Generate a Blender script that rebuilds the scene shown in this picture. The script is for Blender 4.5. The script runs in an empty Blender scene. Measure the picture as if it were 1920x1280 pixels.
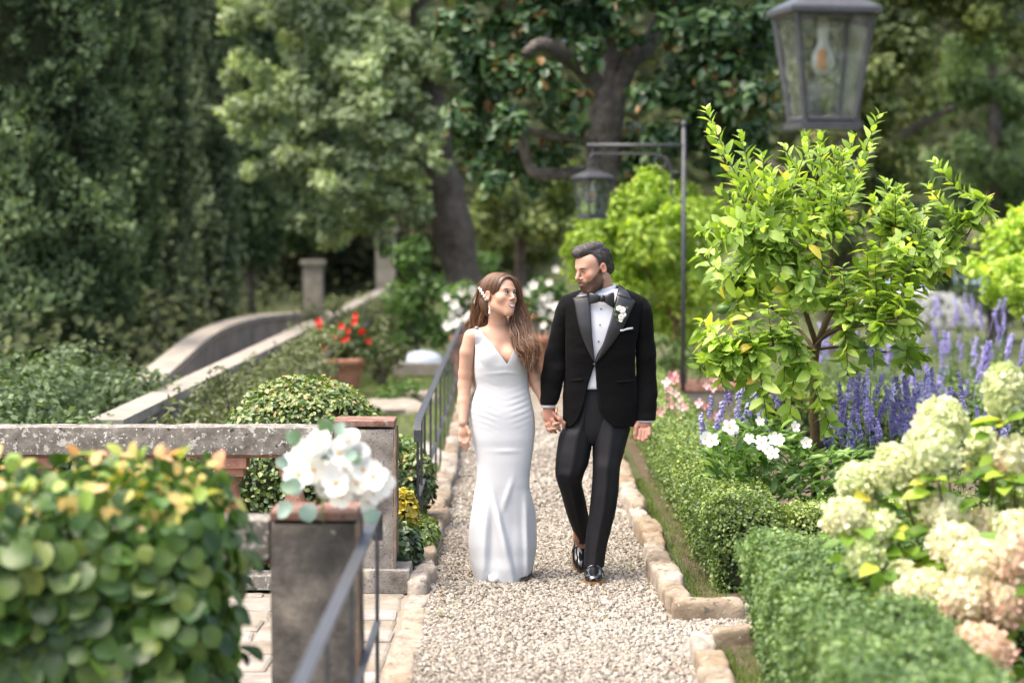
import bpy, bmesh, math, random
import numpy as np
from mathutils import Vector, Matrix

random.seed(11)
rng = np.random.default_rng(11)
scene = bpy.context.scene
col = scene.collection
pi = math.pi

# ------------------------------------------------------------------ camera
CAM_H = 2.0
PITCH = math.radians(3.094)
FPX = 4533.3                      # 85 mm on a 36 mm wide frame, 1920 units across
cam_data = bpy.data.cameras.new('camera')
cam = bpy.data.objects.new('camera', cam_data)
col.objects.link(cam)
cam.location = (0, 0, CAM_H)
cam.rotation_euler = (math.radians(90) - PITCH, 0, 0)
cam_data.lens = 85
cam_data.sensor_width = 36
cam_data.clip_end = 2000
cam_data.dof.use_dof = True
cam_data.dof.focus_distance = 13.05
cam_data.dof.aperture_fstop = 1.7
scene.camera = cam

# ------------------------------------------------------------------ sky, sun, exposure
SUN_EL, SUN_AZ = math.radians(66), math.radians(250)      # soft high light, from the left and a little behind the camera
world = bpy.data.worlds.new('World')
scene.world = world
world.use_nodes = True
wn = world.node_tree
bg = wn.nodes['Background']
sky = wn.nodes.new('ShaderNodeTexSky')
sky.sky_type = 'NISHITA'
sky.sun_disc = False
sky.sun_elevation = SUN_EL
sky.sun_rotation = SUN_AZ
sky.air_density = 1.0
sky.dust_density = 8.0
sky.ozone_density = 0.3
bg.inputs['Strength'].default_value = 0.15
wn.links.new(sky.outputs[0], bg.inputs['Color'])
sun_data = bpy.data.lights.new('sun', 'SUN')
sun_data.energy = 0.52
sun_data.angle = math.radians(50)
sun_data.color = (1.0, 0.97, 0.93)
sun = bpy.data.objects.new('sun', sun_data)
col.objects.link(sun)
sd = Vector((math.sin(SUN_AZ) * math.cos(SUN_EL), math.cos(SUN_AZ) * math.cos(SUN_EL), math.sin(SUN_EL)))
sun.rotation_euler = sd.to_track_quat('Z', 'Y').to_euler()
scene.view_settings.view_transform = 'Standard'
scene.view_settings.look = 'None'
scene.view_settings.gamma = 1.0
scene.view_settings.exposure = 1.8
scene.cycles.use_denoising = True
scene.cycles.max_bounces = 8
scene.cycles.transparent_max_bounces = 8

# ------------------------------------------------------------------ helpers
def at(px, py, Y):
    """world point at depth Y on the sight line through a point of the 1920x1280 survey picture"""
    u, v = (px - 960) / FPX, (640 - py) / FPX
    t = Y / (math.cos(PITCH) + v * math.sin(PITCH))
    return np.array((u * t, Y, CAM_H + (v * math.cos(PITCH) - math.sin(PITCH)) * t))

def tag(o, label=None, cat=None, group=None, kind=None):
    if label: o['label'] = label
    if cat: o['category'] = cat
    if group: o['group'] = group
    if kind: o['kind'] = kind
    return o

def thing(name, label, cat, loc=(0, 0, 0), group=None, kind=None):
    o = bpy.data.objects.new(name, None)
    o.empty_display_size = 0.1
    col.objects.link(o)
    o.location = [float(c) for c in loc]
    return tag(o, label, cat, group, kind)

def raw_mesh(name, V, F, mats, smooth=True, attrs=None, mat_idx=None):
    """V (n,3); F an (m,k) array or a list of such arrays / of polygons"""
    me = bpy.data.meshes.new(name)
    V = np.asarray(V, dtype=np.float32).reshape(-1, 3)
    if isinstance(F, np.ndarray):
        F = [F]
    if len(F) and not isinstance(F[0], np.ndarray):
        me.from_pydata([tuple(map(float, v)) for v in V], [], [tuple(int(i) for i in f) for f in F])
    else:
        loops = np.concatenate([f.ravel() for f in F]).astype(np.int32)
        sizes = np.concatenate([np.full(len(f), f.shape[1], np.int32) for f in F])
        starts = np.concatenate(([0], np.cumsum(sizes)[:-1])).astype(np.int32)
        me.vertices.add(len(V)); me.vertices.foreach_set('co', V.ravel())
        me.loops.add(len(loops)); me.loops.foreach_set('vertex_index', loops)
        me.polygons.add(len(sizes)); me.polygons.foreach_set('loop_start', starts)
        me.update(calc_edges=True)
    if smooth:
        me.polygons.foreach_set('use_smooth', np.ones(len(me.polygons), bool))
    if attrs:
        for k, a in attrs.items():
            a = np.asarray(a, np.float32)
            if a.ndim == 1:
                at_ = me.attributes.new(k, 'FLOAT', 'POINT'); at_.data.foreach_set('value', a)
            else:
                at_ = me.attributes.new(k, 'FLOAT_COLOR', 'POINT')
                if a.shape[1] == 3: a = np.concatenate((a, np.ones((len(a), 1), np.float32)), 1)
                at_.data.foreach_set('color', a.ravel())
    if not isinstance(mats, (list, tuple)): mats = [mats]
    for m in mats: me.materials.append(m)
    if mat_idx is not None:
        me.polygons.foreach_set('material_index', np.asarray(mat_idx, np.int32))
    me.update()
    return me

def wloc(o):
    p = np.zeros(3)
    while o is not None:
        p = p + np.array(o.location); o = o.parent
    return p

def obj(name, V, F, mats, parent=None, smooth=True, attrs=None, mat_idx=None, origin=None):
    """V in world space; the object sits at its parent's origin (or at 'origin' when it is a thing of its own)"""
    V = np.asarray(V, dtype=np.float64).reshape(-1, 3)
    base = wloc(parent) if parent is not None else np.zeros(3)
    off = np.zeros(3) if origin is None else np.asarray(origin, float) - base
    me = raw_mesh(name, V - base - off, F, mats, smooth, attrs, mat_idx)
    o = bpy.data.objects.new(name, me)
    col.objects.link(o)
    o.parent = parent
    o.location = off
    return o

def inst(name, me, parent, loc, rot=(0, 0, 0), scale=(1, 1, 1)):
    """one more object sharing mesh data; loc in world space"""
    o = bpy.data.objects.new(name, me)
    col.objects.link(o)
    o.parent = parent
    base = wloc(parent) if parent is not None else np.zeros(3)
    o.location = np.asarray(loc, float) - base
    if isinstance(rot, Matrix): o.rotation_euler = rot.to_euler()
    else: o.rotation_euler = rot
    o.scale = scale if hasattr(scale, '__len__') else (scale,) * 3
    return o

class MB:
    """collects polygons"""
    def __init__(s): s.v = []; s.f = []
    def add(s, V, F):
        n = len(s.v); s.v.extend([tuple(map(float, v)) for v in V]); s.f.extend([tuple(int(i) + n for i in f) for f in F]); return s
    def box(s, c, d, rz=0.0, bev=0.0, jit=0.0):
        V, F = box_vf(c, d, rz, bev, jit); return s.add(V, F)
    def tube(s, pts, r, n=8, cap=True):
        V, F = tube_vf(pts, r, n, cap); return s.add(V, F)
    def obj(s, name, mat, parent=None, smooth=False, **k):
        return obj(name, np.array(s.v), s.f, mat, parent, smooth, **k)

def box_vf(c, d, rz=0.0, bev=0.0, jit=0.0):
    x, y, z = [q / 2 for q in d]
    if bev <= 0:
        V = np.array([(sx * x, sy * y, sz * z) for sz in (-1, 1) for sy in (-1, 1) for sx in (-1, 1)], float)
        F = [(0, 2, 3, 1), (4, 5, 7, 6), (0, 1, 5, 4), (2, 6, 7, 3), (0, 4, 6, 2), (1, 3, 7, 5)]
    else:
        # chamfered box: every corner becomes three vertices
        b = bev; V = []; idx = {}
        for sz in (-1, 1):
            for sy in (-1, 1):
                for sx in (-1, 1):
                    idx[(sx, sy, sz)] = len(V)
                    V += [(sx * x, sy * (y - b), sz * (z - b)), (sx * (x - b), sy * y, sz * (z - b)), (sx * (x - b), sy * (y - b), sz * z)]
        V = np.array(V, float)
        g = lambda sx, sy, sz, a: idx[(sx, sy, sz)] + a
        F = []
        for s in (-1, 1):
            q = [g(s, -1, -1, 0), g(s, 1, -1, 0), g(s, 1, 1, 0), g(s, -1, 1, 0)]; F.append(q if s > 0 else q[::-1])
            q = [g(-1, s, -1, 1), g(-1, s, 1, 1), g(1, s, 1, 1), g(1, s, -1, 1)]; F.append(q if s > 0 else q[::-1])
            q = [g(-1, -1, s, 2), g(1, -1, s, 2), g(1, 1, s, 2), g(-1, 1, s, 2)]; F.append(q if s > 0 else q[::-1])
        for a in (-1, 1):
            for b_ in (-1, 1):
                F.append([g(a, b_, -1, 0), g(a, b_, -1, 1), g(a, b_, 1, 1), g(a, b_, 1, 0)])
                F.append([g(a, -1, b_, 0), g(a, -1, b_, 2), g(a, 1, b_, 2), g(a, 1, b_, 0)])
                F.append([g(-1, a, b_, 1), g(-1, a, b_, 2), g(1, a, b_, 2), g(1, a, b_, 1)])
                for c_ in (-1, 1): F.append([g(a, b_, c_, 0), g(a, b_, c_, 1), g(a, b_, c_, 2)])
    if jit: V = V + rng.uniform(-jit, jit, V.shape)
    if rz:
        cs, sn = math.cos(rz), math.sin(rz)
        V = np.stack((V[:, 0] * cs - V[:, 1] * sn, V[:, 0] * sn + V[:, 1] * cs, V[:, 2]), 1)
    return V + np.asarray(c, float), F

def frames(P):
    P = np.asarray(P, float)
    T = np.gradient(P, axis=0); T /= np.linalg.norm(T, axis=1)[:, None] + 1e-9
    a = np.array((0, 0, 1.0)) if abs(T[0, 2]) < 0.9 else np.array((1.0, 0, 0))
    N = np.zeros_like(P)
    n = np.cross(T[0], a); n /= np.linalg.norm(n); N[0] = n
    for i in range(1, len(P)):
        n = N[i - 1] - T[i] * np.dot(N[i - 1], T[i]); N[i] = n / (np.linalg.norm(n) + 1e-9)
    return T, N, np.cross(T, N)

def tube_vf(P, r, n=8, cap=True):
    P = np.asarray(P, float)
    r = np.broadcast_to(np.asarray(r, float), (len(P),))
    T, N, B = frames(P)
    a = np.arange(n) * 2 * pi / n
    ring = np.cos(a)[None, :, None] * N[:, None] + np.sin(a)[None, :, None] * B[:, None]
    V = (P[:, None] + ring * r[:, None, None]).reshape(-1, 3)
    F = []
    for i in range(len(P) - 1):
        for j in range(n):
            k = (j + 1) % n
            F.append((i * n + j, i * n + k, (i + 1) * n + k, (i + 1) * n + j))
    if cap:
        F.append(tuple(range(n))[::-1]); F.append(tuple((len(P) - 1) * n + j for j in range(n)))
    return V, F

def tubes_np(paths, radii, n=5):
    """many tubes with the same number of points: paths (m,k,3), radii (m,k)"""
    P = np.asarray(paths, float); m, k, _ = P.shape
    T = np.gradient(P, axis=1); T /= np.linalg.norm(T, axis=2, keepdims=True) + 1e-9
    ref = np.where(np.abs(T[:, :, 2:3]) < 0.95, np.array((0, 0, 1.0)), np.array((1.0, 0, 0)))
    ref = np.broadcast_to(np.array((0.31, 0.91, 0.27)), T.shape)
    N = np.cross(T, ref); N /= np.linalg.norm(N, axis=2, keepdims=True) + 1e-9
    B = np.cross(T, N)
    a = np.arange(n) * 2 * pi / n
    V = P[:, :, None] + (np.cos(a)[None, None, :, None] * N[:, :, None] + np.sin(a)[None, None, :, None] * B[:, :, None]) * np.asarray(radii)[:, :, None, None]
    i = np.arange(m)[:, None, None] * k * n + np.arange(k - 1)[None, :, None] * n
    j = np.arange(n)[None, None, :]; j2 = (j + 1) % n
    F = np.stack((i + j, i + j2, i + n + j2, i + n + j), -1).reshape(-1, 4)
    return V.reshape(-1, 3), F

def ease(xs, ys, q):
    """smooth interpolation through keys (Catmull-Rom tangents, monotone-limited)"""
    xs = np.asarray(xs, float); ys = np.asarray(ys, float); q = np.asarray(q, float)
    if xs[0] > xs[-1]: xs = xs[::-1]; ys = ys[::-1]
    d = np.diff(ys) / np.diff(xs)
    m = np.empty_like(ys); m[0] = d[0]; m[-1] = d[-1]
    for i in range(1, len(ys) - 1):
        m[i] = 0 if d[i - 1] * d[i] <= 0 else 2 * d[i - 1] * d[i] / (d[i - 1] + d[i])
    i = np.clip(np.searchsorted(xs, q) - 1, 0, len(xs) - 2)
    h = xs[i + 1] - xs[i]; t = np.clip((q - xs[i]) / h, 0, 1)
    return (2 * t**3 - 3 * t**2 + 1) * ys[i] + (t**3 - 2 * t**2 + t) * h * m[i] + (-2 * t**3 + 3 * t**2) * ys[i + 1] + (t**3 - t**2) * h * m[i + 1]

def curve(keys, n):
    """smooth 3-D polyline through keys (Catmull-Rom)"""
    K = np.asarray(keys, float); m = len(K)
    t = np.linspace(0, m - 1, n); i = np.clip(t.astype(int), 0, m - 2); f = (t - i)[:, None]
    p0 = K[np.clip(i - 1, 0, m - 1)]; p1 = K[i]; p2 = K[i + 1]; p3 = K[np.clip(i + 2, 0, m - 1)]
    return 0.5 * ((2 * p1) + (-p0 + p2) * f + (2 * p0 - 5 * p1 + 4 * p2 - p3) * f**2 + (-p0 + 3 * p1 - 3 * p2 + p3) * f**3)

def grid_faces(r, c, closed=False):
    i = np.arange(r - 1)[:, None] * c
    j = np.arange(c if closed else c - 1)[None, :]; k = (j + 1) % c
    return np.stack((i + j, i + k, i + c + k, i + c + j), -1).reshape(-1, 4)

def lathe(prof, n=16, c=(0, 0, 0)):
    prof = np.asarray(prof, float); a = np.arange(n) * 2 * pi / n
    V = np.stack((prof[:, 0:1] * np.cos(a), prof[:, 0:1] * np.sin(a), np.repeat(prof[:, 1:2], n, 1)), -1).reshape(-1, 3)
    return V + np.asarray(c, float), grid_faces(len(prof), n, True)

NROT = np.array(Matrix.Rotation(.7, 3, 'X') @ Matrix.Rotation(1.1, 3, 'Y') @ Matrix.Rotation(.5, 3, 'Z'))
def vnoise(P, s, seed=0):
    """cheap smooth value noise, -1..1, vectorised"""
    P = np.asarray(P, float) @ NROT * s + seed * 17.31
    i = np.floor(P).astype(np.int64); f = P - i; f = f * f * (3 - 2 * f)
    def h(a):
        x = (a[..., 0] * 374761393 + a[..., 1] * 668265263 + a[..., 2] * 2147483647 + seed * 974634777) & 0xffffffff
        x = ((x ^ (x >> 13)) * 1274126177) & 0xffffffff
        return ((x ^ (x >> 16)) & 0xffff) / 32767.5 - 1
    out = 0
    for dx in (0, 1):
        for dy in (0, 1):
            for dz in (0, 1):
                w = (f[..., 0] if dx else 1 - f[..., 0]) * (f[..., 1] if dy else 1 - f[..., 1]) * (f[..., 2] if dz else 1 - f[..., 2])
                out = out + w * h(i + np.array((dx, dy, dz)))
    return out

# ------------------------------------------------------------------ materials
MATS = {}
def node_mat(name):
    m = bpy.data.materials.new(name); m.use_nodes = True
    nt = m.node_tree; b = nt.nodes['Principled BSDF']
    return m, nt, b
def N(nt, t, **kw):
    n = nt.nodes.new(t)
    for k, v in kw.items():
        if k in n.inputs.keys(): n.inputs[k].default_value = v
        else: setattr(n, k, v)
    return n
def ramp(nt, stops, fac=None):
    r = nt.nodes.new('ShaderNodeValToRGB'); e = r.color_ramp.elements
    while len(e) > 1: e.remove(e[-1])
    for i, (p, c) in enumerate(stops):
        el = e[0] if i == 0 else e.new(p)
        el.position = p; el.color = (*c, 1)
    if fac is not None: nt.links.new(fac, r.inputs[0])
    return r
def surf_mat(name, stops, scale=6.0, rough=0.8, bump=0.3, bscale=40.0, detail=6, spec=0.3, metallic=0.0, spots=None, coat=0.0, bdist=0.01, dirt=None):
    """mottled solid surface: two noises drive a colour ramp, a third one the relief"""
    m, nt, b = node_mat(name); L = nt.links
    tc = N(nt, 'ShaderNodeTexCoord'); geo = N(nt, 'ShaderNodeNewGeometry')
    n1 = N(nt, 'ShaderNodeTexNoise', Scale=scale, Detail=detail, Roughness=0.65)
    L.new(geo.outputs['Position'], n1.inputs['Vector'])
    r = ramp(nt, stops, n1.outputs['Fac'])
    c = r.outputs[0]
    if spots:   # (scale, threshold, colour) lichen-like flecks
        for sc_, th, colr in spots:
            v = N(nt, 'ShaderNodeTexNoise', Scale=sc_, Detail=3, Roughness=0.5)
            L.new(geo.outputs['Position'], v.inputs['Vector'])
            mr = N(nt, 'ShaderNodeMapRange'); mr.inputs[1].default_value = th; mr.inputs[2].default_value = th + 0.04
            L.new(v.outputs['Fac'], mr.inputs[0])
            mx = N(nt, 'ShaderNodeMix', data_type='RGBA'); L.new(mr.outputs[0], mx.inputs[0]); L.new(c, mx.inputs[6]); mx.inputs[7].default_value = (*colr, 1)
            c = mx.outputs[2]
    L.new(c, b.inputs['Base Color'])
    b.inputs['Roughness'].default_value = rough; b.inputs['Specular IOR Level'].default_value = spec; b.inputs['Metallic'].default_value = metallic
    b.inputs['Coat Weight'].default_value = coat
    if bump:
        n2 = N(nt, 'ShaderNodeTexNoise', Scale=bscale, Detail=5, Roughness=0.6); L.new(geo.outputs['Position'], n2.inputs['Vector'])
        bp = N(nt, 'ShaderNodeBump', Strength=bump, Distance=bdist); L.new(n2.outputs['Fac'], bp.inputs['Height']); L.new(bp.outputs[0], b.inputs['Normal'])
    return m
def leaf_mat(name, stops, rough=0.45, trans=0.35, tcol=(1.15, 1.25, 0.5), spec=0.4, gain=1.0):
    """leaf colour from the per-leaf attribute 'r'; part of the light passes through"""
    m, nt, b = node_mat(name); L = nt.links
    stops = [(q, tuple(gain * x for x in c)) for q, c in stops]
    a = N(nt, 'ShaderNodeAttribute', attribute_name='r')
    r = ramp(nt, stops, a.outputs['Fac'])
    L.new(r.outputs[0], b.inputs['Base Color'])
    b.inputs['Roughness'].default_value = rough; b.inputs['Specular IOR Level'].default_value = spec
    if trans > 0:
        tr = N(nt, 'ShaderNodeBsdfTranslucent')
        mx = N(nt, 'ShaderNodeMix', data_type='RGBA', blend_type='MULTIPLY'); mx.inputs[0].default_value = 1.0
        L.new(r.outputs[0], mx.inputs[6]); mx.inputs[7].default_value = (*tcol, 1)
        L.new(mx.outputs[2], tr.inputs['Color'])
        ms = N(nt, 'ShaderNodeMixShader'); ms.inputs[0].default_value = trans
        L.new(b.outputs[0], ms.inputs[1]); L.new(tr.outputs[0], ms.inputs[2])
        L.new(ms.outputs[0], nt.nodes['Material Output'].inputs['Surface'])
    return m
def obj_leaf_mat(name, stops, **k):
    """the same, with the colour picked per object (leaves that are objects of their own)"""
    m = leaf_mat(name, stops, **k); nt = m.node_tree
    a = [n for n in nt.nodes if n.type == 'ATTRIBUTE'][0]
    oi = N(nt, 'ShaderNodeObjectInfo')
    rp = [n for n in nt.nodes if n.type == 'VALTORGB'][0]
    nt.links.new(oi.outputs['Random'], rp.inputs[0]); nt.nodes.remove(a)
    return m
def plain(name, c, rough=0.5, spec=0.5, metallic=0.0, coat=0.0, sheen=0.0, sss=0.0):
    m, nt, b = node_mat(name)
    b.inputs['Base Color'].default_value = (*c, 1); b.inputs['Roughness'].default_value = rough
    b.inputs['Specular IOR Level'].default_value = spec; b.inputs['Metallic'].default_value = metallic; b.inputs['Coat Weight'].default_value = coat
    b.inputs['Sheen Weight'].default_value = sheen
    if sss:
        b.inputs['Subsurface Weight'].default_value = sss; b.inputs['Subsurface Radius'].default_value = (1, .35, .2); b.inputs['Subsurface Scale'].default_value = 0.01
    return m

# ------------------------------------------------------------------ leaves
def unit(a): return a / (np.linalg.norm(a, axis=-1, keepdims=True) + 1e-9)
LEAF = {  # name: (verts, faces): x across, y along, z up
    'quad': (np.array([(0, 0, 0), (.5, .5, 0.06), (0, 1, 0), (-.5, .5, 0.06)]), np.array([(0, 1, 2, 3)])),
    'fold': (np.array([(0, 0, 0), (.42, .35, .12), (.3, .75, .08), (0, 1, -.06), (-.3, .75, .08), (-.42, .35, .12), (0, .5, 0)]),
             np.array([(0, 1, 6), (1, 2, 6), (2, 3, 6), (3, 4, 6), (4, 5, 6), (5, 0, 6)])),
    'blade': (np.array([(-.5, 0, 0), (.5, 0, 0), (.3, .6, .08), (-.3, .6, .08), (0, 1, .3)]), None),
}
def scatter(P, D, U, size, tmpl, width=1.0):
    """leaf geometry at P (n,3) pointing along D with upper side towards U; size (n,)"""
    tv, tf = LEAF[tmpl]
    D = unit(D); S = unit(np.cross(D, U)); Nn = np.cross(S, D)
    size = np.broadcast_to(np.asarray(size, float), (len(P),))
    V = P[:, None] + size[:, None, None] * (tv[None, :, 0:1] * width * S[:, None] + tv[None, :, 1:2] * D[:, None] + tv[None, :, 2:3] * Nn[:, None])
    F = (np.arange(len(P))[:, None, None] * len(tv) + tf[None]).reshape(-1, tf.shape[1])
    return V.reshape(-1, 3), F, len(tv)
def sphere_pts(n):
    v = rng.normal(size=(n, 3)); return unit(v)
def leaf_cloud(name, P, out, size, mat, parent, tmpl='quad', width=.7, up=.3, spread=.8, r=None, kind=None, rough_dir=None):
    """leaves at P, roughly facing 'out'"""
    n = len(P)
    U = unit(out + rng.normal(size=(n, 3)) * spread * .6 + np.array((0, 0, up)))
    D = unit(rng.normal(size=(n, 3)) + (0 if rough_dir is None else rough_dir)); D = unit(D - U * np.sum(D * U, 1, keepdims=True))
    V, F, k = scatter(P, D, U, size, tmpl, width)
    if r is None: r = rng.random(n)
    o = obj(name, V, F, mat, parent, True, {'r': np.repeat(r, k)})
    if kind: o['kind'] = kind
    return o
def icopeb():
    t = (1 + 5**.5) / 2
    v = unit(np.array([(-1, t, 0), (1, t, 0), (-1, -t, 0), (1, -t, 0), (0, -1, t), (0, 1, t), (0, -1, -t), (0, 1, -t), (t, 0, -1), (t, 0, 1), (-t, 0, -1), (-t, 0, 1)], float))
    f = np.array([(0, 11, 5), (0, 5, 1), (0, 1, 7), (0, 7, 10), (0, 10, 11), (1, 5, 9), (5, 11, 4), (11, 10, 2), (10, 7, 6), (7, 1, 8), (3, 9, 4), (3, 4, 2), (3, 2, 6), (3, 6, 8), (3, 8, 9), (4, 9, 5), (2, 4, 11), (6, 2, 10), (8, 6, 7), (9, 8, 1)])
    return v, f
ICO_V, ICO_F = icopeb()
# ================================================================== ground, path, paving
def stone_mat(name, stops, vary=0.25, scale=9, bump=0.5, bscale=60, spots=None, rough=.85):
    """as surf_mat, with every object a little lighter, darker or warmer than its neighbour"""
    m = surf_mat(name, stops, scale, rough, bump, bscale, spots=spots); nt = m.node_tree; b = nt.nodes['Principled BSDF']
    src = b.inputs['Base Color'].links[0].from_socket
    oi = N(nt, 'ShaderNodeObjectInfo'); mr = N(nt, 'ShaderNodeMapRange'); mr.inputs[3].default_value = 1 - vary; mr.inputs[4].default_value = 1 + vary
    nt.links.new(oi.outputs['Random'], mr.inputs[0])
    hs = N(nt, 'ShaderNodeHueSaturation'); nt.links.new(mr.outputs[0], hs.inputs['Value']); nt.links.new(src, hs.inputs['Color'])
    m2 = N(nt, 'ShaderNodeMath', operation='MULTIPLY_ADD'); m2.inputs[1].default_value = -0.7; m2.inputs[2].default_value = 1.35
    nt.links.new(oi.outputs['Random'], m2.inputs[0]); nt.links.new(m2.outputs[0], hs.inputs['Saturation'])
    nt.links.new(hs.outputs[0], b.inputs['Base Color'])
    return m

M_ground = surf_mat('lawn_earth', [(.3, (.045, .05, .022)), (.5, (.07, .09, .03)), (.7, (.10, .095, .055))], 1.6, .95, .6, 30)
M_soil = surf_mat('bed_soil', [(.3, (.05, .036, .022)), (.7, (.12, .095, .06))], 8, .95, .8, 50)
M_gravel = surf_mat('gravel_bed', [(.3, (.13, .11, .085)), (.5, (.25, .22, .175)), (.7, (.36, .33, .28))], 45, .95, 1.0, 70, bdist=.02)
M_kerb = stone_mat('kerb_sandstone', [(.3, (.14, .108, .076)), (.5, (.25, .205, .152)), (.7, (.33, .285, .225))], .2, 7, .7, 45, spots=[(16, .62, (.12, .105, .085)), (40, .64, (.38, .355, .31))])
M_flag = stone_mat('paving_limestone', [(.3, (.15, .13, .105)), (.5, (.235, .212, .178)), (.7, (.30, .278, .24))], .14, 5, .6, 35, spots=[(14, .63, (.24, .20, .15)), (60, .66, (.2, .17, .12))])
M_grout = surf_mat('paving_bedding', [(.3, (.17, .145, .11)), (.7, (.27, .235, .19))], 20, .95, .6, 80)

# one sheet to the horizon; behind the garden it climbs into a wooded hill
gy = np.concatenate((np.linspace(-60, 44, 30), np.linspace(47, 120, 22), np.linspace(140, 900, 8)))
gx = np.concatenate((np.linspace(-700, -60, 6), np.linspace(-50, 50, 41), np.linspace(60, 700, 6)))
GX, GY = np.meshgrid(gx, gy)
GZ = -0.02 + np.where(GY > 46, np.minimum((GY - 46) * .34, 26) + .5 * vnoise(np.stack((GX, GY, GX * 0), -1), .12), 0)
obj('ground', np.stack((GX, GY, GZ), -1).reshape(-1, 3), grid_faces(len(gy), len(gx)), M_ground)['kind'] = 'structure'

def sheet(name, x0, x1, y0, y1, z, mat, nx=8, ny=40, wob=0.0):
    xs, ys = np.linspace(x0, x1, nx), np.linspace(y0, y1, ny); X, Y = np.meshgrid(xs, ys)
    P = np.stack((X, Y, np.full_like(X, z)), -1).reshape(-1, 3)
    if wob: P[:, 2] += wob * vnoise(P, 1.3, 3)
    o = obj(name, P, grid_faces(ny, nx), mat); o['kind'] = 'structure'; return o
PX0, PX1 = -0.43, 0.76
sheet('gravel_path', PX0 - .04, PX1 + .12, 3, 37, 0.0, M_gravel, 8, 90, .006)
sheet('side_path', PX1 + .10, 3.5, 11.14, 11.74, -.006, M_gravel, 20, 6, .004)
sheet('planting_bed', .98, 6.5, 11.95, 26, -.004, M_soil, 10, 20, .012)
sheet('near_planting_bed', 1.0, 4.5, 4, 11.1, -.004, M_soil, 10, 20, .012)
sheet('paving_bed', -4.2, PX0 - .06, 5.2, 12.62, -.008, M_grout, 8, 16)

# loose stones of the path: far too many to count
OCT_V = np.array([(1, 0, 0), (0, 1, 0), (-1, 0, 0), (0, -1, 0), (0, 0, 1), (0, 0, -1)], float); OCT_F = np.array([(0, 1, 4), (1, 2, 4), (2, 3, 4), (3, 0, 4), (1, 0, 5), (2, 1, 5), (3, 2, 5), (0, 3, 5)])
def pebbles(n, x0, x1, y0, y1, smin, smax, z=0.003):
    """crushed stone: jittered chips lying at all angles, bigger ones rarer"""
    P = np.stack((rng.uniform(x0, x1, n), rng.uniform(y0, y1, n), z + rng.uniform(-.003, .004, n)), 1)
    s = (smin + (smax - smin) * rng.random((n, 1)) ** 2.2) * rng.uniform(.7, 1.3, (n, 3)) * np.array((1.15, 1.15, .75))
    v = (OCT_V[None] + rng.uniform(-.34, .34, (n, 6, 3))) * s[:, None]
    ax = unit(rng.normal(size=(n, 3)) * np.array((.35, .35, 1))); an = rng.uniform(0, 2 * pi, (n, 1, 1)); k = np.repeat(ax[:, None], 6, 1)
    v = v * np.cos(an) + np.cross(k, v) * np.sin(an) + k * np.sum(k * v, -1, keepdims=True) * (1 - np.cos(an))
    V = v + P[:, None]; F = (np.arange(n)[:, None, None] * 6 + OCT_F[None]).reshape(-1, 3)
    wear = vnoise(P * np.array((1, .45, 1)), 1.7, 6)
    tone = np.clip(rng.normal(.5, .19, n) + .12 * wear, 0, 1)
    return V.reshape(-1, 3), F, np.repeat(tone, 6)
M_peb = leaf_mat('pebble', [(0, (.09, .078, .064)), (.25, (.225, .197, .16)), (.5, (.36, .325, .27)), (.75, (.46, .43, .375)), (1, (.55, .53, .48))], rough=.85, trans=0, spec=.25, gain=0.76)
pv = [pebbles(17500, PX0, PX1, 9.6, 12.4, .0058, .0155), pebbles(17500, PX0, PX1, 12.4, 16, .0058, .0155), pebbles(3400, PX1, 1.9, 11.16, 11.73, .006, .015), pebbles(700, PX1, .83, 9.6, 11.16, .006, .0155), pebbles(7000, PX0, PX1, 16, 24, .011, .022)]
V = np.concatenate([p[0] for p in pv]); off = np.cumsum([0] + [len(p[0]) for p in pv[:-1]])
o = obj('gravel', V, np.concatenate([p[1] + k for p, k in zip(pv, off)]), M_peb, None, False, {'r': np.concatenate([p[2] for p in pv])})
tag(o, 'loose cream and tan stones covering the garden path', 'gravel', kind='stuff')

# kerbs: each hewn stone an object under its kerb
def hewn(seed, nx=24, ny=12, e=5.0, amp=.12):
    u = np.arange(nx) * 2 * pi / nx; v = np.linspace(-pi / 2, pi / 2, ny)
    sg = lambda t, p: np.sign(t) * np.abs(t) ** p
    Uu, Vv = np.meshgrid(u, v)
    P = np.stack((sg(np.cos(Vv), 2 / e) * sg(np.cos(Uu), 2 / e), sg(np.cos(Vv), 2 / e) * sg(np.sin(Uu), 2 / e), sg(np.sin(Vv), 2 / e)), -1).reshape(-1, 3)
    P = P * (1 + amp * vnoise(P, 1.6, seed)[:, None] + amp * .7 * vnoise(P, 4.2, seed + 9)[:, None] + amp * .45 * vnoise(P, 9.5, seed + 5)[:, None])
    return raw_mesh('kerb_stone', P * .5, grid_faces(ny, nx, True), M_kerb, True)
HEWN = [hewn(i) for i in range(9)]
def kerb(name, pts, w, h, l0=.34, l1=.62, far=20.0):
    k = thing(name, None, None); k['kind'] = 'structure'
    P = np.asarray(pts, float); seg = np.linalg.norm(np.diff(P, axis=0), axis=1); tot = seg.sum(); cum = np.concatenate(([0], np.cumsum(seg)))
    s = 0.0
    while s < tot - .1:
        L = min(rng.uniform(l0, l1), tot - s + .05)
        q = [np.interp(s + L / 2, cum, P[:, a]) for a in (0, 1)]; q2 = [np.interp(min(s + L / 2 + .05, tot), cum, P[:, a]) for a in (0, 1)]; q0 = [np.interp(s + L / 2 - .05, cum, P[:, a]) for a in (0, 1)]
        ang = math.atan2(q2[1] - q0[1], q2[0] - q0[0])
        hh = h * rng.uniform(.85, 1.2)
        inst('kerb_stone', HEWN[int(rng.integers(9))], k, (q[0] + rng.normal() * .008, q[1], hh / 2 - .045), (rng.normal() * .05, rng.normal() * .025, ang + rng.normal() * .03), (L * 1.13, w * rng.uniform(.85, 1.15), hh + .09))
        s += L
    return k
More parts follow.
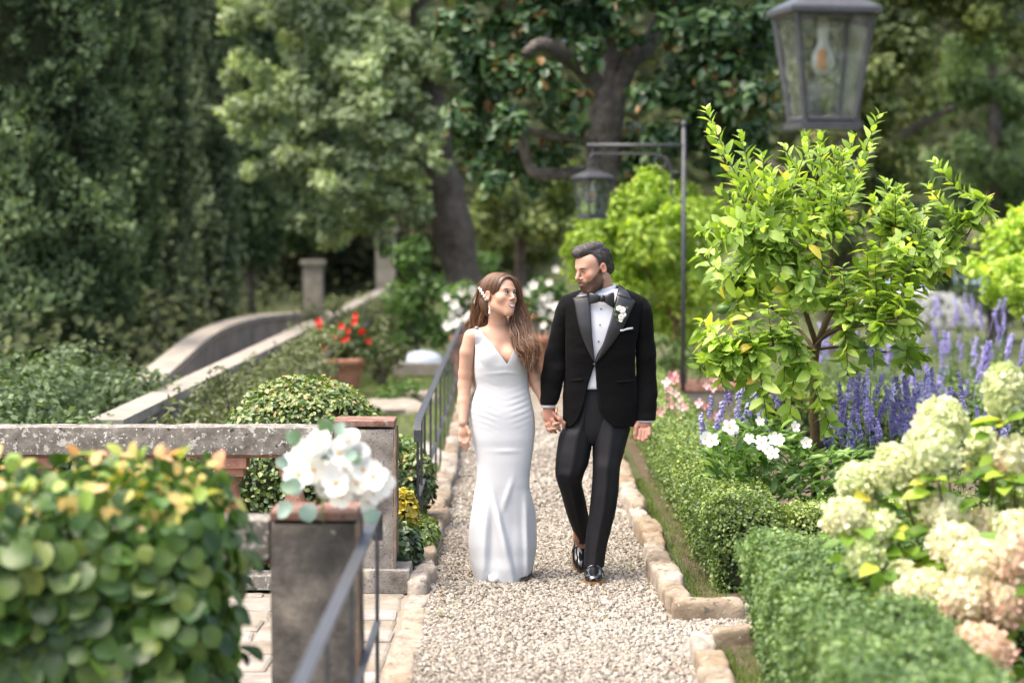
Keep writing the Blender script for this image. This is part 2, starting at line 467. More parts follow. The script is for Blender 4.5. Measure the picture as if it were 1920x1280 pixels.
kerb('path_kerb_left', [(-.485, 12.55), (-.49, 34)], .13, .085)
kerb('path_kerb_landing', [(-.475, 6.0), (-.475, 12.5)], .13, .012, .5, .9)
kerb('path_kerb_right', [(.825, 11.95), (.82, 12.4), (.82, 34)], .13, .10)
kerb('side_path_kerb_far', [(.80, 11.80), (1.7, 11.78)], .13, .09, .3, .42)
kerb('path_kerb_near', [(.875, 10.97), (.865, 10.6), (.865, 5)], .13, .09)
kerb('side_path_kerb_near', [(.93, 11.09), (1.7, 11.12)], .12, .07, .3, .42)

# stone flags of the landing
pv_root = thing('landing_paving', None, None); pv_root['kind'] = 'structure'
y = 5.6
while y < 12.58:
    d = min(rng.uniform(.28, .5), 12.6 - y); x = -.55 - .006
    while x > -4.0:
        w = rng.uniform(.3, .75); g = .011
        c = np.array(((x - w / 2), y + d / 2, -.012))
        q = np.array([(-1, -1), (1, -1), (1, 1), (-1, 1)], float) * (np.array((w, d)) / 2 - g) + rng.uniform(-.012, .012, (4, 2))
        top = .004 + rng.uniform(-.004, .004)
        ins = q * (1 - .03 / np.array((w, d)))
        V = np.concatenate([np.c_[q, np.full(4, -.02)], np.c_[q, np.full(4, top - .006)], np.c_[ins, top + rng.uniform(-.003, .003, 4)]]) + np.array((c[0], c[1], 0))
        F = [(4 + i, 4 + (i + 1) % 4, 8 + (i + 1) % 4, 8 + i) for i in range(4)] + [(i, (i + 1) % 4, 4 + (i + 1) % 4, 4 + i) for i in range(4)] + [(8, 9, 10, 11)]
        obj('paving_stone', V, F, M_flag, pv_root, False, origin=c)
        x -= w
    y += d

# ================================================================== stone posts, balustrades
LICH = [(34, .60, (.42, .42, .37)), (55, .63, (.56, .56, .50)), (24, .66, (.05, .045, .04))]
M_post_pale = surf_mat('weathered_cement', [(.28, (.08, .07, .062)), (.45, (.19, .175, .155)), (.62, (.28, .262, .235)), (.8, (.35, .335, .30))], 7, .9, .55, 90, spots=[(90, .60, (.10, .085, .075)), (7, .66, (.40, .39, .29))])
M_post_dark = surf_mat('sooty_cement', [(.30, (.045, .041, .037)), (.46, (.095, .087, .078)), (.58, (.19, .172, .15)), (.7, (.36, .32, .26))], 3.6, .85, .5, 50, spots=[(11, .68, (.42, .36, .27))])
M_rail = surf_mat('lichened_concrete', [(.3, (.10, .09, .08)), (.5, (.17, .155, .135)), (.7, (.28, .265, .235))], 14, .9, .6, 80, spots=LICH)
M_terra = surf_mat('terracotta', [(.3, (.19, .09, .06)), (.55, (.31, .16, .11)), (.75, (.40, .27, .20))], 12, .85, .4, 70, spots=[(30, .64, (.52, .44, .36))])
M_cap = surf_mat('weathered_tile', [(.3, (.10, .055, .042)), (.5, (.20, .105, .078)), (.7, (.27, .20, .165))], 9, .9, .6, 60, spots=[(20, .6, (.22, .20, .175)), (45, .62, (.08, .07, .06))])
M_brick_edge = surf_mat('brick_arris', [(.3, (.15, .095, .065)), (.7, (.30, .21, .145))], 18, .9, .5, 70)

def rough_box(name, c, d, mat, parent, n=(5, 5, 14), amp=.004, taper=0.0):
    """box with worn edges and a slightly uneven face"""
    nx, ny, nz = n; P = []; F = []
    def face(o, a, b, na, nb):
        s = len(P)
        for i in range(nb + 1):
            for j in range(na + 1): P.append(o + a * j / na + b * i / nb)
        for i in range(nb):
            for j in range(na): q = s + i * (na + 1) + j; F.append((q, q + 1, q + na + 2, q + na + 1))
    X, Y_, Z = np.eye(3)
    face(-X - Y_ - Z, 2 * X, 2 * Z, nx, nz); face(X + Y_ - Z, -2 * X, 2 * Z, nx, nz); face(X - Y_ - Z, 2 * Y_, 2 * Z, ny, nz); face(-X + Y_ - Z, -2 * Y_, 2 * Z, ny, nz); face(-X - Y_ + Z, 2 * X, 2 * Y_, nx, ny); face(-X + Y_ - Z, 2 * X, -2 * Y_, nx, ny)
    P = np.array(P); h = np.asarray(d, float) / 2
    W = P * h
    r = min(.012, h.min() * .5)
    inner = np.clip(W, -(h - r), h - r); dlt = W - inner; ln = np.linalg.norm(dlt, axis=1, keepdims=True)
    W = inner + np.where(ln > 1e-9, dlt / np.maximum(ln, 1e-9) * np.minimum(ln, r), 0)
    W = W + unit(P) * amp * (vnoise(W + np.asarray(c), 9, 2) + .7 * vnoise(W + np.asarray(c), 24, 5))[:, None]
    return obj(name, W + np.asarray(c, float), F, mat, parent, True)

def stone_post(label, x, y, mat, plinth):
    t = thing('stone_post', label, 'post', (x, y, 0), 'stone posts of the landing')
    rough_box('shaft', (x, y, .43), (.318, .318, .86), mat, t)
    rough_box('cap', (x, y, .885), (.322, .322, .036), M_cap, t, (6, 6, 2), .003)
    for sy in (-1, 1): rough_box('brick_edge', (x + .1605, y + sy * .1515, .43), (.012, .018, .85), M_brick_edge, t, (1, 1, 16), .004)
    if plinth: rough_box('plinth', (x + .02, y, .06), (.44, .44, .125), M_post_pale, t, (6, 6, 4), .006)
    return t
POST_X = -.776
stone_post('pale lichened stone post with terracotta cap where the far balustrade ends', POST_X, 12.78, M_post_pale, True)
stone_post('dark sooty stone post carrying the white flower arrangement', POST_X + .048, 8.95, M_post_dark, False)

def square_ring(w, z): return [(-w, -w, z), (w, -w, z), (w, w, z), (-w, w, z)]
def baluster_mesh():
    V = []; F = []
    def blk(w, z0, z1):
        s = len(V); V.extend(square_ring(w, z0) + square_ring(w, z1))
        F.extend([(s + i, s + (i + 1) % 4, s + 4 + (i + 1) % 4, s + 4 + i) for i in range(4)] + [(s + 4, s + 5, s + 6, s + 7), (s + 3, s + 2, s + 1, s)])
    blk(.085, .08, .135); blk(.092, .645, .70); blk(.075, .60, .645)
    prof = [(.062, .135), (.07, .16), (.045, .185), (.058, .23), (.082, .30), (.085, .36), (.07, .43), (.048, .50), (.042, .55), (.06, .575), (.062, .60)]
    v, f = lathe(prof, 14); s = len(V)
    V.extend(map(tuple, v)); F.extend([tuple(int(i) + s for i in q) for q in f])
    return raw_mesh('baluster', V, F, M_terra, False)
BAL = baluster_mesh()
def balustrade(label, x1, y, x0=-4.6):
    t = thing('balustrade', label, 'balustrade', ((x0 + x1) / 2, y, 0), 'terracotta balustrades of the landing')
    rough_box('rail', ((x0 + x1) / 2, y, .79), (x1 - x0, .24, .15), M_rail, t, (90, 5, 4), .005)
    rough_box('rail_bed', ((x0 + x1) / 2, y, .708), (x1 - x0, .17, .017), M_terra, t, (60, 3, 1), .001)
    rough_box('base', ((x0 + x1) / 2, y, .04), (x1 - x0, .24, .08), M_rail, t, (60, 4, 2), .005)
    x = x1 - .215
    while x > x0 + .1: inst('baluster', BAL, t, (x, y, 0)); x -= .34
    return t
balustrade('lichened stone balustrade with terracotta balusters behind the ivy dome side of the landing', POST_X - .162, 12.78)
balustrade('stone balustrade half hidden behind the big leafed bush', POST_X + .048 - .162, 8.95)

# ================================================================== iron railings
M_iron = surf_mat('painted_iron', [(.3, (.045, .048, .055)), (.7, (.085, .09, .10))], 30, .42, .25, 150, spec=.5, metallic=.35)
def railing(label, x, y0, y1, end, bars, h=.775):
    t = thing('iron_railing', label, 'railing', (x, y0, 0), 'iron railings along the path')
    K = [(x, y0, h), (x, y1, h)]
    L = np.linspace(y0, y1, 14); P = [(x, float(q), h + .003 * math.sin(q * 2.1)) for q in L]
    if end > 0: P = P + [(x, y1 + .04, h - .012), (x, y1 + .06, h - .05), (x, y1 + .062, h - .12)]
    else: P = [(x, y0 - .062, h - .12), (x, y0 - .06, h - .05), (x, y0 - .04, h - .012)] + P
    m = MB(); P = np.array(P); hw, hh = .021, .0065
    T, _, _ = frames(P); U = unit(np.cross(np.array((1.0, 0, 0)), T))
    V = np.concatenate([P + sx * hw * np.array((1, 0, 0)) + sz * hh * U for sx, sz in ((-1, -1), (1, -1), (1, 1), (-1, 1))]); n = len(P)
    F = [(a * n + i, a * n + i + 1, b * n + i + 1, b * n + i) for i in range(n - 1) for a, b in ((0, 1), (1, 2), (2, 3), (3, 0))] + [(0, n, 2 * n, 3 * n), (n - 1, 4 * n - 1, 3 * n - 1, 2 * n - 1)]
    obj('top_rail', V, F, M_iron, t, False)
    MB().box((x, (y0 + y1) / 2, .33), (.028, y1 - y0, .012), bev=.003).obj('lower_rail', M_iron, t)
    for b in bars: MB().box((x, b, h / 2 - .01), (.016, .016, h - .012), bev=.003).obj('bar', M_iron, t)
    return t
railing('near iron handrail running past the dark stone post', -.548, 5.4, 9.76, 1, [6.0, 7.1, 8.2, 9.755])
railing('long iron railing along the path behind the bride', -.55, 14.08, 33, -1, [14.06, 14.62] + list(np.arange(15.15, 33, 1.12)))
railing('low iron handrail among the shrubs beside the sloping parapet', -1.85, 16.6, 32, -1, [16.6, 19.5, 22.5, 25.5, 28.5, 31.5], h=.56)

# ================================================================== lamps
def thin_glass():
    m, nt, b = node_mat('old_glass'); L = nt.links
    tr = N(nt, 'ShaderNodeBsdfTransparent'); tr.inputs[0].default_value = (.86, .9, .89, 1)
    gl = N(nt, 'ShaderNodeBsdfGlossy'); gl.inputs['Roughness'].default_value = .06
    df = N(nt, 'ShaderNodeBsdfDiffuse'); df.inputs[0].default_value = (.6, .62, .6, 1)
    fr = N(nt, 'ShaderNodeFresnel', IOR=1.5)
    geo = N(nt, 'ShaderNodeNewGeometry'); nz = N(nt, 'ShaderNodeTexNoise', Scale=22, Detail=6); L.new(geo.outputs['Position'], nz.inputs['Vector'])
    mr = N(nt, 'ShaderNodeMapRange'); mr.inputs[1].default_value = .45; mr.inputs[2].default_value = .8; mr.inputs[3].default_value = .03; mr.inputs[4].default_value = .28; L.new(nz.outputs['Fac'], mr.inputs[0])
    a = N(nt, 'ShaderNodeMixShader'); L.new(mr.outputs[0], a.inputs[0]); L.new(tr.outputs[0], a.inputs[1]); L.new(df.outputs[0], a.inputs[2])
    c = N(nt, 'ShaderNodeMixShader'); L.new(fr.outputs[0], c.inputs[0]); L.new(a.outputs[0], c.inputs[1]); L.new(gl.outputs[0], c.inputs[2])
    L.new(c.outputs[0], nt.nodes['Material Output'].inputs['Surface'])
    return m
M_glass = thin_glass()
M_bulb = plain('frosted_bulb', (.75, .74, .70), .25)
M_amber = plain('amber_filament', (.85, .33, .06), .5)
def lamp_post(label, px_, y, lx, ztop, rz):
    """pole at px_, arm towards lx; ztop is the lantern's top"""
    t = thing('lamp_post', label, 'lamp post', (px_, y, 0), 'iron lamp posts of the garden')
    za = ztop + .30; zt = za + .19; s = 1 if px_ > lx else -1
    m = MB(); m.tube([(px_, y, 0), (px_, y, zt)], .022, 10); v, f = lathe([(0, -.035), (.02, -.028), (.034, 0), (.02, .028), (0, .035)], 10, (px_, y, zt + .02)); m.add(v, f); m.obj('pole', M_iron, t, True)
    MB().tube([(px_, y, za), (lx - s * .06, y, za)], .02, 8).obj('arm', M_iron, t, True)
    m = MB(); zb = za - .085
    P = [(lx, y, zb - .10), (lx - s * .03, y, zb - .07), (lx - s * .01, y, zb - .01), (lx + s * .05, y, zb)] + [(lx + s * q, y, zb) for q in (.2, .4, .55)] + [(px_ - s * .22, y, zb - .02), (px_ - s * .15, y, zb - .08), (px_ - s * .12, y, zb - .2), (px_ - s * .12, y, zb - .42)]
    m.tube(curve(P, 40), .0125, 6)
    a = np.linspace(0, 2 * pi, 20); m.tube([(px_ - s * .235 + .06 * math.cos(q), y, zb - .085 + .06 * math.sin(q)) for q in a], .009, 6)
    m.tube([(px_ - s * .12, y, zb - .18), (px_, y, zb - .18)], .009, 6); m.tube([(px_ - s * .235, y, zb), (px_ - s * .235, y, za)], .006, 6)
    m.tube([(px_ - s * .12, y, zb - .42), (px_, y, zb - .5)], .009, 6)
    m.obj('scroll_bracket', M_iron, t, True)
    m = MB(); m.tube([(lx + .035 * math.cos(q), y, ztop + .10 + .05 * math.sin(q)) for q in a], .008, 6); m.tube([(lx + .07 * math.cos(q), y, ztop + .045 + .028 * math.sin(q)) for q in a], .007, 6); m.tube([(lx, y, ztop + .14), (lx, y, za)], .008, 6)
    m.obj('hanging_ring', M_iron, t, True)
    # lantern: four tapering sides, local frame turned by rz
    cs, sn = math.cos(rz), math.sin(rz); H = .405; wt, wb = .135, .088; z1 = ztop - .025; z0 = ztop - H
    g = lambda x, q, z: (lx + x * cs - q * sn, y + x * sn + q * cs, z)
    lant = obj('lantern', *frustum_vf([(.16, ztop - .03), (.16, ztop - .012), (.08, ztop + .035), (.04, ztop + .05)], g), M_iron, t, False)
    m = MB(); 
    for sx, sy in ((-1, -1), (1, -1), (1, 1), (-1, 1)):
        m.tube([g(sx * wt, sy * wt, z1), g(sx * wb, sy * wb, z0)], .0115, 4)
    for w_, z_ in ((wt, z1 - .008), (wb, z0 + .014)):
        c4 = [g(sx * w_, sy * w_, z_) for sx, sy in ((-1, -1), (1, -1), (1, 1), (-1, 1), (-1, -1))]
        for i in range(4): m.tube([c4[i], c4[i + 1]], .0115, 4)
    m.obj('lantern_frame', M_iron, lant)
    obj('lantern_base', *frustum_vf([(wb + .022, z0 - .02), (wb + .022, z0 + .004), (wb + .004, z0 + .006)], g), M_iron, lant, False)
    for i in range(4):
        c4 = [(-1, -1), (1, -1), (1, 1), (-1, 1)]; (ax, ay), (bx_, by) = c4[i], c4[(i + 1) % 4]
        obj('glass_pane', [g(ax * wb, ay * wb, z0 + .01), g(bx_ * wb, by * wb, z0 + .01), g(bx_ * wt, by * wt, z1), g(ax * wt, ay * wt, z1)], [(0, 1, 2, 3)], M_glass, lant, False)
    v, f = lathe([(0, -.075), (.025, -.068), (.042, -.035), (.038, -.005), (.02, .03), (.017, .05), (.019, .055), (.019, .13), (0, .13)], 12, (lx, y, ztop - .165)); obj('bulb', v, f, M_bulb, lant)
    v, f = lathe([(0, -.034), (.016, -.03), (.016, .03), (0, .034)], 8, (lx - .006, y - .035, ztop - .185)); obj('filament', v, f, M_amber, lant)
    return t
def frustum_vf(prof, g):
    V = []; F = []
    for w, z in prof: V += [g(-w, -w, z), g(w, -w, z), g(w, w, z), g(-w, w, z)]
    for k in range(len(prof) - 1):
        for i in range(4): F.append((k * 4 + i, k * 4 + (i + 1) % 4, k * 4 + 4 + (i + 1) % 4, k * 4 + 4 + i))
    F.append((3, 2, 1, 0)); n = len(prof) * 4 - 4; F.append((n, n + 1, n + 2, n + 3))
    return np.array(V), F
lamp_post('tall iron lamp post with its big lantern hanging above the lemon tree', 2.02, 8.4, 1.075, 2.705, math.radians(10))
lamp_post('slender iron lamp post with scrolled bracket behind the groom', 1.70, 24, .80, 2.345, math.radians(30))

# ================================================================== garden walls and far structures
M_wall = surf_mat('parapet_plaster', [(.3, (.15, .132, .11)), (.6, (.28, .25, .21)), (.8, (.38, .34, .285))], 2.5, .95, .4, 25)
M_coping = surf_mat('coping_stone', [(.3, (.17, .155, .13)), (.7, (.33, .30, .255))], 5, .9, .4, 25)
def parapet(label, pts, h, th=.22, z0=-.02):
    P = np.asarray(pts, float); T = np.gradient(P, axis=0); T = unit(T); Nn = np.stack((-T[:, 1], T[:, 0]), 1)
    h = np.broadcast_to(np.asarray(h, float), (len(P),))
    t = thing('parapet_wall', label, 'wall', (P[0, 0], P[0, 1], 0))
    def run(w, za, zb, name, mat):
        V = np.concatenate([np.c_[P + s * Nn * w, z] for s, z in ((-1, za), (1, za), (1, zb), (-1, zb))]); n = len(P)
        F = [(a * n + i, a * n + i + 1, b * n + i + 1, b * n + i) for i in range(n - 1) for a, b in ((0, 1), (1, 2), (2, 3), (3, 0))] + [(0, n, 2 * n, 3 * n), (n - 1, 4 * n - 1, 3 * n - 1, 2 * n - 1)]
        obj(name, V, F, mat, t, False)
    run(th / 2, np.full(len(P), z0), h - .07, 'masonry', M_wall); run(th / 2 + .035, h - .07, h, 'coping', M_coping)
    return t
parapet('straight stone parapet with pale coping beyond the near balustrade', np.c_[np.linspace(-2.76, -2.32, 14), np.linspace(16.4, 43.5, 14)], .58, .16)
cp = curve([(-3.35, 22), (-3.55, 25), (-3.85, 29.5), (-3.95, 33), (-3.75, 35.8), (-3.2, 37), (-2.75, 37.4)], 30)
parapet('curving stone parapet that bends round the grey drive', cp, .45)
M_drive = surf_mat('drive_asphalt', [(.3, (.11, .11, .115)), (.7, (.20, .195, .19))], 6, .9, .3, 60)
dv = np.array([[(cp[i, 0] + .16, cp[i, 1], .0), (-2.5, cp[i, 1], .0)] for i in range(len(cp))]).reshape(-1, 3)
obj('drive', dv, grid_faces(len(cp), 2), M_drive)['kind'] = 'structure'
for lab, xx, yy, hh in (('cream gate pillar standing in the dark under the cypresses', -3.7, 45, 1.0), ('cream gate pillar with flat cap at the end of the straight parapet', -2.32, 44.5, 1.62)):
    t = thing('gate_pillar', lab, 'pillar', (xx, yy, 0), 'cream gate pillars')
    rough_box('shaft', (xx, yy, hh / 2), (.36, .36, hh), M_coping, t, (3, 3, 6)); rough_box('cap', (xx, yy, hh + .04), (.46, .46, .09), M_coping, t, (3, 3, 2))
M_pink = surf_mat('pink_plaster', [(.3, (.26, .13, .09)), (.7, (.42, .24, .18))], 1.2, .95, .3, 20)
M_roof = surf_mat('roof_tile', [(.3, (.11, .055, .04)), (.7, (.19, .10, .075))], 8, .9, .3, 20)
M_dark = plain('dark_opening', (.02, .022, .025), .3)
h = thing('garden_house', 'pink plastered garden house glimpsed behind the tree trunks', 'house', (-1.5, 50, 0))
MB().box((-1.5, 50, .6), (4.2, 2.6, 1.7)).obj('wall', M_pink, h)
MB().add([(-3.9, 48.3, 1.45), (.9, 48.3, 1.45), (.9, 51.7, 1.45), (-3.9, 51.7, 1.45), (-3.2, 50, 1.95), (.2, 50, 1.95)], [(0, 1, 5, 4), (1, 2, 5), (2, 3, 4, 5), (3, 0, 4), (3, 2, 1, 0)]).obj('roof', M_roof, h)
for wx in (-2.9, -1.6, -.2):
    w_ = MB().box((wx, 48.69, .75), (.6, .03, .9)).obj('window', M_coping, h); MB().box((wx, 48.665, .75), (.46, .03, .76)).obj('pane', M_dark, w_)
M_white = surf_mat('whitewash', [(.3, (.55, .56, .58)), (.7, (.72, .73, .74))], 1.2, .7, .2, 20)
M_pool = surf_mat('pale_blue_cover', [(.3, (.34, .47, .58)), (.7, (.46, .58, .66))], 1.0, .4, .1, 10)
t = thing('pool_surround', 'white and pale blue poolside block far behind the lemon tree', 'pool', (7.2, 42, 0))
MB().box((7.3, 42, .32), (2.4, 1.6, .66), bev=.03).obj('rim', M_white, t); MB().box((7.3, 42, .86), (2.1, 1.3, .42), bev=.05).obj('cover', M_pool, t)

# low masonry planter with terracotta coping under the slender lamp
def planter(label, x, y, w, d, h_):
    t = thing('masonry_planter', label, 'planter', (x, y, 0))
    rough_box('wall', (x, y, h_ / 2), (w, d, h_), M_wall, t, (10, 3, 4)); rough_box('coping', (x, y, h_ + .03), (w + .06, d + .06, .06), M_terra, t, (10, 3, 1)); 
    return t
planter('low masonry planter with terracotta coping beside the slender lamp post', 1.55, 24.75, 1.5, 1.0, .19)
planter('low masonry planter with terracotta coping at the end of the path', .55, 36.8, 2.6, .8, .34)
M_terra_far = surf_mat('sun_bleached_terracotta', [(.3, (.28, .12, .075)), (.7, (.46, .24, .16))], 6, .85, .3, 30)
def pot(label, x, y, r, h_, z=0.0):
    t = thing('terracotta_pot', label, 'pot', (x, y, z), 'terracotta pots')
    v, f = lathe([(0, 0), (r * .62, 0), (r * .7, h_ * .15), (r * .9, h_ * .6), (r * .97, h_ * .82), (r * 1.06, h_ * .83), (r * 1.08, h_ * .98), (r * .98, h_), (r * .9, h_ * .9), (0, h_ * .88)], 20, (x, y, z)); obj('body', v, f, M_terra_far, t)
    for q in (.3, .55): v, f = lathe([(r * (.74 + .2 * q), h_ * q - .012), (r * (.8 + .2 * q), h_ * q), (r * (.76 + .2 * q), h_ * q + .012)], 20, (x, y, z)); obj('band', v, f, M_terra_far, t)
    return t
pot('big banded terracotta pot of red geraniums left of the bride', -1.83, 26, .235, .42)
pot('terracotta pot of white flowers just behind the bride', -.52, 27, .16, .62)
pot('terracotta pot of white flowers between the bride and groom', .28, 27.5, .22, .58)
# skylight dome and flat stones on the lawn
t = thing('skylight_dome', 'pale grey skylight dome on a beige slab beside the railing', 'skylight', (-1.12, 29.5, 0))
rough_box('slab', (-1.15, 29.5, .08), (.62, .6, .16), M_coping, t, (5, 5, 2))
v, f = lathe([(.26, .155), (.255, .20), (.21, .25), (.12, .285), (0, .30)], 20, (-1.1, 29.5, 0)); obj('dome', v, f, plain('milky_dome', (.42, .48, .55), .2), t)
for lab, xx, yy, ww, dd in (('pale flat stone on the lawn beside the railing foot', -.78, 19.6, .42, 1.9), ('pale flat stone lying between the pot and the railing', -1.15, 24.3, .55, 1.2), ('small rounded stone on the lawn behind the ivy dome', -.95, 25.6, .3, .7)):
    o = inst('flat_stone', HEWN[3], None, (xx, yy, .01), (0, 0, .2), (ww, dd, .16)); o.data = o.data.copy(); o.data.materials[0] = M_flag; tag(o, lab, 'stone')
# ================================================================== plants
M_bark = surf_mat('bark', [(.3, (.06, .052, .045)), (.55, (.14, .124, .108)), (.75, (.25, .225, .20))], 7, .95, 1.0, 16, bdist=.06)
M_bark_dark = surf_mat('oak_bark', [(.3, (.04, .034, .029)), (.55, (.085, .073, .063)), (.8, (.14, .122, .108))], 7, .95, .9, 20, bdist=.03)
M_twig = surf_mat('citrus_bark', [(.3, (.06, .04, .02)), (.6, (.13, .09, .045)), (.8, (.19, .15, .08))], 30, .8, .5, 120)
M_stem = plain('green_stem', (.09, .13, .04), .6)
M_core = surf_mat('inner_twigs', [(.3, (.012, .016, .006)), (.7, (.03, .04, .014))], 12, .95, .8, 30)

def limb(pts, r0, r1, n=14, k=8, wob=.0):
    P = curve(pts, n)
    if wob: P[1:-1] += rng.normal(size=(n - 2, 3)) * wob
    r = np.linspace(r0, r1, n) * (1 + .08 * rng.normal(size=n))
    return tube_vf(P, r, k)

def clump_leaves(clumps, per_m2, shell=.55, squash=.85, rag=.35):
    """points and outward directions over lumpy clumps (x,y,z,r)"""
    Ps, Os, Cs = [], [], []
    for ci, (x, y, z, r) in enumerate(clumps):
        n = int(per_m2 * 4 * pi * r * r)
        if n < 3: continue
        d = sphere_pts(n)
        rr = r * (1 - shell * rng.random(n) ** 2.2)
        rr = rr * (1 + rag * vnoise(d * 2.2 + ci * 7.7, 1.0, ci))
        p = d * rr[:, None] * np.array((1, 1, squash)) + np.array((x, y, z))
        Ps.append(p); Os.append(d); Cs.append(np.full(n, rng.random()))
    return np.concatenate(Ps), np.concatenate(Os), np.concatenate(Cs)

def crown_tree(name, label, base, limbs, clumps, mat, bark, leaf, per_m2, cat='tree', tmpl='quad', width=.65, group=None, up=.35, tone=.45, core=0.0, shell=.55, rag=.35):
    t = thing(name, label, cat, base, group)
    if limbs:
        m = MB()
        for pts, r0, r1 in limbs: v, f = limb(pts, r0, r1); m.add(v, f)
        m.obj('trunk', bark, t, True)
    P, O, C = clump_leaves(clumps, per_m2, shell, rag=rag)
    keep = P[:, 2] > .0; P, O, C = P[keep], O[keep], C[keep]
    r = np.clip(tone * C + (1 - tone) * rng.random(len(P)), 0, 1)
    leaf_cloud('crown', P, O, leaf * rng.uniform(.7, 1.25, len(P)), mat, t, tmpl, width, up, .9, r)
    return t

def sub_clumps(clumps, k=7, f=.42):
    out = []
    for x, y, z, r in clumps:
        for v in sphere_pts(k):
            if v[1] > .6: continue
            q = r * rng.uniform(.62, .95); out.append((x + v[0] * q, y + v[1] * q, z + v[2] * q * .85, r * f * rng.uniform(.7, 1.25)))
    return out
def pxc(lst, d, dz=0.5, sc=1.0):
    """clumps from (px, py, r_px) at about depth d"""
    out = []
    for x, y, r in lst:
        dd = d + rng.uniform(-dz, dz); p = at(x, y, dd); out.append((p[0], p[1], p[2], r * sc * dd / FPX))
    return out

# ---- cypresses
M_cyp = leaf_mat('cypress_spray', [(0, (.008, .012, .006)), (.4, (.020, .031, .015)), (.75, (.042, .060, .030)), (1, (.072, .092, .048))], .7, .25, spec=.2, gain=3.7)
M_cyp2 = leaf_mat('cypress_spray_grey', [(0, (.009, .013, .008)), (.45, (.026, .036, .021)), (.8, (.056, .070, .043)), (1, (.085, .10, .064))], .75, .25, spec=.2, gain=4)
def cypress(label, px_, d, r, h, mat, n, lump=.3, leaf=.13, zmin=.0):
    b = at(px_, 640, d); x0 = b[0]
    t = thing('cypress_tree', label, 'tree', (x0, d, 0), 'cypress trees')
    v, f = limb([(x0, d, -.1), (x0, d, h * .5), (x0, d, h * .95)], r * .16, .02, 8); obj('trunk', v, f, M_bark, t)
    nn = n * 2
    z = zmin + (h - zmin) * (1 - np.sqrt(1 - rng.random(nn) * .985)); a = rng.uniform(0, 2 * pi, nn)
    front = np.sin(a) < .35; z, a = z[front], a[front]
    s = (z - zmin) / (h - zmin); prof = np.minimum(1, (.25 + s / .10) ** .5) * (1 - s ** 2.2) ** .8
    q = np.stack((np.cos(a) * 1.4, np.sin(a) * 1.4, z * .55), 1)
    lob = vnoise(q * np.array((1, 1, 1.2)), 2.2 / max(r, .6), int(px_)) * .75 + vnoise(q * np.array((1, 1, 1.6)), 5.2 / max(r, .6), 5) * .6
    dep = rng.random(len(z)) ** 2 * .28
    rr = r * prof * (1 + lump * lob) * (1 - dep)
    P = np.stack((x0 + rr * np.cos(a), d + rr * np.sin(a), z), 1)
    O = np.stack((np.cos(a), np.sin(a), np.zeros_like(a)), 1)
    U = unit(O + rng.normal(size=O.shape) * .32 + np.array((0, 0, .35))); D = unit(np.array((0, 0, .7)) + O * .5 + rng.normal(size=O.shape) * .6)
    V, F, k = scatter(P, D, U, leaf * rng.uniform(.6, 1.3, len(P)), 'quad', .55)
    tone = np.clip(.40 + .42 * lob - dep * 1.2 + .11 * rng.normal(size=len(P)), 0, 1)  # shade put into the colour: hollows between lobes and inner sprays go darker
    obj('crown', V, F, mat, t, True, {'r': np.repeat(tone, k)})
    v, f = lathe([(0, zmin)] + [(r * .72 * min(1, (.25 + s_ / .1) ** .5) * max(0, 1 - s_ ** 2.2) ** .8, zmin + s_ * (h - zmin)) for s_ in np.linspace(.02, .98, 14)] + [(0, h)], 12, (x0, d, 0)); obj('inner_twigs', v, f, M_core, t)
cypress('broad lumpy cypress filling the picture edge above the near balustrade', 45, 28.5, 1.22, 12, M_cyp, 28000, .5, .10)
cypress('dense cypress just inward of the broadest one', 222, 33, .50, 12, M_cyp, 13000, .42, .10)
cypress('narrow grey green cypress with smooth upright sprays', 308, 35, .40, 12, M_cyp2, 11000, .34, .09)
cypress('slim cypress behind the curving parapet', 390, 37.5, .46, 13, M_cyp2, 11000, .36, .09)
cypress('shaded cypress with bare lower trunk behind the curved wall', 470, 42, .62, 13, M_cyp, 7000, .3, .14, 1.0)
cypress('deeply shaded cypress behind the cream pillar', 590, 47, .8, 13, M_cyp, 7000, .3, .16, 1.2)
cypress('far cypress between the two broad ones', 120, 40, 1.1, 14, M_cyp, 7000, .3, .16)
cypress('far cypress closing the gap behind the slim one', 335, 46, 1.0, 14, M_cyp, 6000, .3, .16)

# ---- the oak and the magnolia
M_oak = leaf_mat('oak_leaf', [(0, (.022, .030, .017)), (.35, (.05, .065, .036)), (.65, (.095, .115, .064)), (.85, (.14, .165, .09)), (1, (.17, .19, .075))], .6, .3, spec=.3, gain=4)
d = 32.0; P_ = lambda x, y, q=d: at(x, y, q)
oak_l = [([P_(892, 700), P_(880, 610), P_(868, 530), P_(850, 440), P_(836, 370), P_(815, 290)], .31, .23), ([P_(830, 340), P_(780, 260), P_(700, 180, 31.6), P_(640, 100, 31.4)], .17, .06), ([P_(820, 300), P_(815, 200), P_(790, 90), P_(780, -60)], .2, .09)]
oak_c = [(485, 70, 70), (560, 30, 80), (660, 30, 80), (760, 40, 80), (470, 150, 55), (540, 130, 65), (620, 130, 70), (710, 130, 75), (800, 110, 70), (455, 220, 45), (520, 230, 60), (600, 220, 65), (690, 215, 65), (770, 230, 60), (560, 310, 60), (640, 320, 60), (730, 320, 60), (590, 395, 45), (680, 390, 50), (760, 385, 45), (500, 330, 45), (640, 440, 35), (730, 440, 35), (800, 300, 45), (480, -60, 90), (620, -70, 110), (760, -80, 110), (560, -200, 120), (700, -220, 130)]
crown_tree('oak_tree', 'leaning oak with grey green crown behind the bride', P_(892, 678), oak_l, sub_clumps(pxc(oak_c, d - .4, .9), 10, .40), M_oak, M_bark_dark, .10, 370, group='garden trees', tone=.65)
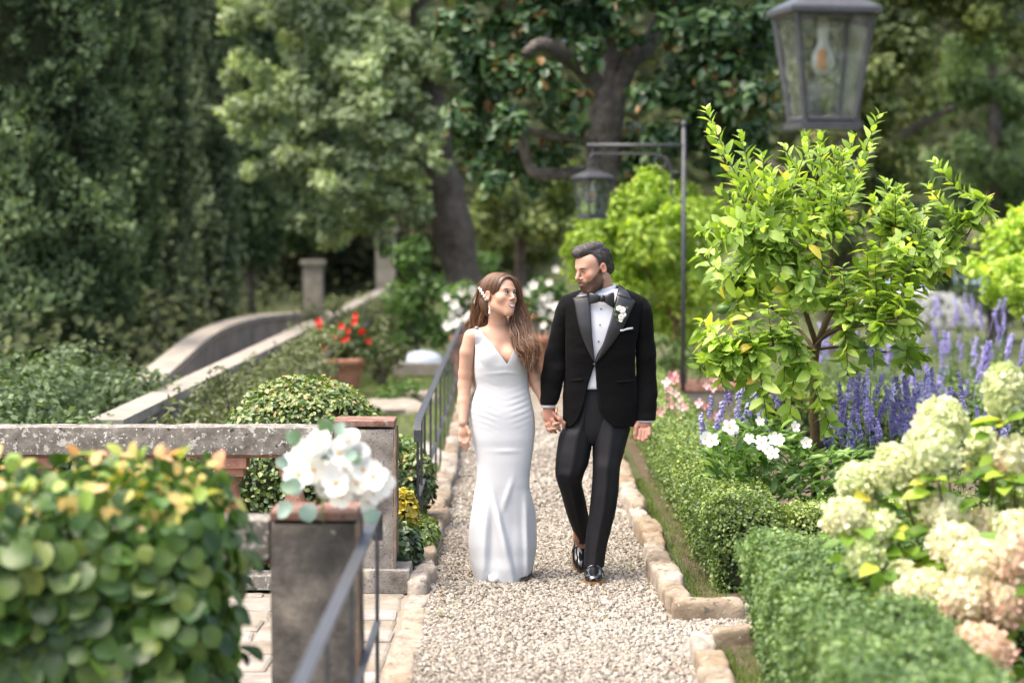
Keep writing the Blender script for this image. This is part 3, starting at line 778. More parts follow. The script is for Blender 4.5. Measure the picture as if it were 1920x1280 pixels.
M_mag = leaf_mat('magnolia_leaf', [(0, (.012, .03, .014)), (.5, (.028, .062, .024)), (.86, (.055, .10, .03)), (.88, (.075, .045, .015)), (1, (.11, .06, .02))], .42, .15, spec=.4, gain=1.7)
d = 26.0
mag_l = [([P_(1150, 760, d), P_(1140, 560, d), P_(1138, 400, d), P_(1132, 280, d), P_(1140, 190, d)], .25, .18), ([P_(1138, 220, d), P_(1110, 150, d), P_(1060, 105, 25.6), P_(1015, 82, 25.3), P_(985, 100, 25.1)], .12, .05), ([P_(1145, 210, d), P_(1180, 120, d), P_(1215, 80, 26.2), P_(1235, 20, 26.4), P_(1240, -80, 26.5)], .12, .05), ([P_(1135, 330, d), P_(1070, 325, 25.7), P_(1005, 325, 25.4), P_(985, 290, 25.3), P_(975, 220, 25.2)], .09, .04), ([P_(1132, 280, d), P_(1090, 262, 25.7), P_(1030, 255, 25.5), P_(970, 240, 25.4)], .08, .03), ([P_(1140, 200, d), P_(1150, 90, 26.1), P_(1130, -40, 26.2)], .15, .07)]
mag_c = [(855, 50, 40), (880, 120, 45), (905, 190, 45), (868, 235, 35), (905, 290, 38), (945, 60, 45), (950, 140, 42), (955, 230, 35), (1010, 30, 45), (1020, 150, 34), (1070, 40, 40), (1075, 180, 26), (1040, 210, 26), (1120, 20, 40), (930, 340, 24), (960, 300, 28),
         (1250, 170, 34), (1290, 60, 50), (1290, 140, 50), (1350, 50, 50), (1350, 130, 50), (1330, 215, 48), (1400, 90, 50), (1405, 180, 48), (1400, 260, 44), (1290, 250, 36), (1240, 260, 34), (1190, 255, 26), (1205, 310, 28), (1350, 300, 36), (1440, 40, 45), (1170, 5, 30), (1250, -10, 50), (1105, 95, 26), (1175, 70, 26), (1085, 235, 20), (1015, 290, 22), (1050, 290, 20), (1205, 180, 24), (1000, 340, 20), (1185, 340, 22),
         (900, -60, 80), (1040, -80, 90), (1180, -90, 90), (1330, -80, 90), (1100, -220, 120), (1260, -230, 120)]
crown_tree('magnolia_tree', 'magnolia with twisted bare limbs and big glossy leaves behind the groom', P_(1150, 744, d), mag_l, pxc(mag_c, d - .5, .6), M_mag, M_bark, .145, 270, tmpl='fold', width=.68, group='garden trees', tone=.15, up=.5, shell=.8)

# ---- darker trees closing the view
M_dkt = leaf_mat('laurel_leaf', [(0, (.014, .02, .008)), (.5, (.035, .05, .016)), (.8, (.07, .085, .025)), (.93, (.11, .12, .035)), (1, (.14, .09, .05))], .55, .25, spec=.35, gain=2.8)
M_dkt2 = leaf_mat('weeping_spray', [(0, (.02, .032, .016)), (.5, (.045, .068, .032)), (1, (.085, .12, .055))], .75, .25, spec=.2, gain=3)
rt_c = [(1470, 60, 80), (1540, 150, 90), (1500, 280, 80), (1620, 40, 90), (1600, 270, 90), (1690, 140, 90), (1680, 300, 80), (1560, 390, 70), (1480, 380, 60), (1660, 420, 60), (1420, 360, 50), (1760, 40, 90), (1850, 30, 90), (1560, -80, 110), (1720, -100, 120), (1880, -90, 110), (1640, -250, 150), (1820, -260, 150), (1440, 470, 50), (1520, 480, 50), (1610, 490, 50)]
crown_tree('laurel_tree', 'dark olive green tree behind the lemon tree', at(1580, 690, 34), [([at(1580, 690, 34), at(1570, 450, 34), at(1590, 200, 34), at(1600, -100, 34)], .28, .1), ([at(1575, 400, 34), at(1480, 330, 33.6), at(1420, 300, 33.4)], .1, .04), ([at(1580, 330, 34), at(1700, 250, 33.6), at(1790, 200, 33.4)], .1, .04)], sub_clumps(pxc(rt_c, 34, .9), 9, .42), M_dkt, M_bark, .12, 230, group='garden trees', tone=.5)
wp_c = [(1790, 210, 60), (1870, 160, 70), (1930, 230, 70), (1800, 310, 60), (1880, 300, 70), (1940, 350, 70), (1780, 410, 60), (1860, 420, 60), (1930, 460, 60), (1760, 500, 50), (1840, 520, 50), (1900, 560, 50), (1830, 110, 60)]
crown_tree('weeping_conifer', 'soft grey green weeping conifer at the picture edge', at(1870, 670, 37), [([at(1870, 670, 37), at(1870, 400, 37), at(1860, 100, 37)], .2, .06)], sub_clumps(pxc(wp_c, 37, .6), 8, .45), M_dkt2, M_bark, .13, 330, group='garden trees', width=.4, up=-.3)
mid_c = [(900, 420, 40), (930, 360, 40), (985, 400, 40), (960, 450, 35), (1020, 420, 40), (1050, 380, 40), (890, 480, 30), (1010, 470, 30), (1080, 440, 40), (940, 300, 45), (1040, 330, 45)]
crown_tree('bay_tree', 'soft green tree seen between the oak trunk and the magnolia', at(980, 620, 38), [([at(980, 630, 38), at(975, 480, 38), at(980, 380, 38)], .12, .05)], pxc(mid_c, 38, .6), leaf_mat('bay_leaf', [(0, (.03, .045, .015)), (.5, (.06, .085, .025)), (1, (.11, .14, .04))], .6, .3, gain=2), M_bark, .13, 300, group='garden trees')
# the wooded slope behind everything: one mass
n = 34000
X = np.concatenate((rng.uniform(-16, 16, 25000), rng.uniform(-30, -16, 4500), rng.uniform(16, 30, 4500))); Yw = rng.uniform(49.5, 62, n); Z = rng.random(n) ** 1.15 * 10
Yw = 50 + (Yw - 49.5) * .5 + .55 * Z * .5 + 1.2 * vnoise(np.stack((X, Z, X * 0), 1), .6, 4)
nb = vnoise(np.stack((X, Z, X * 0), 1), .55, 8)
leaf_cloud('woodland', np.stack((X, Yw, Z), 1), np.tile(np.array((0, -1.0, .5)), (n, 1)), .34 * rng.uniform(.6, 1.4, n), leaf_mat('woodland_leaf', [(0, (.012, .018, .008)), (.5, (.03, .042, .016)), (1, (.07, .085, .03))], .7, .25, spec=.2, gain=1.5), None, 'quad', .7, .3, .9, np.clip(.4 + .35 * nb + .2 * rng.normal(size=n), 0, 1))
o = bpy.data.objects['woodland']; tag(o, 'dense dark woodland on the slope behind the garden', 'woodland', kind='stuff')
# a bank right behind it so that no daylight shows through
hb = np.array([(x_, 57 + z_ * .45, z_) for z_ in np.linspace(-1, 14, 8) for x_ in np.linspace(-36, 36, 25)]); hb[:, 1] += 1.0 * vnoise(hb, .25, 3)
obj('hillside', hb, grid_faces(8, 25), M_core)['kind'] = 'structure'

# undergrowth under the cypresses; between the trunks added to darken lawn where tree shade belongs
n = 19000; X = np.concatenate((rng.uniform(-10, 9, 10000), rng.uniform(-9, -4.1, 9000))); Yw = np.concatenate((rng.uniform(40, 49, 10000), rng.uniform(18, 40, 9000))); kk = ~((X > -4.3) & (X < 1.6) & (Yw < 46.5)); X, Yw = X[kk], Yw[kk]; n = len(X)
Z = rng.random(n) * (.75 + .5 * vnoise(np.stack((X, Yw, X * 0), 1), .7, 9))
leaf_cloud('undergrowth', np.stack((X, Yw, Z), 1), np.tile(np.array((0, -.6, .8)), (n, 1)), .13 * rng.uniform(.6, 1.4, n), leaf_mat('undergrowth_leaf', [(0, (.015, .022, .009)), (.5, (.04, .055, .02)), (1, (.09, .11, .04))], .7, .25, spec=.2), None, 'quad', .6, .3, .9)
n = 7000; X = rng.uniform(-6.5, .5, n); Yw = rng.uniform(46.9, 48.6, n); Z = rng.random(n) * (2.3 + .8 * vnoise(np.stack((X, X * 0, X * 0), 1), .9, 2))
leaf_cloud('shade_leaves', np.stack((X, Yw + .25 * Z, Z), 1), np.tile(np.array((0, -.8, .6)), (n, 1)), .2 * rng.uniform(.6, 1.4, n), leaf_mat('shade_leaf', [(0, (.010, .014, .007)), (.5, (.022, .03, .013)), (1, (.05, .06, .025))], .8, .15, spec=.1), None, 'quad', .6, .3, .9)  # added leaf mass, coloured dark to stand in for deep shade under the trees
tag(bpy.data.objects['shade_leaves'], 'dark leaves added in place of deep shade behind the cream gate pillars', 'shade_leaves', kind='stuff')
tag(bpy.data.objects['undergrowth'], 'dark undergrowth beneath the cypresses, and in place of tree shade behind the walls', 'undergrowth', kind='stuff')

# ---- shrubs
def shrub(name, label, clumps, mat, leaf, per_m2, cat='shrub', group=None, **k):
    c = np.array(clumps); base = (float(c[:, 0].mean()), float(c[:, 1].mean()), 0)
    return crown_tree(name, label, base, [([(base[0] + rng.normal() * .05, base[1], 0), (q[0] * .5 + base[0] * .5, q[1] * .5 + base[1] * .5, q[2] * .5), tuple(q[:3])], .02, .006) for q in c[:5]], clumps, mat, M_bark, leaf, per_m2, cat, group=group, **k)
M_shr = leaf_mat('shrub_leaf', [(0, (.025, .05, .012)), (.5, (.05, .10, .022)), (1, (.10, .17, .04))], .5, .35, gain=1.6)
M_rosem = leaf_mat('greyish_shrub_leaf', [(0, (.03, .042, .018)), (.5, (.07, .085, .038)), (1, (.14, .155, .08))], .7, .3, gain=1.6)
M_cit2 = leaf_mat('young_citrus_leaf', [(0, (.075, .115, .022)), (.4, (.15, .21, .04)), (.8, (.22, .285, .06)), (1, (.29, .33, .08))], .4, .55, tcol=(1.1, 1.15, .35), gain=2.5)
shrub('climbing_rose', 'green climbing rose with white blooms at the foot of the oak', pxc([(770, 480, 38), (800, 540, 40), (760, 560, 40), (790, 610, 40), (750, 630, 36), (820, 620, 34)], 30, .3), M_shr, .09, 420, group='shrubs')
shrub('bushy_shrub', 'green shrub growing behind the oak trunk', pxc([(910, 500, 30), (900, 540, 34), (930, 540, 30), (905, 590, 34)], 33, .3), M_shr, .09, 420, group='shrubs')
shrub('wispy_shrub', 'wispy grey green shrub above the balustrade end', pxc([(380, 740, 34), (420, 715, 40), (470, 735, 40), (440, 770, 36), (520, 760, 34)], 18.5, .4), M_rosem, .055, 700, group='shrubs', width=.35, shell=.9)
shrub('wispy_shrub', 'arching shrub in front of the curved wall', pxc([(520, 690, 30), (560, 665, 36), (600, 690, 40), (560, 720, 40), (620, 640, 30), (500, 740, 30)], 21, .4), M_rosem, .06, 600, group='shrubs', width=.35, shell=.9)
shrub('wispy_shrub', 'tall loose shrub spilling over the straight parapet', pxc([(590, 590, 26), (630, 570, 24), (560, 560, 16), (530, 548, 12), (660, 610, 24), (700, 600, 20)], 31, .4), M_rosem, .08, 420, group='shrubs', width=.35, shell=.9)
shrub('wispy_shrub', 'dull green shrub beside the big geranium pot', pxc([(700, 650, 28), (720, 610, 26), (740, 660, 30), (710, 690, 26)], 28, .4), M_rosem, .08, 420, group='shrubs', shell=.9)
shrub('low_shrub', 'low dark green shrub on the lawn behind the stone post', pxc([(740, 735, 20), (770, 728, 20), (720, 745, 18)], 25, .3), M_shr, .06, 600, group='shrubs')
shrub('low_shrub', 'low dark green shrub by the flat stone near the railing', pxc([(760, 850, 30), (770, 830, 22)], 16.8, .2), M_shr, .04, 900, group='shrubs')
for i_, y_ in enumerate(np.arange(17.5, 40, 2.3)):
    x_ = -2.76 + .44 * (y_ - 16.4) / 27 + .38; cl_ = [(x_ + rng.normal() * .12, y_ + rng.uniform(-1, 1), rng.uniform(.12, .42), rng.uniform(.2, .34)) for _ in range(7)]
    shrub('parapet_shrub', ['first', 'second', 'third', 'fourth', 'fifth', 'sixth', 'seventh', 'eighth', 'ninth', 'tenth'][i_] + ' loose grey green shrub along the straight parapet, counted from the balustrade', cl_, M_rosem, .055 + .0012 * y_, 420, group='shrubs along the parapet', width=.35, shell=.9)
for x_, y_, lab in ((-3.3, 16.5, 'grey green bush behind the balustrade below the broad cypress'), (-3.9, 18.5, 'dark bush at the picture edge behind the balustrade'), (-3.3, 19.5, 'bush in front of the start of the curving parapet')):
    shrub('bushy_shrub', lab, [(x_ + rng.normal() * .35, y_ + rng.normal() * .4, rng.uniform(.15, .6), rng.uniform(.3, .45)) for _ in range(9)], M_cyp, .06, 520, group='shrubs', shell=.8)
# geraniums and white pot flowers
def flower_mesh(name, mat, petals=5, cup=.25, w=.62, center=None):
    V, F, mi = [], [], []
    for i in range(petals):
        a = 2 * pi * i / petals; ca, sa = math.cos(a), math.sin(a); s = len(V)
        for x, y_, z in ((0, .06, 0), (w * .5, .45, cup * .5), (w * .42, .85, cup * .9), (0, 1, cup), (-w * .42, .85, cup * .9), (-w * .5, .45, cup * .5), (0, .55, cup * .35)):
            V.append((x * ca - y_ * sa, x * sa + y_ * ca, z))
        F += [(s + j, s + (j + 1) % 6, s + 6) for j in range(6)]; mi += [0] * 6
    mats = [mat]
    if center is not None:
        v, f = lathe([(.0, -.02), (.14, .0), (.12, .1), (0, .14)], 8); s = len(V); V += list(map(tuple, v)); F += [tuple(int(i) + s for i in q) for q in f]; mi += [1] * len(f); mats.append(center)
    return raw_mesh(name, V, F, mats, True, mat_idx=mi)
M_wpet = leaf_mat('white_petal', [(0, (.78, .78, .74)), (1, (.86, .86, .84))], .6, .3, tcol=(1, 1, .95), spec=.3)
M_yc = plain('yellow_eye', (.75, .42, .05), .7)
M_redpet = leaf_mat('geranium_petal', [(0, (.55, .03, .015)), (1, (.65, .08, .03))], .6, .3, tcol=(1, .5, .4))
FL_WHITE = flower_mesh('blossom', M_wpet, 5, .3, .75, M_yc); FL_RED = flower_mesh('blossom', M_redpet, 6, .5, .7)
def face_rot(dx, dy, dz, tw=0.0):
    return (Vector((dx, dy, dz)).to_track_quat('Z', 'Y').to_matrix() @ Matrix.Rotation(tw, 3, 'Z'))
def potted(name, label, clumps, leafmat, leaf, per, flowers, me, fs, d, cat='flowering plant'):
    t = shrub(name, label, clumps, leafmat, leaf, per, cat, 'potted flowers')
    for x, y_ in flowers:
        p = at(x, y_, d + rng.uniform(-.35, -.15)); inst('blossom', me, t, p, face_rot(rng.normal() * .4, -1, .3 + rng.normal() * .3, rng.uniform(0, 6)), fs * rng.uniform(.8, 1.15))
M_ger = leaf_mat('geranium_leaf', [(0, (.035, .055, .02)), (.6, (.07, .10, .035)), (1, (.12, .15, .05))], .6, .3, gain=1.4)
potted('geranium', 'red geraniums spilling from the big terracotta pot', pxc([(620, 650, 26), (650, 630, 30), (680, 655, 26), (640, 672, 28), (605, 628, 18), (665, 610, 18)], 26, .15), M_ger, .07, 600, [(597, 604), (640, 612), (652, 620), (665, 604), (650, 634), (642, 640), (668, 592), (610, 655), (690, 640), (630, 630), (678, 620), (600, 612)], FL_RED, .042, 26)
potted('white_dipladenia', 'white flowers spilling from the pot left of the bride\'s head', pxc([(850, 560, 26), (870, 545, 26), (845, 590, 20), (880, 575, 22), (900, 560, 20)], 27, .15), M_shr, .07, 500, [(838, 556), (852, 570), (866, 548), (846, 590), (858, 605), (876, 562), (885, 545), (860, 582), (880, 590), (893, 560), (840, 610), (872, 598)], FL_WHITE, .058, 27)
potted('white_dipladenia', 'white flowers in the pot between the bride and groom', pxc([(1000, 560, 26), (1015, 540, 26), (1035, 570, 26), (985, 575, 20), (1020, 595, 20), (1045, 545, 20)], 27.5, .15), M_shr, .07, 500, [(1000, 535), (1030, 530), (1002, 555), (1018, 558), (1026, 570), (996, 578), (1015, 585), (1042, 575), (1020, 610), (1042, 505), (1035, 592), (985, 548), (1030, 555), (1008, 570)], FL_WHITE, .058, 27.5)

# ---- the other lemon trees
c2 = [(1110, 440, 45), (1160, 400, 50), (1150, 480, 50), (1215, 380, 50), (1225, 450, 55), (1280, 410, 50), (1300, 480, 50), (1200, 520, 45), (1260, 530, 50), (1235, 345, 26), (1320, 400, 36), (1100, 500, 35), (1330, 540, 36), (1170, 555, 40), (1240, 590, 40), (1300, 580, 36), (1080, 470, 26), (1210, 340, 20), (1285, 360, 26), (1340, 460, 26), (1130, 560, 34), (1190, 600, 34), (1280, 630, 26)]
cc = pxc(c2, 25.3, .45)
tips = []
for x, y, z, r in cc:
    for _ in range(3): v = sphere_pts(1)[0]; v[2] = abs(v[2]); tips.append((x + v[0] * r, y + v[1] * r, z + v[2] * r * 1.1, r * .33))
crown_tree('lemon_tree', 'bright green bushy lemon tree right behind the groom', at(1265, 753, 25.3), [([at(1265, 753, 25.3), at(1263, 700, 25.3), at(1268, 600, 25.3)], .03, .022), ([at(1268, 610, 25.3), at(1220, 520, 25.3), at(1160, 440, 25.2)], .02, .006), ([at(1268, 610, 25.3), at(1290, 500, 25.3), at(1300, 420, 25.2)], .02, .006)], cc + tips, M_cit2, M_twig, .075, 620, tmpl='fold', width=.7, group='lemon trees', up=.5, tone=.2, shell=.8)
c3 = [(1885, 450, 45), (1930, 420, 50), (1900, 510, 45), (1950, 500, 50), (1840, 500, 30), (1870, 545, 34), (1930, 560, 40)]
crown_tree('lemon_tree', 'bright green lemon tree cut off at the picture edge', at(1930, 805, 22), [([at(1930, 805, 22), at(1925, 560, 22), at(1920, 450, 22)], .03, .015)], pxc(c3, 22, .3), M_cit2, M_twig, .075, 560, tmpl='fold', width=.7, group='lemon trees', up=.5, tone=.2, shell=.8)
shrub('low_shrub', 'leafy green plants filling the planter under the slender lamp', pxc([(1250, 680, 22), (1290, 670, 22), (1235, 640, 18), (1320, 690, 18), (1270, 650, 18), (1330, 640, 18)], 24.4, .2), M_shr, .06, 600, group='shrubs')

# ---- clipped box hedges
M_box = leaf_mat('box_leaf', [(0, (.022, .038, .011)), (.4, (.053, .085, .022)), (.75, (.108, .148, .04)), (1, (.185, .21, .065))], .45, .3, tcol=(1.1, 1.15, .4), spec=.45, gain=2.3)
M_box_b = leaf_mat('box_leaf_bluish', [(0, (.025, .05, .014)), (.45, (.058, .105, .032)), (.8, (.11, .17, .055)), (1, (.17, .23, .085))], .45, .3, tcol=(1.1, 1.15, .5), spec=.45, gain=1.8)
def hedge(label, boxes, mat, dens, leaf, wob=.035, fade=None):
    b0 = boxes[0]; t = thing('box_hedge', label, 'hedge', ((b0[0] + b0[1]) / 2, (b0[2] + b0[3]) / 2, 0), 'clipped box hedges')
    Ps, Os = [], []
    core = MB()
    for x0, x1, y0, y1, h_ in boxes:
        core.box(((x0 + x1) / 2, (y0 + y1) / 2, (h_ - .07) / 2), (x1 - x0 - .12, y1 - y0 - .12, h_ - .07), bev=.04)
        for face, area in (('l', (y1 - y0) * h_), ('r', (y1 - y0) * h_ * .5), ('f', (x1 - x0) * h_), ('b', (x1 - x0) * h_ * .3), ('t', (x1 - x0) * (y1 - y0))):
            n = int(area * dens); u, v = rng.random(n), rng.random(n)
            if face in 'lr':
                X = np.full(n, x0 if face == 'l' else x1); Y = y0 + u * (y1 - y0); Z = v * h_; O = np.tile((-1.0 if face == 'l' else 1.0, 0, 0), (n, 1))
            elif face in 'fb':
                X = x0 + u * (x1 - x0); Y = np.full(n, y0 if face == 'f' else y1); Z = v * h_; O = np.tile((0, -1.0 if face == 'f' else 1.0, 0), (n, 1))
            else:
                X = x0 + u * (x1 - x0); Y = y0 + v * (y1 - y0); Z = np.full(n, h_); O = np.tile((0, 0, 1.0), (n, 1))
            P = np.stack((X, Y, Z), 1)
            if fade: keep = rng.random(n) < np.clip(fade / P[:, 1], .25, 1) ** 2; P, O = P[keep], O[keep]
            # rounded shoulders, a foot that draws in, uneven clipping
            c = np.stack((np.clip(P[:, 0], x0 + .1, x1 - .1), np.clip(P[:, 1], y0 + .1, y1 - .1), np.minimum(P[:, 2], h_ - .1)), 1)
            dv_ = P - c; P = c + unit(dv_) * .1
            foot = np.clip(1 - P[:, 2] / .25, 0, 1)[:, None]
            P = P - O * np.array((1, 1, 0)) * .07 * foot
            P = P + O * (wob * vnoise(P, 3.2, 1) + wob * .9 * vnoise(P, 11, 2))[:, None] - O * (rng.random(len(P)) ** 2 * .05)[:, None] + O * (rng.random(len(P)) ** 9 * .04)[:, None]
            Ps.append(P); Os.append(O)
    P, O = np.concatenate(Ps), np.concatenate(Os)
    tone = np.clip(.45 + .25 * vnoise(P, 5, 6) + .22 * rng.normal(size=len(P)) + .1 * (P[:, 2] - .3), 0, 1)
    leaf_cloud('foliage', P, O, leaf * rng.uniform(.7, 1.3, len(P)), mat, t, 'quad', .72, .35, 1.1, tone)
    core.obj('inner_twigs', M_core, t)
    return t
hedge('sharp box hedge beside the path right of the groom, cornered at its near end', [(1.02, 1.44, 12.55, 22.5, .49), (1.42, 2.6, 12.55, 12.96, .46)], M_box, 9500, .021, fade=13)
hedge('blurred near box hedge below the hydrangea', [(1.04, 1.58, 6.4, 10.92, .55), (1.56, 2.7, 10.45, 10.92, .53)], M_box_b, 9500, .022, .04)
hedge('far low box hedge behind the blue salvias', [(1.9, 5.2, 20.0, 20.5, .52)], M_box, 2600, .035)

# ---- ivy dome behind the balustrade
def dome(name, label, c, r, n, mat, leaf, cat='shrub', tmpl='fold'):
    t = thing(name, label, cat, (c[0], c[1], 0))
    d_ = sphere_pts(n); d_[:, 2] = np.where(d_[:, 2] < -.75, -d_[:, 2], d_[:, 2])
    rr = (1 + .05 * vnoise(d_ * 3, 1.5, 4) - .10 * rng.random(n) ** 2)
    P = d_ * np.array(r) * rr[:, None] + np.array(c); k = P[:, 2] > .02; P, d_ = P[k], d_[k]
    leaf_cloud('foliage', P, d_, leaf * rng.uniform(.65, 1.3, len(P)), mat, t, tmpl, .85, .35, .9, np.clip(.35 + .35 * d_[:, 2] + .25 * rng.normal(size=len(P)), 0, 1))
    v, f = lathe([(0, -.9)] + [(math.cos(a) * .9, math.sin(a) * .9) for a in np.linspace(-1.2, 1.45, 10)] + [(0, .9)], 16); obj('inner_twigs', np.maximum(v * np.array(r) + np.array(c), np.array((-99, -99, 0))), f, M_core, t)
    return t
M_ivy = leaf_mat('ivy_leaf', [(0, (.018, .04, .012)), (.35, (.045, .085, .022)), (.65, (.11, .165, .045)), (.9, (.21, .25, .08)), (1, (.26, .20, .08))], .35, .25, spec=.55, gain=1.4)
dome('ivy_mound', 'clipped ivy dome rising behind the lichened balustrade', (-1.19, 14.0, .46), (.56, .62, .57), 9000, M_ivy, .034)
M_euo = leaf_mat('golden_euonymus_leaf', [(0, (.32, .26, .02)), (.5, (.55, .44, .05)), (.85, (.68, .58, .16)), (1, (.12, .2, .03))], .4, .3, tcol=(1, 1, .4))
dome('golden_euonymus', 'small golden leaved euonymus between the stone post and the railing', (-.605, 13.35, .33), (.075, .10, .12), 420, M_euo, .038)
M_dkleaf = leaf_mat('dark_leaf', [(0, (.012, .03, .012)), (.6, (.035, .065, .022)), (1, (.10, .14, .04))], .35, .2, spec=.5, gain=1.4)
dome('ivy_clump', 'dark glossy leaves at the kerb under the golden euonymus', (-.60, 13.2, .10), (.10, .28, .20), 700, M_dkleaf, .045)
dome('ivy_clump', 'ivy creeping over the kerb below the railing', (-.545, 14.1, .10), (.12, .45, .10), 900, M_box, .03)
dome('ivy_clump', 'pale green plant between the balusters beside the dark post', (-1.3, 13.15, .10), (.10, .12, .10), 320, M_box, .035)
dome('ivy_clump', 'rounded green bush behind the far stone post', (-.62, 15.2, .28), (.13, .25, .22), 900, M_ivy, .04)

# ---- grass: lawn strips and tufts, too fine to count
def grass(n, x0, x1, y0, y1, h0, h1, patch=None):
    P = np.stack((rng.uniform(x0, x1, n), rng.uniform(y0, y1, n), np.full(n, -.01)), 1)
    if patch is not None: P = P[vnoise(P, patch, 3) + .5 * rng.normal(size=len(P)) > -.25]
    return P, rng.uniform(h0, h1, len(P))
gs = [grass(14000, .89, 1.13, 11.9, 18, .012, .042, 1.3), grass(2600, .93, 1.1, 9.4, 11.0, .015, .045, 3.0), grass(5000, -.62, -.54, 13.0, 22, .03, .10), grass(16000, -2.2, -.6, 14.5, 30, .03, .08, .8), grass(9000, 1.5, 6, 21, 32, .04, .1)]
for x, y_, r_, n in ((-.36, 11.95, .06, 260), (.62, 13.55, .12, 240), (.55, 14.4, .14, 200), (-.33, 15.6, .1, 300), (-.30, 16.8, .12, 300), (.66, 15.6, .08, 160)):
    P = np.array((x, y_, -.005)) + np.c_[rng.normal(size=(n, 2)) * r_ * np.array((.6, 1)), np.zeros(n)]; gs.append((P, rng.uniform(.012, .03, n)))
P = np.concatenate([g[0] for g in gs]); H = np.concatenate([g[1] for g in gs])
LEAF['blade'] = (np.array([(-.5, 0, 0), (.5, 0, 0), (.1, 1, .25)]), np.array([(0, 1, 2)]))
D = unit(np.array((0, 0, 1.0)) + rng.normal(size=P.shape) * .45); V, F, k = scatter(P, D, rng.normal(size=P.shape), H, 'blade', .14)
o = obj('grass', V, F, leaf_mat('grass_blade', [(0, (.05, .085, .02)), (.6, (.10, .16, .035)), (1, (.20, .21, .08))], .6, .35, gain=1.4), None, True, {'r': np.repeat(rng.random(len(P)), k)}); tag(o, 'short green grass along the kerbs and on the lawn', 'grass', kind='stuff')

# fallen leaves and petals on the gravel
n = 150; P = np.stack((np.where(rng.random(n) < .6, rng.uniform(-.42, -.2, n), rng.uniform(.3, .75, n)), rng.uniform(9.8, 18, n), rng.uniform(.012, .018, n)), 1)
V, F, k = scatter(P, np.c_[rng.normal(size=(n, 2)), rng.normal(size=n) * .15], np.c_[rng.normal(size=(n, 2)) * .3, np.ones(n)], rng.uniform(.015, .04, n), 'fold', .7)
o = obj('leaf_litter', V, F, leaf_mat('dry_leaf', [(0, (.10, .16, .04)), (.35, (.16, .13, .06)), (.7, (.24, .14, .07)), (1, (.45, .36, .2))], .7, .1), None, True, {'r': np.repeat(rng.random(n), k)}); tag(o, 'scattered dry and green leaves fallen on the gravel path', 'leaves', kind='stuff')
# ================================================================== plants with leaves and flowers one can pick out
def big_leaf(name, mat, shape='round', nseg=7, cols=(-1, -.5, 0, .5, 1)):
    """a leaf surface with a raised fold along the midrib; along +Y, upper side +Z, length 1"""
    s = np.linspace(0, 1, nseg)
    if shape == 'round': w = .52 * np.sin(pi * np.clip(s * .93 + .07, 0, 1)) ** .55; w[-1] = .0; w[0] = .12
    elif shape == 'lemon': w = .235 * np.sin(pi * s ** .85) ** .8; w[0] = .01; w[-1] = 0
    else: w = .15 * np.sin(pi * s ** .8); w[-1] = 0
    V, F = [], []
    for i, (q, ww) in enumerate(zip(s, w)):
        z = -.22 * q * q + .08 * q; dip = -.06 if (shape == 'round' and i == 0) else 0
        for sd_ in cols: V.append((sd_ * ww, q + (dip if abs(sd_) == 1 else 0) + (.0), z + .22 * ww * abs(sd_) ** 1.5 + .02 * math.sin(9 * q + 3 * sd_)))
    F = [tuple(r) for r in grid_faces(nseg, len(cols))]
    return raw_mesh(name, V, F, mat, True)
def leaf_rot(D, U):
    D = Vector(D).normalized(); U = Vector(U); S = D.cross(U).normalized(); Nn = S.cross(D)
    return Matrix((S, D, Nn)).transposed()

# ---- the big-leafed bush in front
STOPS_BUSH = [(0, (.022, .055, .014)), (.5, (.05, .105, .02)), (.8, (.085, .15, .028)), (1, (.14, .19, .035))]
M_bl = obj_leaf_mat('broad_leaf', STOPS_BUSH, rough=.38, trans=.3, tcol=(1.1, 1.15, .4)); M_bl_new = obj_leaf_mat('young_broad_leaf', [(0, (.12, .19, .04)), (.45, (.21, .25, .06)), (.65, (.30, .25, .10)), (.85, (.38, .22, .12)), (1, (.34, .15, .09))], rough=.45, trans=.4, tcol=(1.1, 1, .55), gain=2)
M_bl_s = leaf_mat('broad_leaf_mass', [(0, (.016, .04, .010)), (.5, (.045, .095, .02)), (.84, (.085, .15, .028)), (.86, (.20, .22, .05)), (1, (.30, .19, .08))], .4, .3, gain=1.9)
LB = big_leaf('leaf', M_bl); LBN = big_leaf('leaf', M_bl_new)
bx0, bx1, by0, by1, bz1 = -2.3, -.975, 7.72, 8.5, 1.11
t = thing('broad_leafed_bush', 'big blurred bush of round green leaves with orange young tips in front', 'bush', (-1.5, 8.1, 0))
def bush_pt(n):
    """points on the bush's rounded block, outward directions"""
    fc = rng.choice(4, n, p=[.52, .26, .12, .10]); u, v = rng.random(n), rng.random(n)
    x = np.where(fc == 1, bx0 + u * (bx1 - bx0), np.where(fc == 2, bx1, np.where(fc == 3, bx0 + u * (bx1 - bx0), bx0 + u * (bx1 - bx0))))
    y = np.where(fc == 0, by0, np.where(fc == 3, by1, by0 + v * (by1 - by0)))
    z = np.where(fc == 1, bz1, .12 + v * (bz1 - .12)); z = np.where(fc == 2, .12 + u * (bz1 - .12), z)
    P = np.stack((x, y, z), 1)
    c = np.stack((np.clip(x, bx0 + .11, bx1 - .11), np.clip(y, by0 + .11, by1 - .11), np.minimum(z, bz1 - .11)), 1); O = unit(P - c)
    P = c + O * .11 + O * (.045 * vnoise(P, 3.5, 7) + .03 * vnoise(P, 8, 8))[:, None]
    low = np.clip((.62 - P[:, 2]) / .5, 0, 1); P[:, 1] += low * .10 * (fc == 0); P[:, 0] -= low * .07 * (P[:, 0] > -1.2)
    return P, O
n = 3600; P, O = bush_pt(n); P -= O * (rng.random(n)[:, None] * .16)
gap = vnoise(P, 3.0, 21); keep = ~((P[:, 2] < .75) & (gap > .38)); P, O = P[keep], O[keep]; n = len(P)
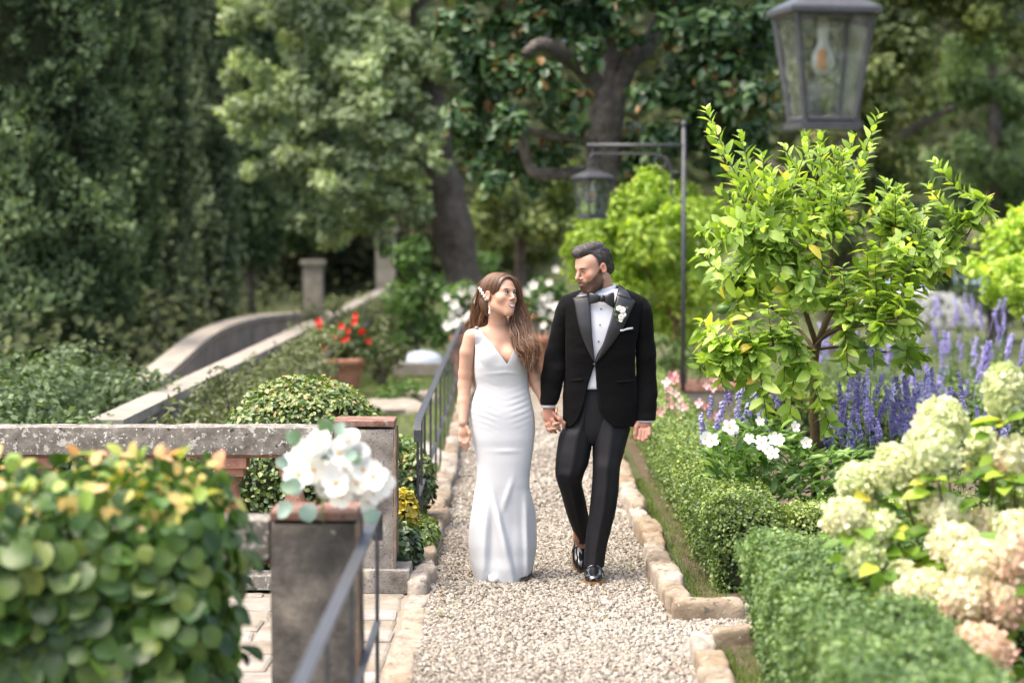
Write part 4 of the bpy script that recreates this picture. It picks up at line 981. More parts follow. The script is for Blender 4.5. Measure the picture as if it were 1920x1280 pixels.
D = unit(O * .25 + np.array((0, 0, -.75)) + rng.normal(size=(n, 3)) * .55); U = unit(O + np.array((0, 0, .5)) + rng.normal(size=(n, 3)) * .3)
topq = np.clip((P[:, 2] - .95) / .15, 0, 1); r_ = np.where(rng.random(n) < topq * .42, .85 + .15 * rng.random(n), .85 * np.clip(rng.random(n), 0, .98))
LEAF['round'] = (np.array([(0, 0, 0), (.4, .1, .08), (.5, .45, .12), (.3, .85, .0), (0, 1, -.12), (-.3, .85, 0), (-.5, .45, .12), (-.4, .1, .08), (0, .45, -.01)]), np.array([(8, i, (i + 1) % 8) for i in range(8)]))
V, F, k = scatter(P, D, U, np.where(P[:, 2] > .95, .055, .095) * rng.uniform(.55, 1.2, n), 'round', 1.0)
o = obj('foliage', V, F, M_bl_s, t, True, {'r': np.repeat(r_, k)}); o['kind'] = 'stuff'
P, O = bush_pt(1500); vis = (O[:, 1] < .1) & (P[:, 0] > -1.78) & (P[:, 2] > .36) & ~((P[:, 2] < .75) & (vnoise(P, 3.0, 21) > .33)); P, O = P[vis][:300], O[vis][:300]
for p, o_ in zip(P, O):
    new = p[2] > 1.03 and random.random() < .5; dn = -.2 if new else -.8
    dd = np.array((o_[0] * .5 + random.gauss(0, .45), o_[1] * .4 + random.gauss(0, .2), dn + random.gauss(0, .3) + (.6 if new else 0))); uu = o_ + np.array((random.gauss(0, .25), random.gauss(0, .2), .5))
    inst('leaf', LBN if new else LB, t, p + o_ * .02, leaf_rot(dd, uu), random.uniform(.04, .07) if new else (random.uniform(.045, .08) if p[2] > .95 else random.uniform(.055, .108)))
m = MB()
for i in range(26):
    x, y_ = random.uniform(bx0 + .2, bx1 - .15), random.uniform(by0 + .15, by1 - .1); v, f = limb([(x * .6 + -1.6 * .4, y_, 0), (x, y_, .4), (x + random.gauss(0, .1), y_ - .05, random.uniform(.8, 1.1))], .012, .004, 8, 5); m.add(v, f)
m.obj('stems', M_bark, t, True)

# ---- the lemon tree in focus
M_lem = obj_leaf_mat('lemon_leaf', [(0, (.075, .125, .022)), (.35, (.145, .22, .04)), (.7, (.22, .305, .065)), (.95, (.31, .39, .10)), (.98, (.38, .35, .06)), (1, (.45, .27, .04))], rough=.38, trans=.45, tcol=(1.1, 1.12, .35), spec=.45, gain=2.1)
M_lem_s = leaf_mat('lemon_leaf_mass', [(0, (.06, .105, .018)), (.35, (.125, .195, .036)), (.7, (.20, .28, .058)), (.97, (.28, .36, .09)), (1, (.38, .30, .05))], .38, .45, tcol=(1.1, 1.12, .35), spec=.45, gain=2.1)
LL = [big_leaf('leaf', M_lem, 'lemon') for _ in range(1)]
TY = 14.0
t = thing('lemon_tree', 'sharp yellow green lemon tree with upright shoots right of the groom', 'tree', at(1530, 1043, TY), 'lemon trees')
Q = lambda x, y_, dy=0.0: at(x, y_, TY + dy)
main = [([Q(1530, 1043), Q(1529, 860), Q(1526, 760), Q(1527, 680), Q(1533, 640)], .030, .024), ([Q(1533, 640), Q(1550, 600), Q(1562, 570, .05), Q(1560, 500, .1), Q(1556, 420, .1)], .022, .008), ([Q(1530, 645), Q(1515, 600, -.1), Q(1500, 560, -.15), Q(1470, 500, -.2), Q(1440, 430, -.2)], .018, .007), ([Q(1540, 632), Q(1590, 600, .1), Q(1625, 560, .15), Q(1650, 500, .15), Q(1680, 440, .2)], .020, .008), ([Q(1526, 655), Q(1500, 620, .2), Q(1450, 580, .3), Q(1400, 540, .35)], .013, .006), ([Q(1528, 650), Q(1560, 620, -.2), Q(1620, 610, -.35), Q(1680, 600, -.4)], .012, .005), ([Q(1640, 520, .15), Q(1690, 500, .1), Q(1750, 487, .1), Q(1785, 480, .05), Q(1815, 440, .05), Q(1845, 380, .05)], .009, .003), ([Q(1526, 660), Q(1490, 640, -.25), Q(1440, 650, -.4), Q(1380, 670, -.45)], .010, .004), ([Q(1530, 655), Q(1590, 650, .2), Q(1660, 660, .25), Q(1720, 655, .2)], .010, .004)]
m = MB(); nodes = []
for pts, a_, b_ in main:
    v, f = limb(pts, a_, b_, 16, 7); m.add(v, f)
    if a_ < .029: nodes += list(curve(pts, 16)[3:])
nodes = np.array(nodes)
tipsL = [(1323, 205, -.1, .34), (1330, 250, .1, .3), (1388, 250, 0, .3), (1400, 300, .15, .3), (1430, 290, -.2, .3), (1470, 275, .1, .3), (1505, 240, 0, .3), (1515, 275, -.2, .3), (1540, 250, .2, .3), (1575, 290, -.1, .3), (1600, 255, .1, .3), (1648, 215, 0, .36), (1635, 270, -.15, .3), (1660, 340, .2, .25), (1700, 370, 0, .25), (1752, 305, .05, .3), (1750, 370, .15, .25), (1770, 400, .0, .2), (1845, 375, .05, .3), (1815, 420, .05, .2), (1312, 435, 0, .2), (1330, 470, -.3, .22), (1310, 470, .2, .2), (1345, 540, -.2, .25), (1370, 500, .3, .25), (1318, 600, -.1, .25), (1312, 615, -.4, .2), (1370, 580, .25, .2), (1310, 690, -.3, .25), (1330, 660, -.1, .25), (1350, 720, -.4, .25), (1400, 720, -.3, .25), (1420, 760, -.35, .2), (1470, 740, -.3, .25), (1480, 790, -.25, .2), (1540, 760, -.4, .2), (1560, 820, -.2, .15), (1590, 700, -.3, .2), (1640, 680, .1, .2), (1700, 690, .1, .2), (1720, 650, .2, .2), (1690, 560, -.3, .22), (1720, 590, -.2, .2), (1730, 540, .1, .2), (1700, 470, .3, .25), (1740, 450, -.1, .2), (1640, 400, -.2, .25), (1610, 350, .2, .25), (1560, 350, -.25, .25), (1510, 350, .2, .25), (1460, 360, -.25, .25), (1420, 370, .2, .25), (1370, 400, -.1, .25), (1350, 360, .15, .25), (1395, 440, -.3, .22), (1440, 440, -.35, .25), (1490, 430, -.3, .25), (1540, 430, -.35, .25), (1590, 430, -.3, .25), (1640, 460, -.3, .25), (1580, 500, -.35, .22), (1520, 510, -.35, .22), (1460, 520, -.35, .22), (1400, 510, -.3, .22), (1380, 620, -.35, .2), (1430, 620, -.35, .2), (1480, 600, -.4, .2), (1640, 560, -.35, .2), (1600, 560, -.3, .2), (1530, 560, -.35, .18), (1440, 570, -.4, .2), (1500, 690, -.35, .2), (1420, 690, -.45, .2), (1380, 690, -.5, .22), (1440, 800, -.45, .2), (1650, 640, -.4, .2), (1340, 620, -.5, .2), (1400, 580, -.45, .22), (1345, 690, -.5, .2), (1700, 400, -.1, .25), (1725, 425, .15, .22), (1690, 445, -.2, .22), (1665, 385, .1, .25), (1745, 480, -.1, .2), (1670, 510, -.3, .22), (1715, 520, .2, .22), (1625, 450, -.3, .22), (1690, 350, .05, .25), (1620, 310, 0, .25), (1480, 320, -.1, .25), (1440, 330, .2, .25), (1380, 340, -.2, .25), (1360, 440, -.3, .22), (1340, 500, .1, .22), (1760, 520, .1, .18), (1730, 500, -.25, .2), (1655, 600, -.35, .2), (1700, 620, -.3, .2), (1765, 430, 0, .22), (1785, 455, .1, .2), (1755, 465, -.15, .2), (1735, 395, .1, .22), (1715, 460, 0, .22), (1770, 495, .1, .18), (1740, 350, -.05, .22), (1680, 420, .25, .22), (1640, 540, .3, .22), (1590, 600, .3, .2), (1420, 540, .3, .22), (1480, 560, .3, .2), (1380, 470, .3, .22), (1370, 600, .1, .2), (1690, 570, .2, .2), (1610, 500, .3, .22)]
for _ in range(62):
    a = rng.uniform(0, 2 * pi); q = math.sqrt(rng.random()); tipsL.append((1550 + 190 * q * math.cos(a), 430 + 160 * q * math.sin(a), rng.uniform(-.35, .45), .24))
LP, LD, LU, LS = [], [], [], []
for x, y_, dy, ln in tipsL:
    p = Q(x, y_, dy); j = nodes[np.argmin(np.linalg.norm((nodes - p) * np.array((1, 1, .8)) + np.array((0, 0, -.18)) * 0, axis=1))]
    c = (p + j) / 2 + np.array((0, 0, -.04 if p[2] > j[2] else .05)); K = curve([j, c, p], 12)
    v, f = tube_vf(K, np.linspace(.006, .0018, 12), 5); m.add(v, f)
    L = np.linalg.norm(np.diff(K, axis=0), axis=1).sum(); k0 = max(0.05, 1 - ln * 1.6 / max(L, .05)); nl = int(12 + ln * 50)
    for i, s in enumerate(np.linspace(k0, 1, nl)):
        q = s * 11; i0 = min(int(q), 10); pp = K[i0] + (K[i0 + 1] - K[i0]) * (q - i0); T = unit(K[min(i0 + 1, 11)] - K[max(i0 - 1, 0)])
        a = i * 2.4 + random.gauss(0, .4); side = unit(np.cross(T, (.3, .4, .8))); up_ = np.cross(side, T); rad = side * math.cos(a) + up_ * math.sin(a)
        young = p[2] > Q(0, 420)[2]
        D_ = T * (.75 if young else .35) + rad * .8 + np.array((0, 0, .15 if young else -.15 + random.gauss(0, .25))); U_ = rad * -.5 + T * .7 + np.array((0, -.1, .8))
        LP.append(pp); LD.append(D_); LU.append(U_ + rng.normal(size=3) * .35); LS.append((random.uniform(.07, .11) if young else random.uniform(.09, .135)) * (1 - .45 * max(0, s - .8) / .2))
m.obj('branches', M_twig, t, True)
LP, LD, LU, LS = map(np.array, (LP, LD, LU, LS)); front = np.argsort(LP[:, 1] - LS * 2.5)[:300]; isf = np.zeros(len(LP), bool); isf[front] = True
for i in np.where(isf)[0]: inst('leaf', LL[0], t, LP[i], leaf_rot(LD[i], LU[i]), float(LS[i]))
q = [i for i in range(len(LP)) if not isf[i]]; sm_ = big_leaf('leaf', M_lem_s, 'lemon', 5, (-1, 0, 1)); lv = np.array([v.co for v in sm_.vertices]); lf = np.array([tuple(p.vertices) for p in sm_.polygons]); bpy.data.meshes.remove(sm_)
LEAF['lemon'] = (lv, lf); V, F, k = scatter(LP[q], LD[q], LU[q], LS[q], 'lemon'); o = obj('foliage', V, F, M_lem_s, t, True, {'r': np.repeat(rng.random(len(q)), k)}); o['kind'] = 'stuff'
v, f = lathe([(0, -.042), (.008, -.038), (.026, -.018), (.03, 0), (.026, .018), (.008, .038), (.005, .046), (0, .046)], 12); LEM = raw_mesh('lemon', v, f, plain('green_lemon', (.05, .11, .018), .4))
for x, y_, dy in ((1598, 697, -.25), (1355, 580, -.3), (1495, 690, -.3)): inst('lemon', LEM, t, Q(x, y_, dy), (.6, 1.2, .3))

# ---- salvias
M_sal = obj_leaf_mat('salvia_flower', [(0, (.22, .19, .44)), (.5, (.34, .31, .60)), (1, (.48, .47, .74))], rough=.7, trans=.2, tcol=(.9, .9, 1.1), spec=.2)
M_sal_l = leaf_mat('salvia_leaf', [(0, (.035, .07, .025)), (.6, (.07, .125, .045)), (1, (.12, .18, .07))], .6, .35, gain=1.5)
def spike_mesh(seed, whorls=13):
    r_ = np.random.default_rng(seed); V, F = [], []
    v, f = tube_vf([(0, 0, -.16), (.003, 0, 0), (0, 0, .15)], .0018, 4); V += list(map(tuple, v)); F += f
    for w in range(whorls):
        z = w / whorls * .155; rr = .0145 * (1 - .55 * w / whorls)
        bx = r_.normal() * .004
        for i in range(int(r_.integers(3, 9))):
            a = r_.uniform(0, 2 * pi); c = np.array((math.cos(a) * rr, math.sin(a) * rr, z + r_.normal() * .003)); o_ = np.array((math.cos(a), math.sin(a), .5)); s = .0082 * r_.uniform(.6, 1.35); c = c + np.array((bx, 0, 0)); b = np.cross(o_, (0, 0, 1)); b /= np.linalg.norm(b); u = np.cross(b, o_)
            k = len(V); V += [tuple(c + s * b), tuple(c + s * u), tuple(c - s * b), tuple(c - s * u), tuple(c + o_ * s * .9)]; F += [(k, k + 1, k + 4), (k + 1, k + 2, k + 4), (k + 2, k + 3, k + 4), (k + 3, k, k + 4)]
    return raw_mesh('flower_spike', V, F, M_sal, False)
SP = [spike_mesh(i, (13, 9, 16, 11, 7, 14, 12)[i]) for i in range(7)]
def salvia(label, spots, d, base_px, n_leaf, sc=1.0):
    x0, x1 = base_px; b = at((x0 + x1) / 2, 640, d); t = thing('blue_salvia', label, 'flowering plant', (b[0], d, 0), 'blue salvias')
    P, D = [], []; m = MB()
    for x, y_ in spots:
        p = at(x, y_, d + rng.uniform(-.25, .35)); root = np.array((b[0] + (p[0] - b[0]) * .6, p[1] + rng.normal() * .08, .02))
        inst('flower_spike', SP[int(rng.integers(7))], t, p - np.array((0, 0, .06)), (rng.normal() * .2, rng.normal() * .2 + (p[0] - root[0]) * .5, rng.uniform(0, 6)), sc * rng.uniform(.8, 1.25))
        K = curve([root, (root + p) / 2, p - np.array((0, 0, .2 * sc))], 6); v, f = tube_vf(K, .002, 4); m.add(v, f)
        for _ in range(n_leaf):
            s = rng.random(); P.append(K[int(s * 5)] + rng.normal(size=3) * .03); D.append(np.r_[rng.normal(size=2), .5])
    m.obj('stems', M_stem, t); P, D = np.array(P), np.array(D)
    V, F, k = scatter(P, D, np.tile((0, 0, 1.0), (len(P), 1)) + rng.normal(size=P.shape) * .3, .06 * sc * rng.uniform(.6, 1.4, len(P)), 'fold', .45); obj('foliage', V, F, M_sal_l, t, True, {'r': np.repeat(rng.random(len(P)), k)})
def spots(n, x0, x1, y0, y1): return [(rng.uniform(x0, x1), rng.uniform(y0, y1)) for _ in range(n)]
salvia('blue salvia spikes left of the lemon trunk', [(1365, 735), (1385, 765), (1395, 800), (1345, 790), (1320, 812), (1400, 750), (1425, 770), (1435, 740), (1445, 800), (1462, 745), (1330, 760), (1410, 790), (1375, 800), (1350, 820), (1390, 730), (1440, 830)], 14.3, (1340, 1460), 34)
salvia('blue salvia spikes just right of the lemon trunk', [(1572, 775), (1590, 730), (1605, 760), (1612, 800), (1622, 745), (1640, 735), (1580, 810), (1600, 790), (1632, 790), (1645, 775), (1560, 800), (1618, 840), (1650, 830), (1565, 770), (1625, 715), (1634, 645), (1595, 830), (1555, 830), (1575, 740), (1585, 790), (1610, 735), (1640, 810), (1655, 750), (1600, 815), (1570, 840), (1628, 770), (1648, 795)], 14.0, (1560, 1650), 30, 1.12)
salvia('blue salvia spikes behind the tallest hydrangea head', [(1665, 750), (1680, 780), (1702, 745), (1712, 770), (1695, 800), (1690, 830), (1730, 760), (1750, 715), (1672, 810), (1700, 830), (1710, 800), (1668, 730), (1688, 745), (1718, 745), (1675, 795), (1705, 780), (1725, 790), (1740, 740)], 14.0, (1660, 1740), 30, 1.12)
salvia('blue salvia spikes between the two upper hydrangea heads', [(1805, 725), (1800, 745), (1812, 760), (1835, 780), (1845, 770), (1862, 790), (1870, 810), (1850, 800), (1838, 800), (1780, 755), (1880, 800), (1860, 775)], 14.3, (1790, 1880), 28)
for i, (x, y_, d_, lab) in enumerate(((1690, 620, 21.5, 'hazy blue salvias beyond the lemon tree below the white pool block'), (1800, 600, 22, 'hazy blue salvias below the cut off lemon tree'), (1880, 610, 21, 'hazy blue salvias at the picture edge'), (1590, 620, 23, 'hazy blue salvias seen through the lemon branches'), (1850, 680, 18.5, 'loose blue salvias behind the top hydrangea head'), (1720, 680, 19, 'loose blue salvias above the far low hedge'))):
    salvia(lab, spots(17, x - 60, x + 60, y_ - 35, y_ + 65), d_, (x - 50, x + 50), 40, .95)
# ---- white dipladenia under the lemon tree, pink gaura
M_dip = leaf_mat('dipladenia_leaf', [(0, (.03, .07, .015)), (.5, (.075, .15, .03)), (1, (.16, .25, .06))], .35, .35, spec=.5, gain=1.6)
t = thing('white_dipladenia', 'low leafy plant with white star flowers under the lemon tree', 'flowering plant', at(1400, 1060, 13.6))
P, D = [], []
for _ in range(1150):
    x, y_ = rng.uniform(1330, 1620), rng.uniform(800, 935); y_ += 25 * abs(min(x, 1500) - 1420) / 80 - 10 + (30 if x > 1500 else 0); p = at(x, y_, 13.65 + rng.uniform(-.3, .35)); P.append(p); D.append((rng.normal() * .8 + (x - 1420) / 120, rng.normal() * .6 - .2, rng.uniform(-.1, .9)))
P, D = np.array(P), np.array(D); V, F, k = scatter(P, D, np.tile((0, -.3, 1.0), (len(P), 1)), .085 * rng.uniform(.6, 1.25, len(P)), 'fold', .5); obj('foliage', V, F, M_dip, t, True, {'r': np.repeat(rng.random(len(P)), k)})
for x, y_, s in ((1333, 826, .05), (1322, 822, .04), (1368, 801, .05), (1372, 806, .04), (1404, 823, .035), (1427, 829, .045), (1429, 836, .04), (1447, 850, .045), (1452, 822, .04), (1462, 825, .04), (1490, 800, .035), (1512, 830, .035), (1424, 790, .03)): inst('blossom', FL_WHITE, t, at(x, y_, 13.25 + rng.uniform(-.05, .1)), face_rot(rng.normal() * .35, -1, .45 + rng.normal() * .2, rng.uniform(0, 6)), s)
M_pink = obj_leaf_mat('pink_petal', [(0, (.65, .22, .25)), (.6, (.75, .42, .42)), (1, (.8, .7, .68))], rough=.6, trans=.3, tcol=(1, .8, .8)); FL_PINK = flower_mesh('blossom', M_pink, 4, .4, .7)
t = thing('pink_gaura', 'pink flower sprays with strap leaves behind the box hedge', 'flowering plant', at(1280, 800, 18))
m = MB()
for _ in range(26):
    x, y_ = rng.uniform(1235, 1345), rng.uniform(700, 785); p = at(x, y_, 18 + rng.uniform(-.3, .3)); m.tube(curve([(p[0] * .6 + 1.35 * .4, p[1], 0), (p[0], p[1], p[2] * .5), p], 5), .003, 4); inst('blossom', FL_PINK, t, p, face_rot(rng.normal() * .5, -1, .4), rng.uniform(.02, .04))
m.obj('stems', M_stem, t)
P = np.array([at(rng.uniform(1240, 1340), 800, 18 + rng.uniform(-.3, .3)) for _ in range(90)]); P[:, 2] = .05; D = np.c_[rng.normal(size=(90, 2)) * .5, np.ones(90)]; V, F, k = scatter(P, D, rng.normal(size=P.shape), .42 * rng.uniform(.6, 1.2, 90), 'fold', .09); obj('foliage', V, F, M_sal_l, t, True, {'r': np.repeat(rng.random(90), k)})

# ---- hydrangea
M_hyd = leaf_mat('hydrangea_floret', [(0, (.42, .50, .22)), (.3, (.62, .65, .44)), (.55, (.68, .65, .49)), (.75, (.64, .50, .38)), (1, (.56, .31, .25))], .7, .35, tcol=(1.05, 1.05, .8), spec=.2, gain=1.15)
M_hyd_l = leaf_mat('hydrangea_leaf', [(0, (.05, .10, .014)), (.5, (.11, .19, .024)), (.85, (.20, .28, .035)), (1, (.30, .24, .04))], .45, .4, gain=1.9)
heads = [(1882, 722, 34, 44, .18, 9.6), (1765, 785, 46, 44, .28, 9.7), (1745, 838, 48, 46, .25, 9.5), (1682, 868, 42, 38, .3, 9.6), (1840, 832, 32, 32, .3, 9.9), (1902, 850, 34, 34, .5, 9.5), (1608, 897, 34, 30, .22, 9.7), (1585, 962, 38, 30, .45, 9.4), (1618, 940, 30, 28, .3, 9.7), (1652, 986, 31, 28, .18, 9.4), (1622, 1038, 32, 30, .12, 9.3), (1772, 960, 45, 32, .5, 9.5), (1850, 985, 32, 32, .6, 9.5), (1790, 1010, 46, 30, .5, 9.2), (1908, 985, 36, 30, .4, 9.3), (1840, 1050, 56, 40, .58, 9.0), (1908, 1035, 44, 44, .7, 8.9), (1735, 1100, 50, 33, .5, 9.1), (1688, 1078, 28, 30, .45, 9.3), (1812, 1115, 46, 36, .66, 8.9), (1680, 1120, 30, 26, .5, 9.2), (1830, 1212, 62, 42, .82, 8.6), (1815, 1282, 40, 22, .85, 8.5), (1872, 885, 28, 26, .08, 9.9), (1900, 920, 30, 26, .3, 9.9), (1885, 1120, 46, 40, .7, 8.9), (1720, 930, 26, 24, .2, 9.8)]
t = thing('hydrangea_bush', 'big hydrangea with lime, cream and peach flower heads at the lower edge', 'flowering shrub', (1.95, 9.5, 0))
m = MB(); LPx = []
for x, y_, rx, ry, tone, d_ in heads:
    p = at(x, y_, d_); sx, sz = 1.04 * rx * d_ / FPX, 1.06 * ry * d_ / FPX; n = int(620 * (sx * sz / .0064) ** .8) + 100; v, f = lathe([(math.cos(a) * .86, math.sin(a) * .86) for a in np.linspace(-1.5, 1.5, 9)], 12)
    dd = sphere_pts(n); taper = 1 - .28 * dd[:, 2]; P = p + dd * np.array((sx, sx, sz * 1.12)) * (taper * (1 + .10 * vnoise(dd * 3, 1.4, int(x))) * (1 - .22 * rng.random(n) ** 2))[:, None]
    V, F, k = scatter(P, rng.normal(size=P.shape), dd + rng.normal(size=P.shape) * .35, .025 * rng.uniform(.7, 1.3, n), 'quad', 1.0)
    tn = np.clip(tone + .10 * rng.normal(size=n) + .12 * vnoise(P, 14, 3) - .06 * dd[:, 2], 0, 1); hd = obj('flower_head', V, F, M_hyd, t, True, {'r': np.repeat(tn, k)}); v = v * (1 - .28 * v[:, 2:3]) * np.array((sx, sx, sz)) + p; obj('inner_florets', v, f, M_hyd, hd, True, {'r': np.full(len(v), max(tone - .1, 0))})
    root = np.array((1.95 + (p[0] - 1.95) * .35, 9.5 + rng.normal() * .15, 0)); K = curve([root, (root + p) / 2 + rng.normal(size=3) * .03, p], 8); m.tube(K, .005, 5)
    LPx += [(K[i] + rng.normal(size=3) * np.array((.05, .05, .03)), p) for i in (3, 4, 4, 5, 5, 6, 6, 6, 6) for _ in range(4)]
m.obj('stems', M_twig, t, True)
P = np.array([q[0] for q in LPx]); n = len(P); D = np.c_[rng.normal(size=(n, 2)), rng.uniform(-.3, .3, n)]; U = np.c_[rng.normal(size=(n, 2)) * .35, np.ones(n)] + np.array((0, -.35, 0))
V, F, k = scatter(P, D, U, .11 * rng.uniform(.6, 1.2, n), 'fold', .75); obj('foliage', V, F, M_hyd_l, t, True, {'r': np.repeat(rng.random(n), k)})

# ---- flower arrangement on the dark post
M_ros = obj_leaf_mat('ivory_petal', [(0, (.80, .79, .70)), (.5, (.84, .84, .81)), (1, (.87, .87, .87))], rough=.6, trans=.25, tcol=(1, 1, .95), spec=.3)
M_euc = obj_leaf_mat('eucalyptus_leaf', [(0, (.16, .25, .21)), (.6, (.24, .34, .30)), (1, (.14, .24, .12))], rough=.6, trans=.2)
ORC = flower_mesh('blossom', M_ros, 5, .28, .95, M_yc)
def rose_mesh():
    V, F = [], []
    for L, (n, r, h_, op) in enumerate(((3, .22, .8, .1), (4, .42, .85, .3), (5, .65, .8, .6), (6, .9, .62, 1.0), (7, 1.05, .4, 1.3))):
        for i in range(n):
            a0 = 2 * pi * i / n + L * .7; s = len(V)
            for v in np.linspace(0, 1, 4):
                for u in np.linspace(-.62, .62, 5):
                    a = a0 + u * 2 * pi / n; rr = r * (.35 + .65 * v ** .7) + .12 * op * v * v; V.append((rr * math.cos(a), rr * math.sin(a), h_ * math.sin(v * pi * .5) * (1 - .12 * u * u) - .12 * op * v ** 3))
            F += [tuple(int(q) + s for q in f) for f in grid_faces(4, 5)]
    return raw_mesh('rose', V, F, M_ros, True)
ROSE = rose_mesh(); EUC = big_leaf('eucalyptus_leaf', M_euc, 'round')
t = thing('flower_arrangement', 'white orchids and roses with eucalyptus lying on the dark stone post', 'flowers', (POST_X + .1, 8.85, .91))
DF = 8.75
for x, y_, s, kind_ in ((600, 832, .10, 'r'), (655, 825, .08, 'r'), (672, 850, .075, 'r'), (575, 850, .085, 'o'), (552, 866, .07, 'o'), (560, 890, .085, 'o'), (588, 880, .08, 'o'), (605, 865, .075, 'o'), (650, 885, .06, 'r'), (630, 905, .08, 'o'), (640, 930, .07, 'o'), (612, 915, .075, 'r'), (680, 880, .08, 'o'), (700, 893, .085, 'o'), (715, 905, .08, 'o'), (690, 910, .075, 'o'), (690, 940, .055, 'o'), (635, 850, .08, 'o'), (625, 885, .07, 'o'), (668, 905, .07, 'o'), (700, 925, .06, 'o')):
    p = at(x, y_, DF + rng.uniform(-.05, .08)); inst('rose' if kind_ == 'r' else 'orchid', ROSE if kind_ == 'r' else ORC, t, p, face_rot(rng.normal() * .35 + (x - 630) / 160, -1, .35 + (880 - y_) / 120 + rng.normal() * .2, rng.uniform(0, 6)), s * (.48 if kind_ == 'r' else .68))
for x, y_, dx, dz in ((560, 830, -.6, .6), (612, 812, -.1, 1), (632, 815, .5, 1), (555, 912, -1, -.1), (548, 945, -1, -.6), (575, 945, .2, -1), (612, 862, 0, .9), (650, 858, .6, .3), (540, 955, -.8, -.5), (566, 915, -1, .2), (660, 865, .4, .4), (690, 955, .5, -1), (540, 870, -1, .3)):
    inst('eucalyptus_leaf', EUC, t, at(x, y_, DF - .06 + rng.uniform(-.03, .03)), leaf_rot((dx, -.3, dz), (rng.normal() * .3, -1, .5)), .055 * rng.uniform(.8, 1.25))
m = MB()
for a in range(10): p = at(600 + 10 * a, 880 + 3 * (a % 3), DF + .05); m.tube(curve([p, p + np.array((0, .05, -.04)), (POST_X + .05, 8.9, .912)], 5), .004, 4)
m.tube(curve([at(606, 930, DF - .03), at(605, 950, DF - .05), at(606, 985, DF - .04)], 6), .004, 5); m.obj('stems', M_stem, t, True)
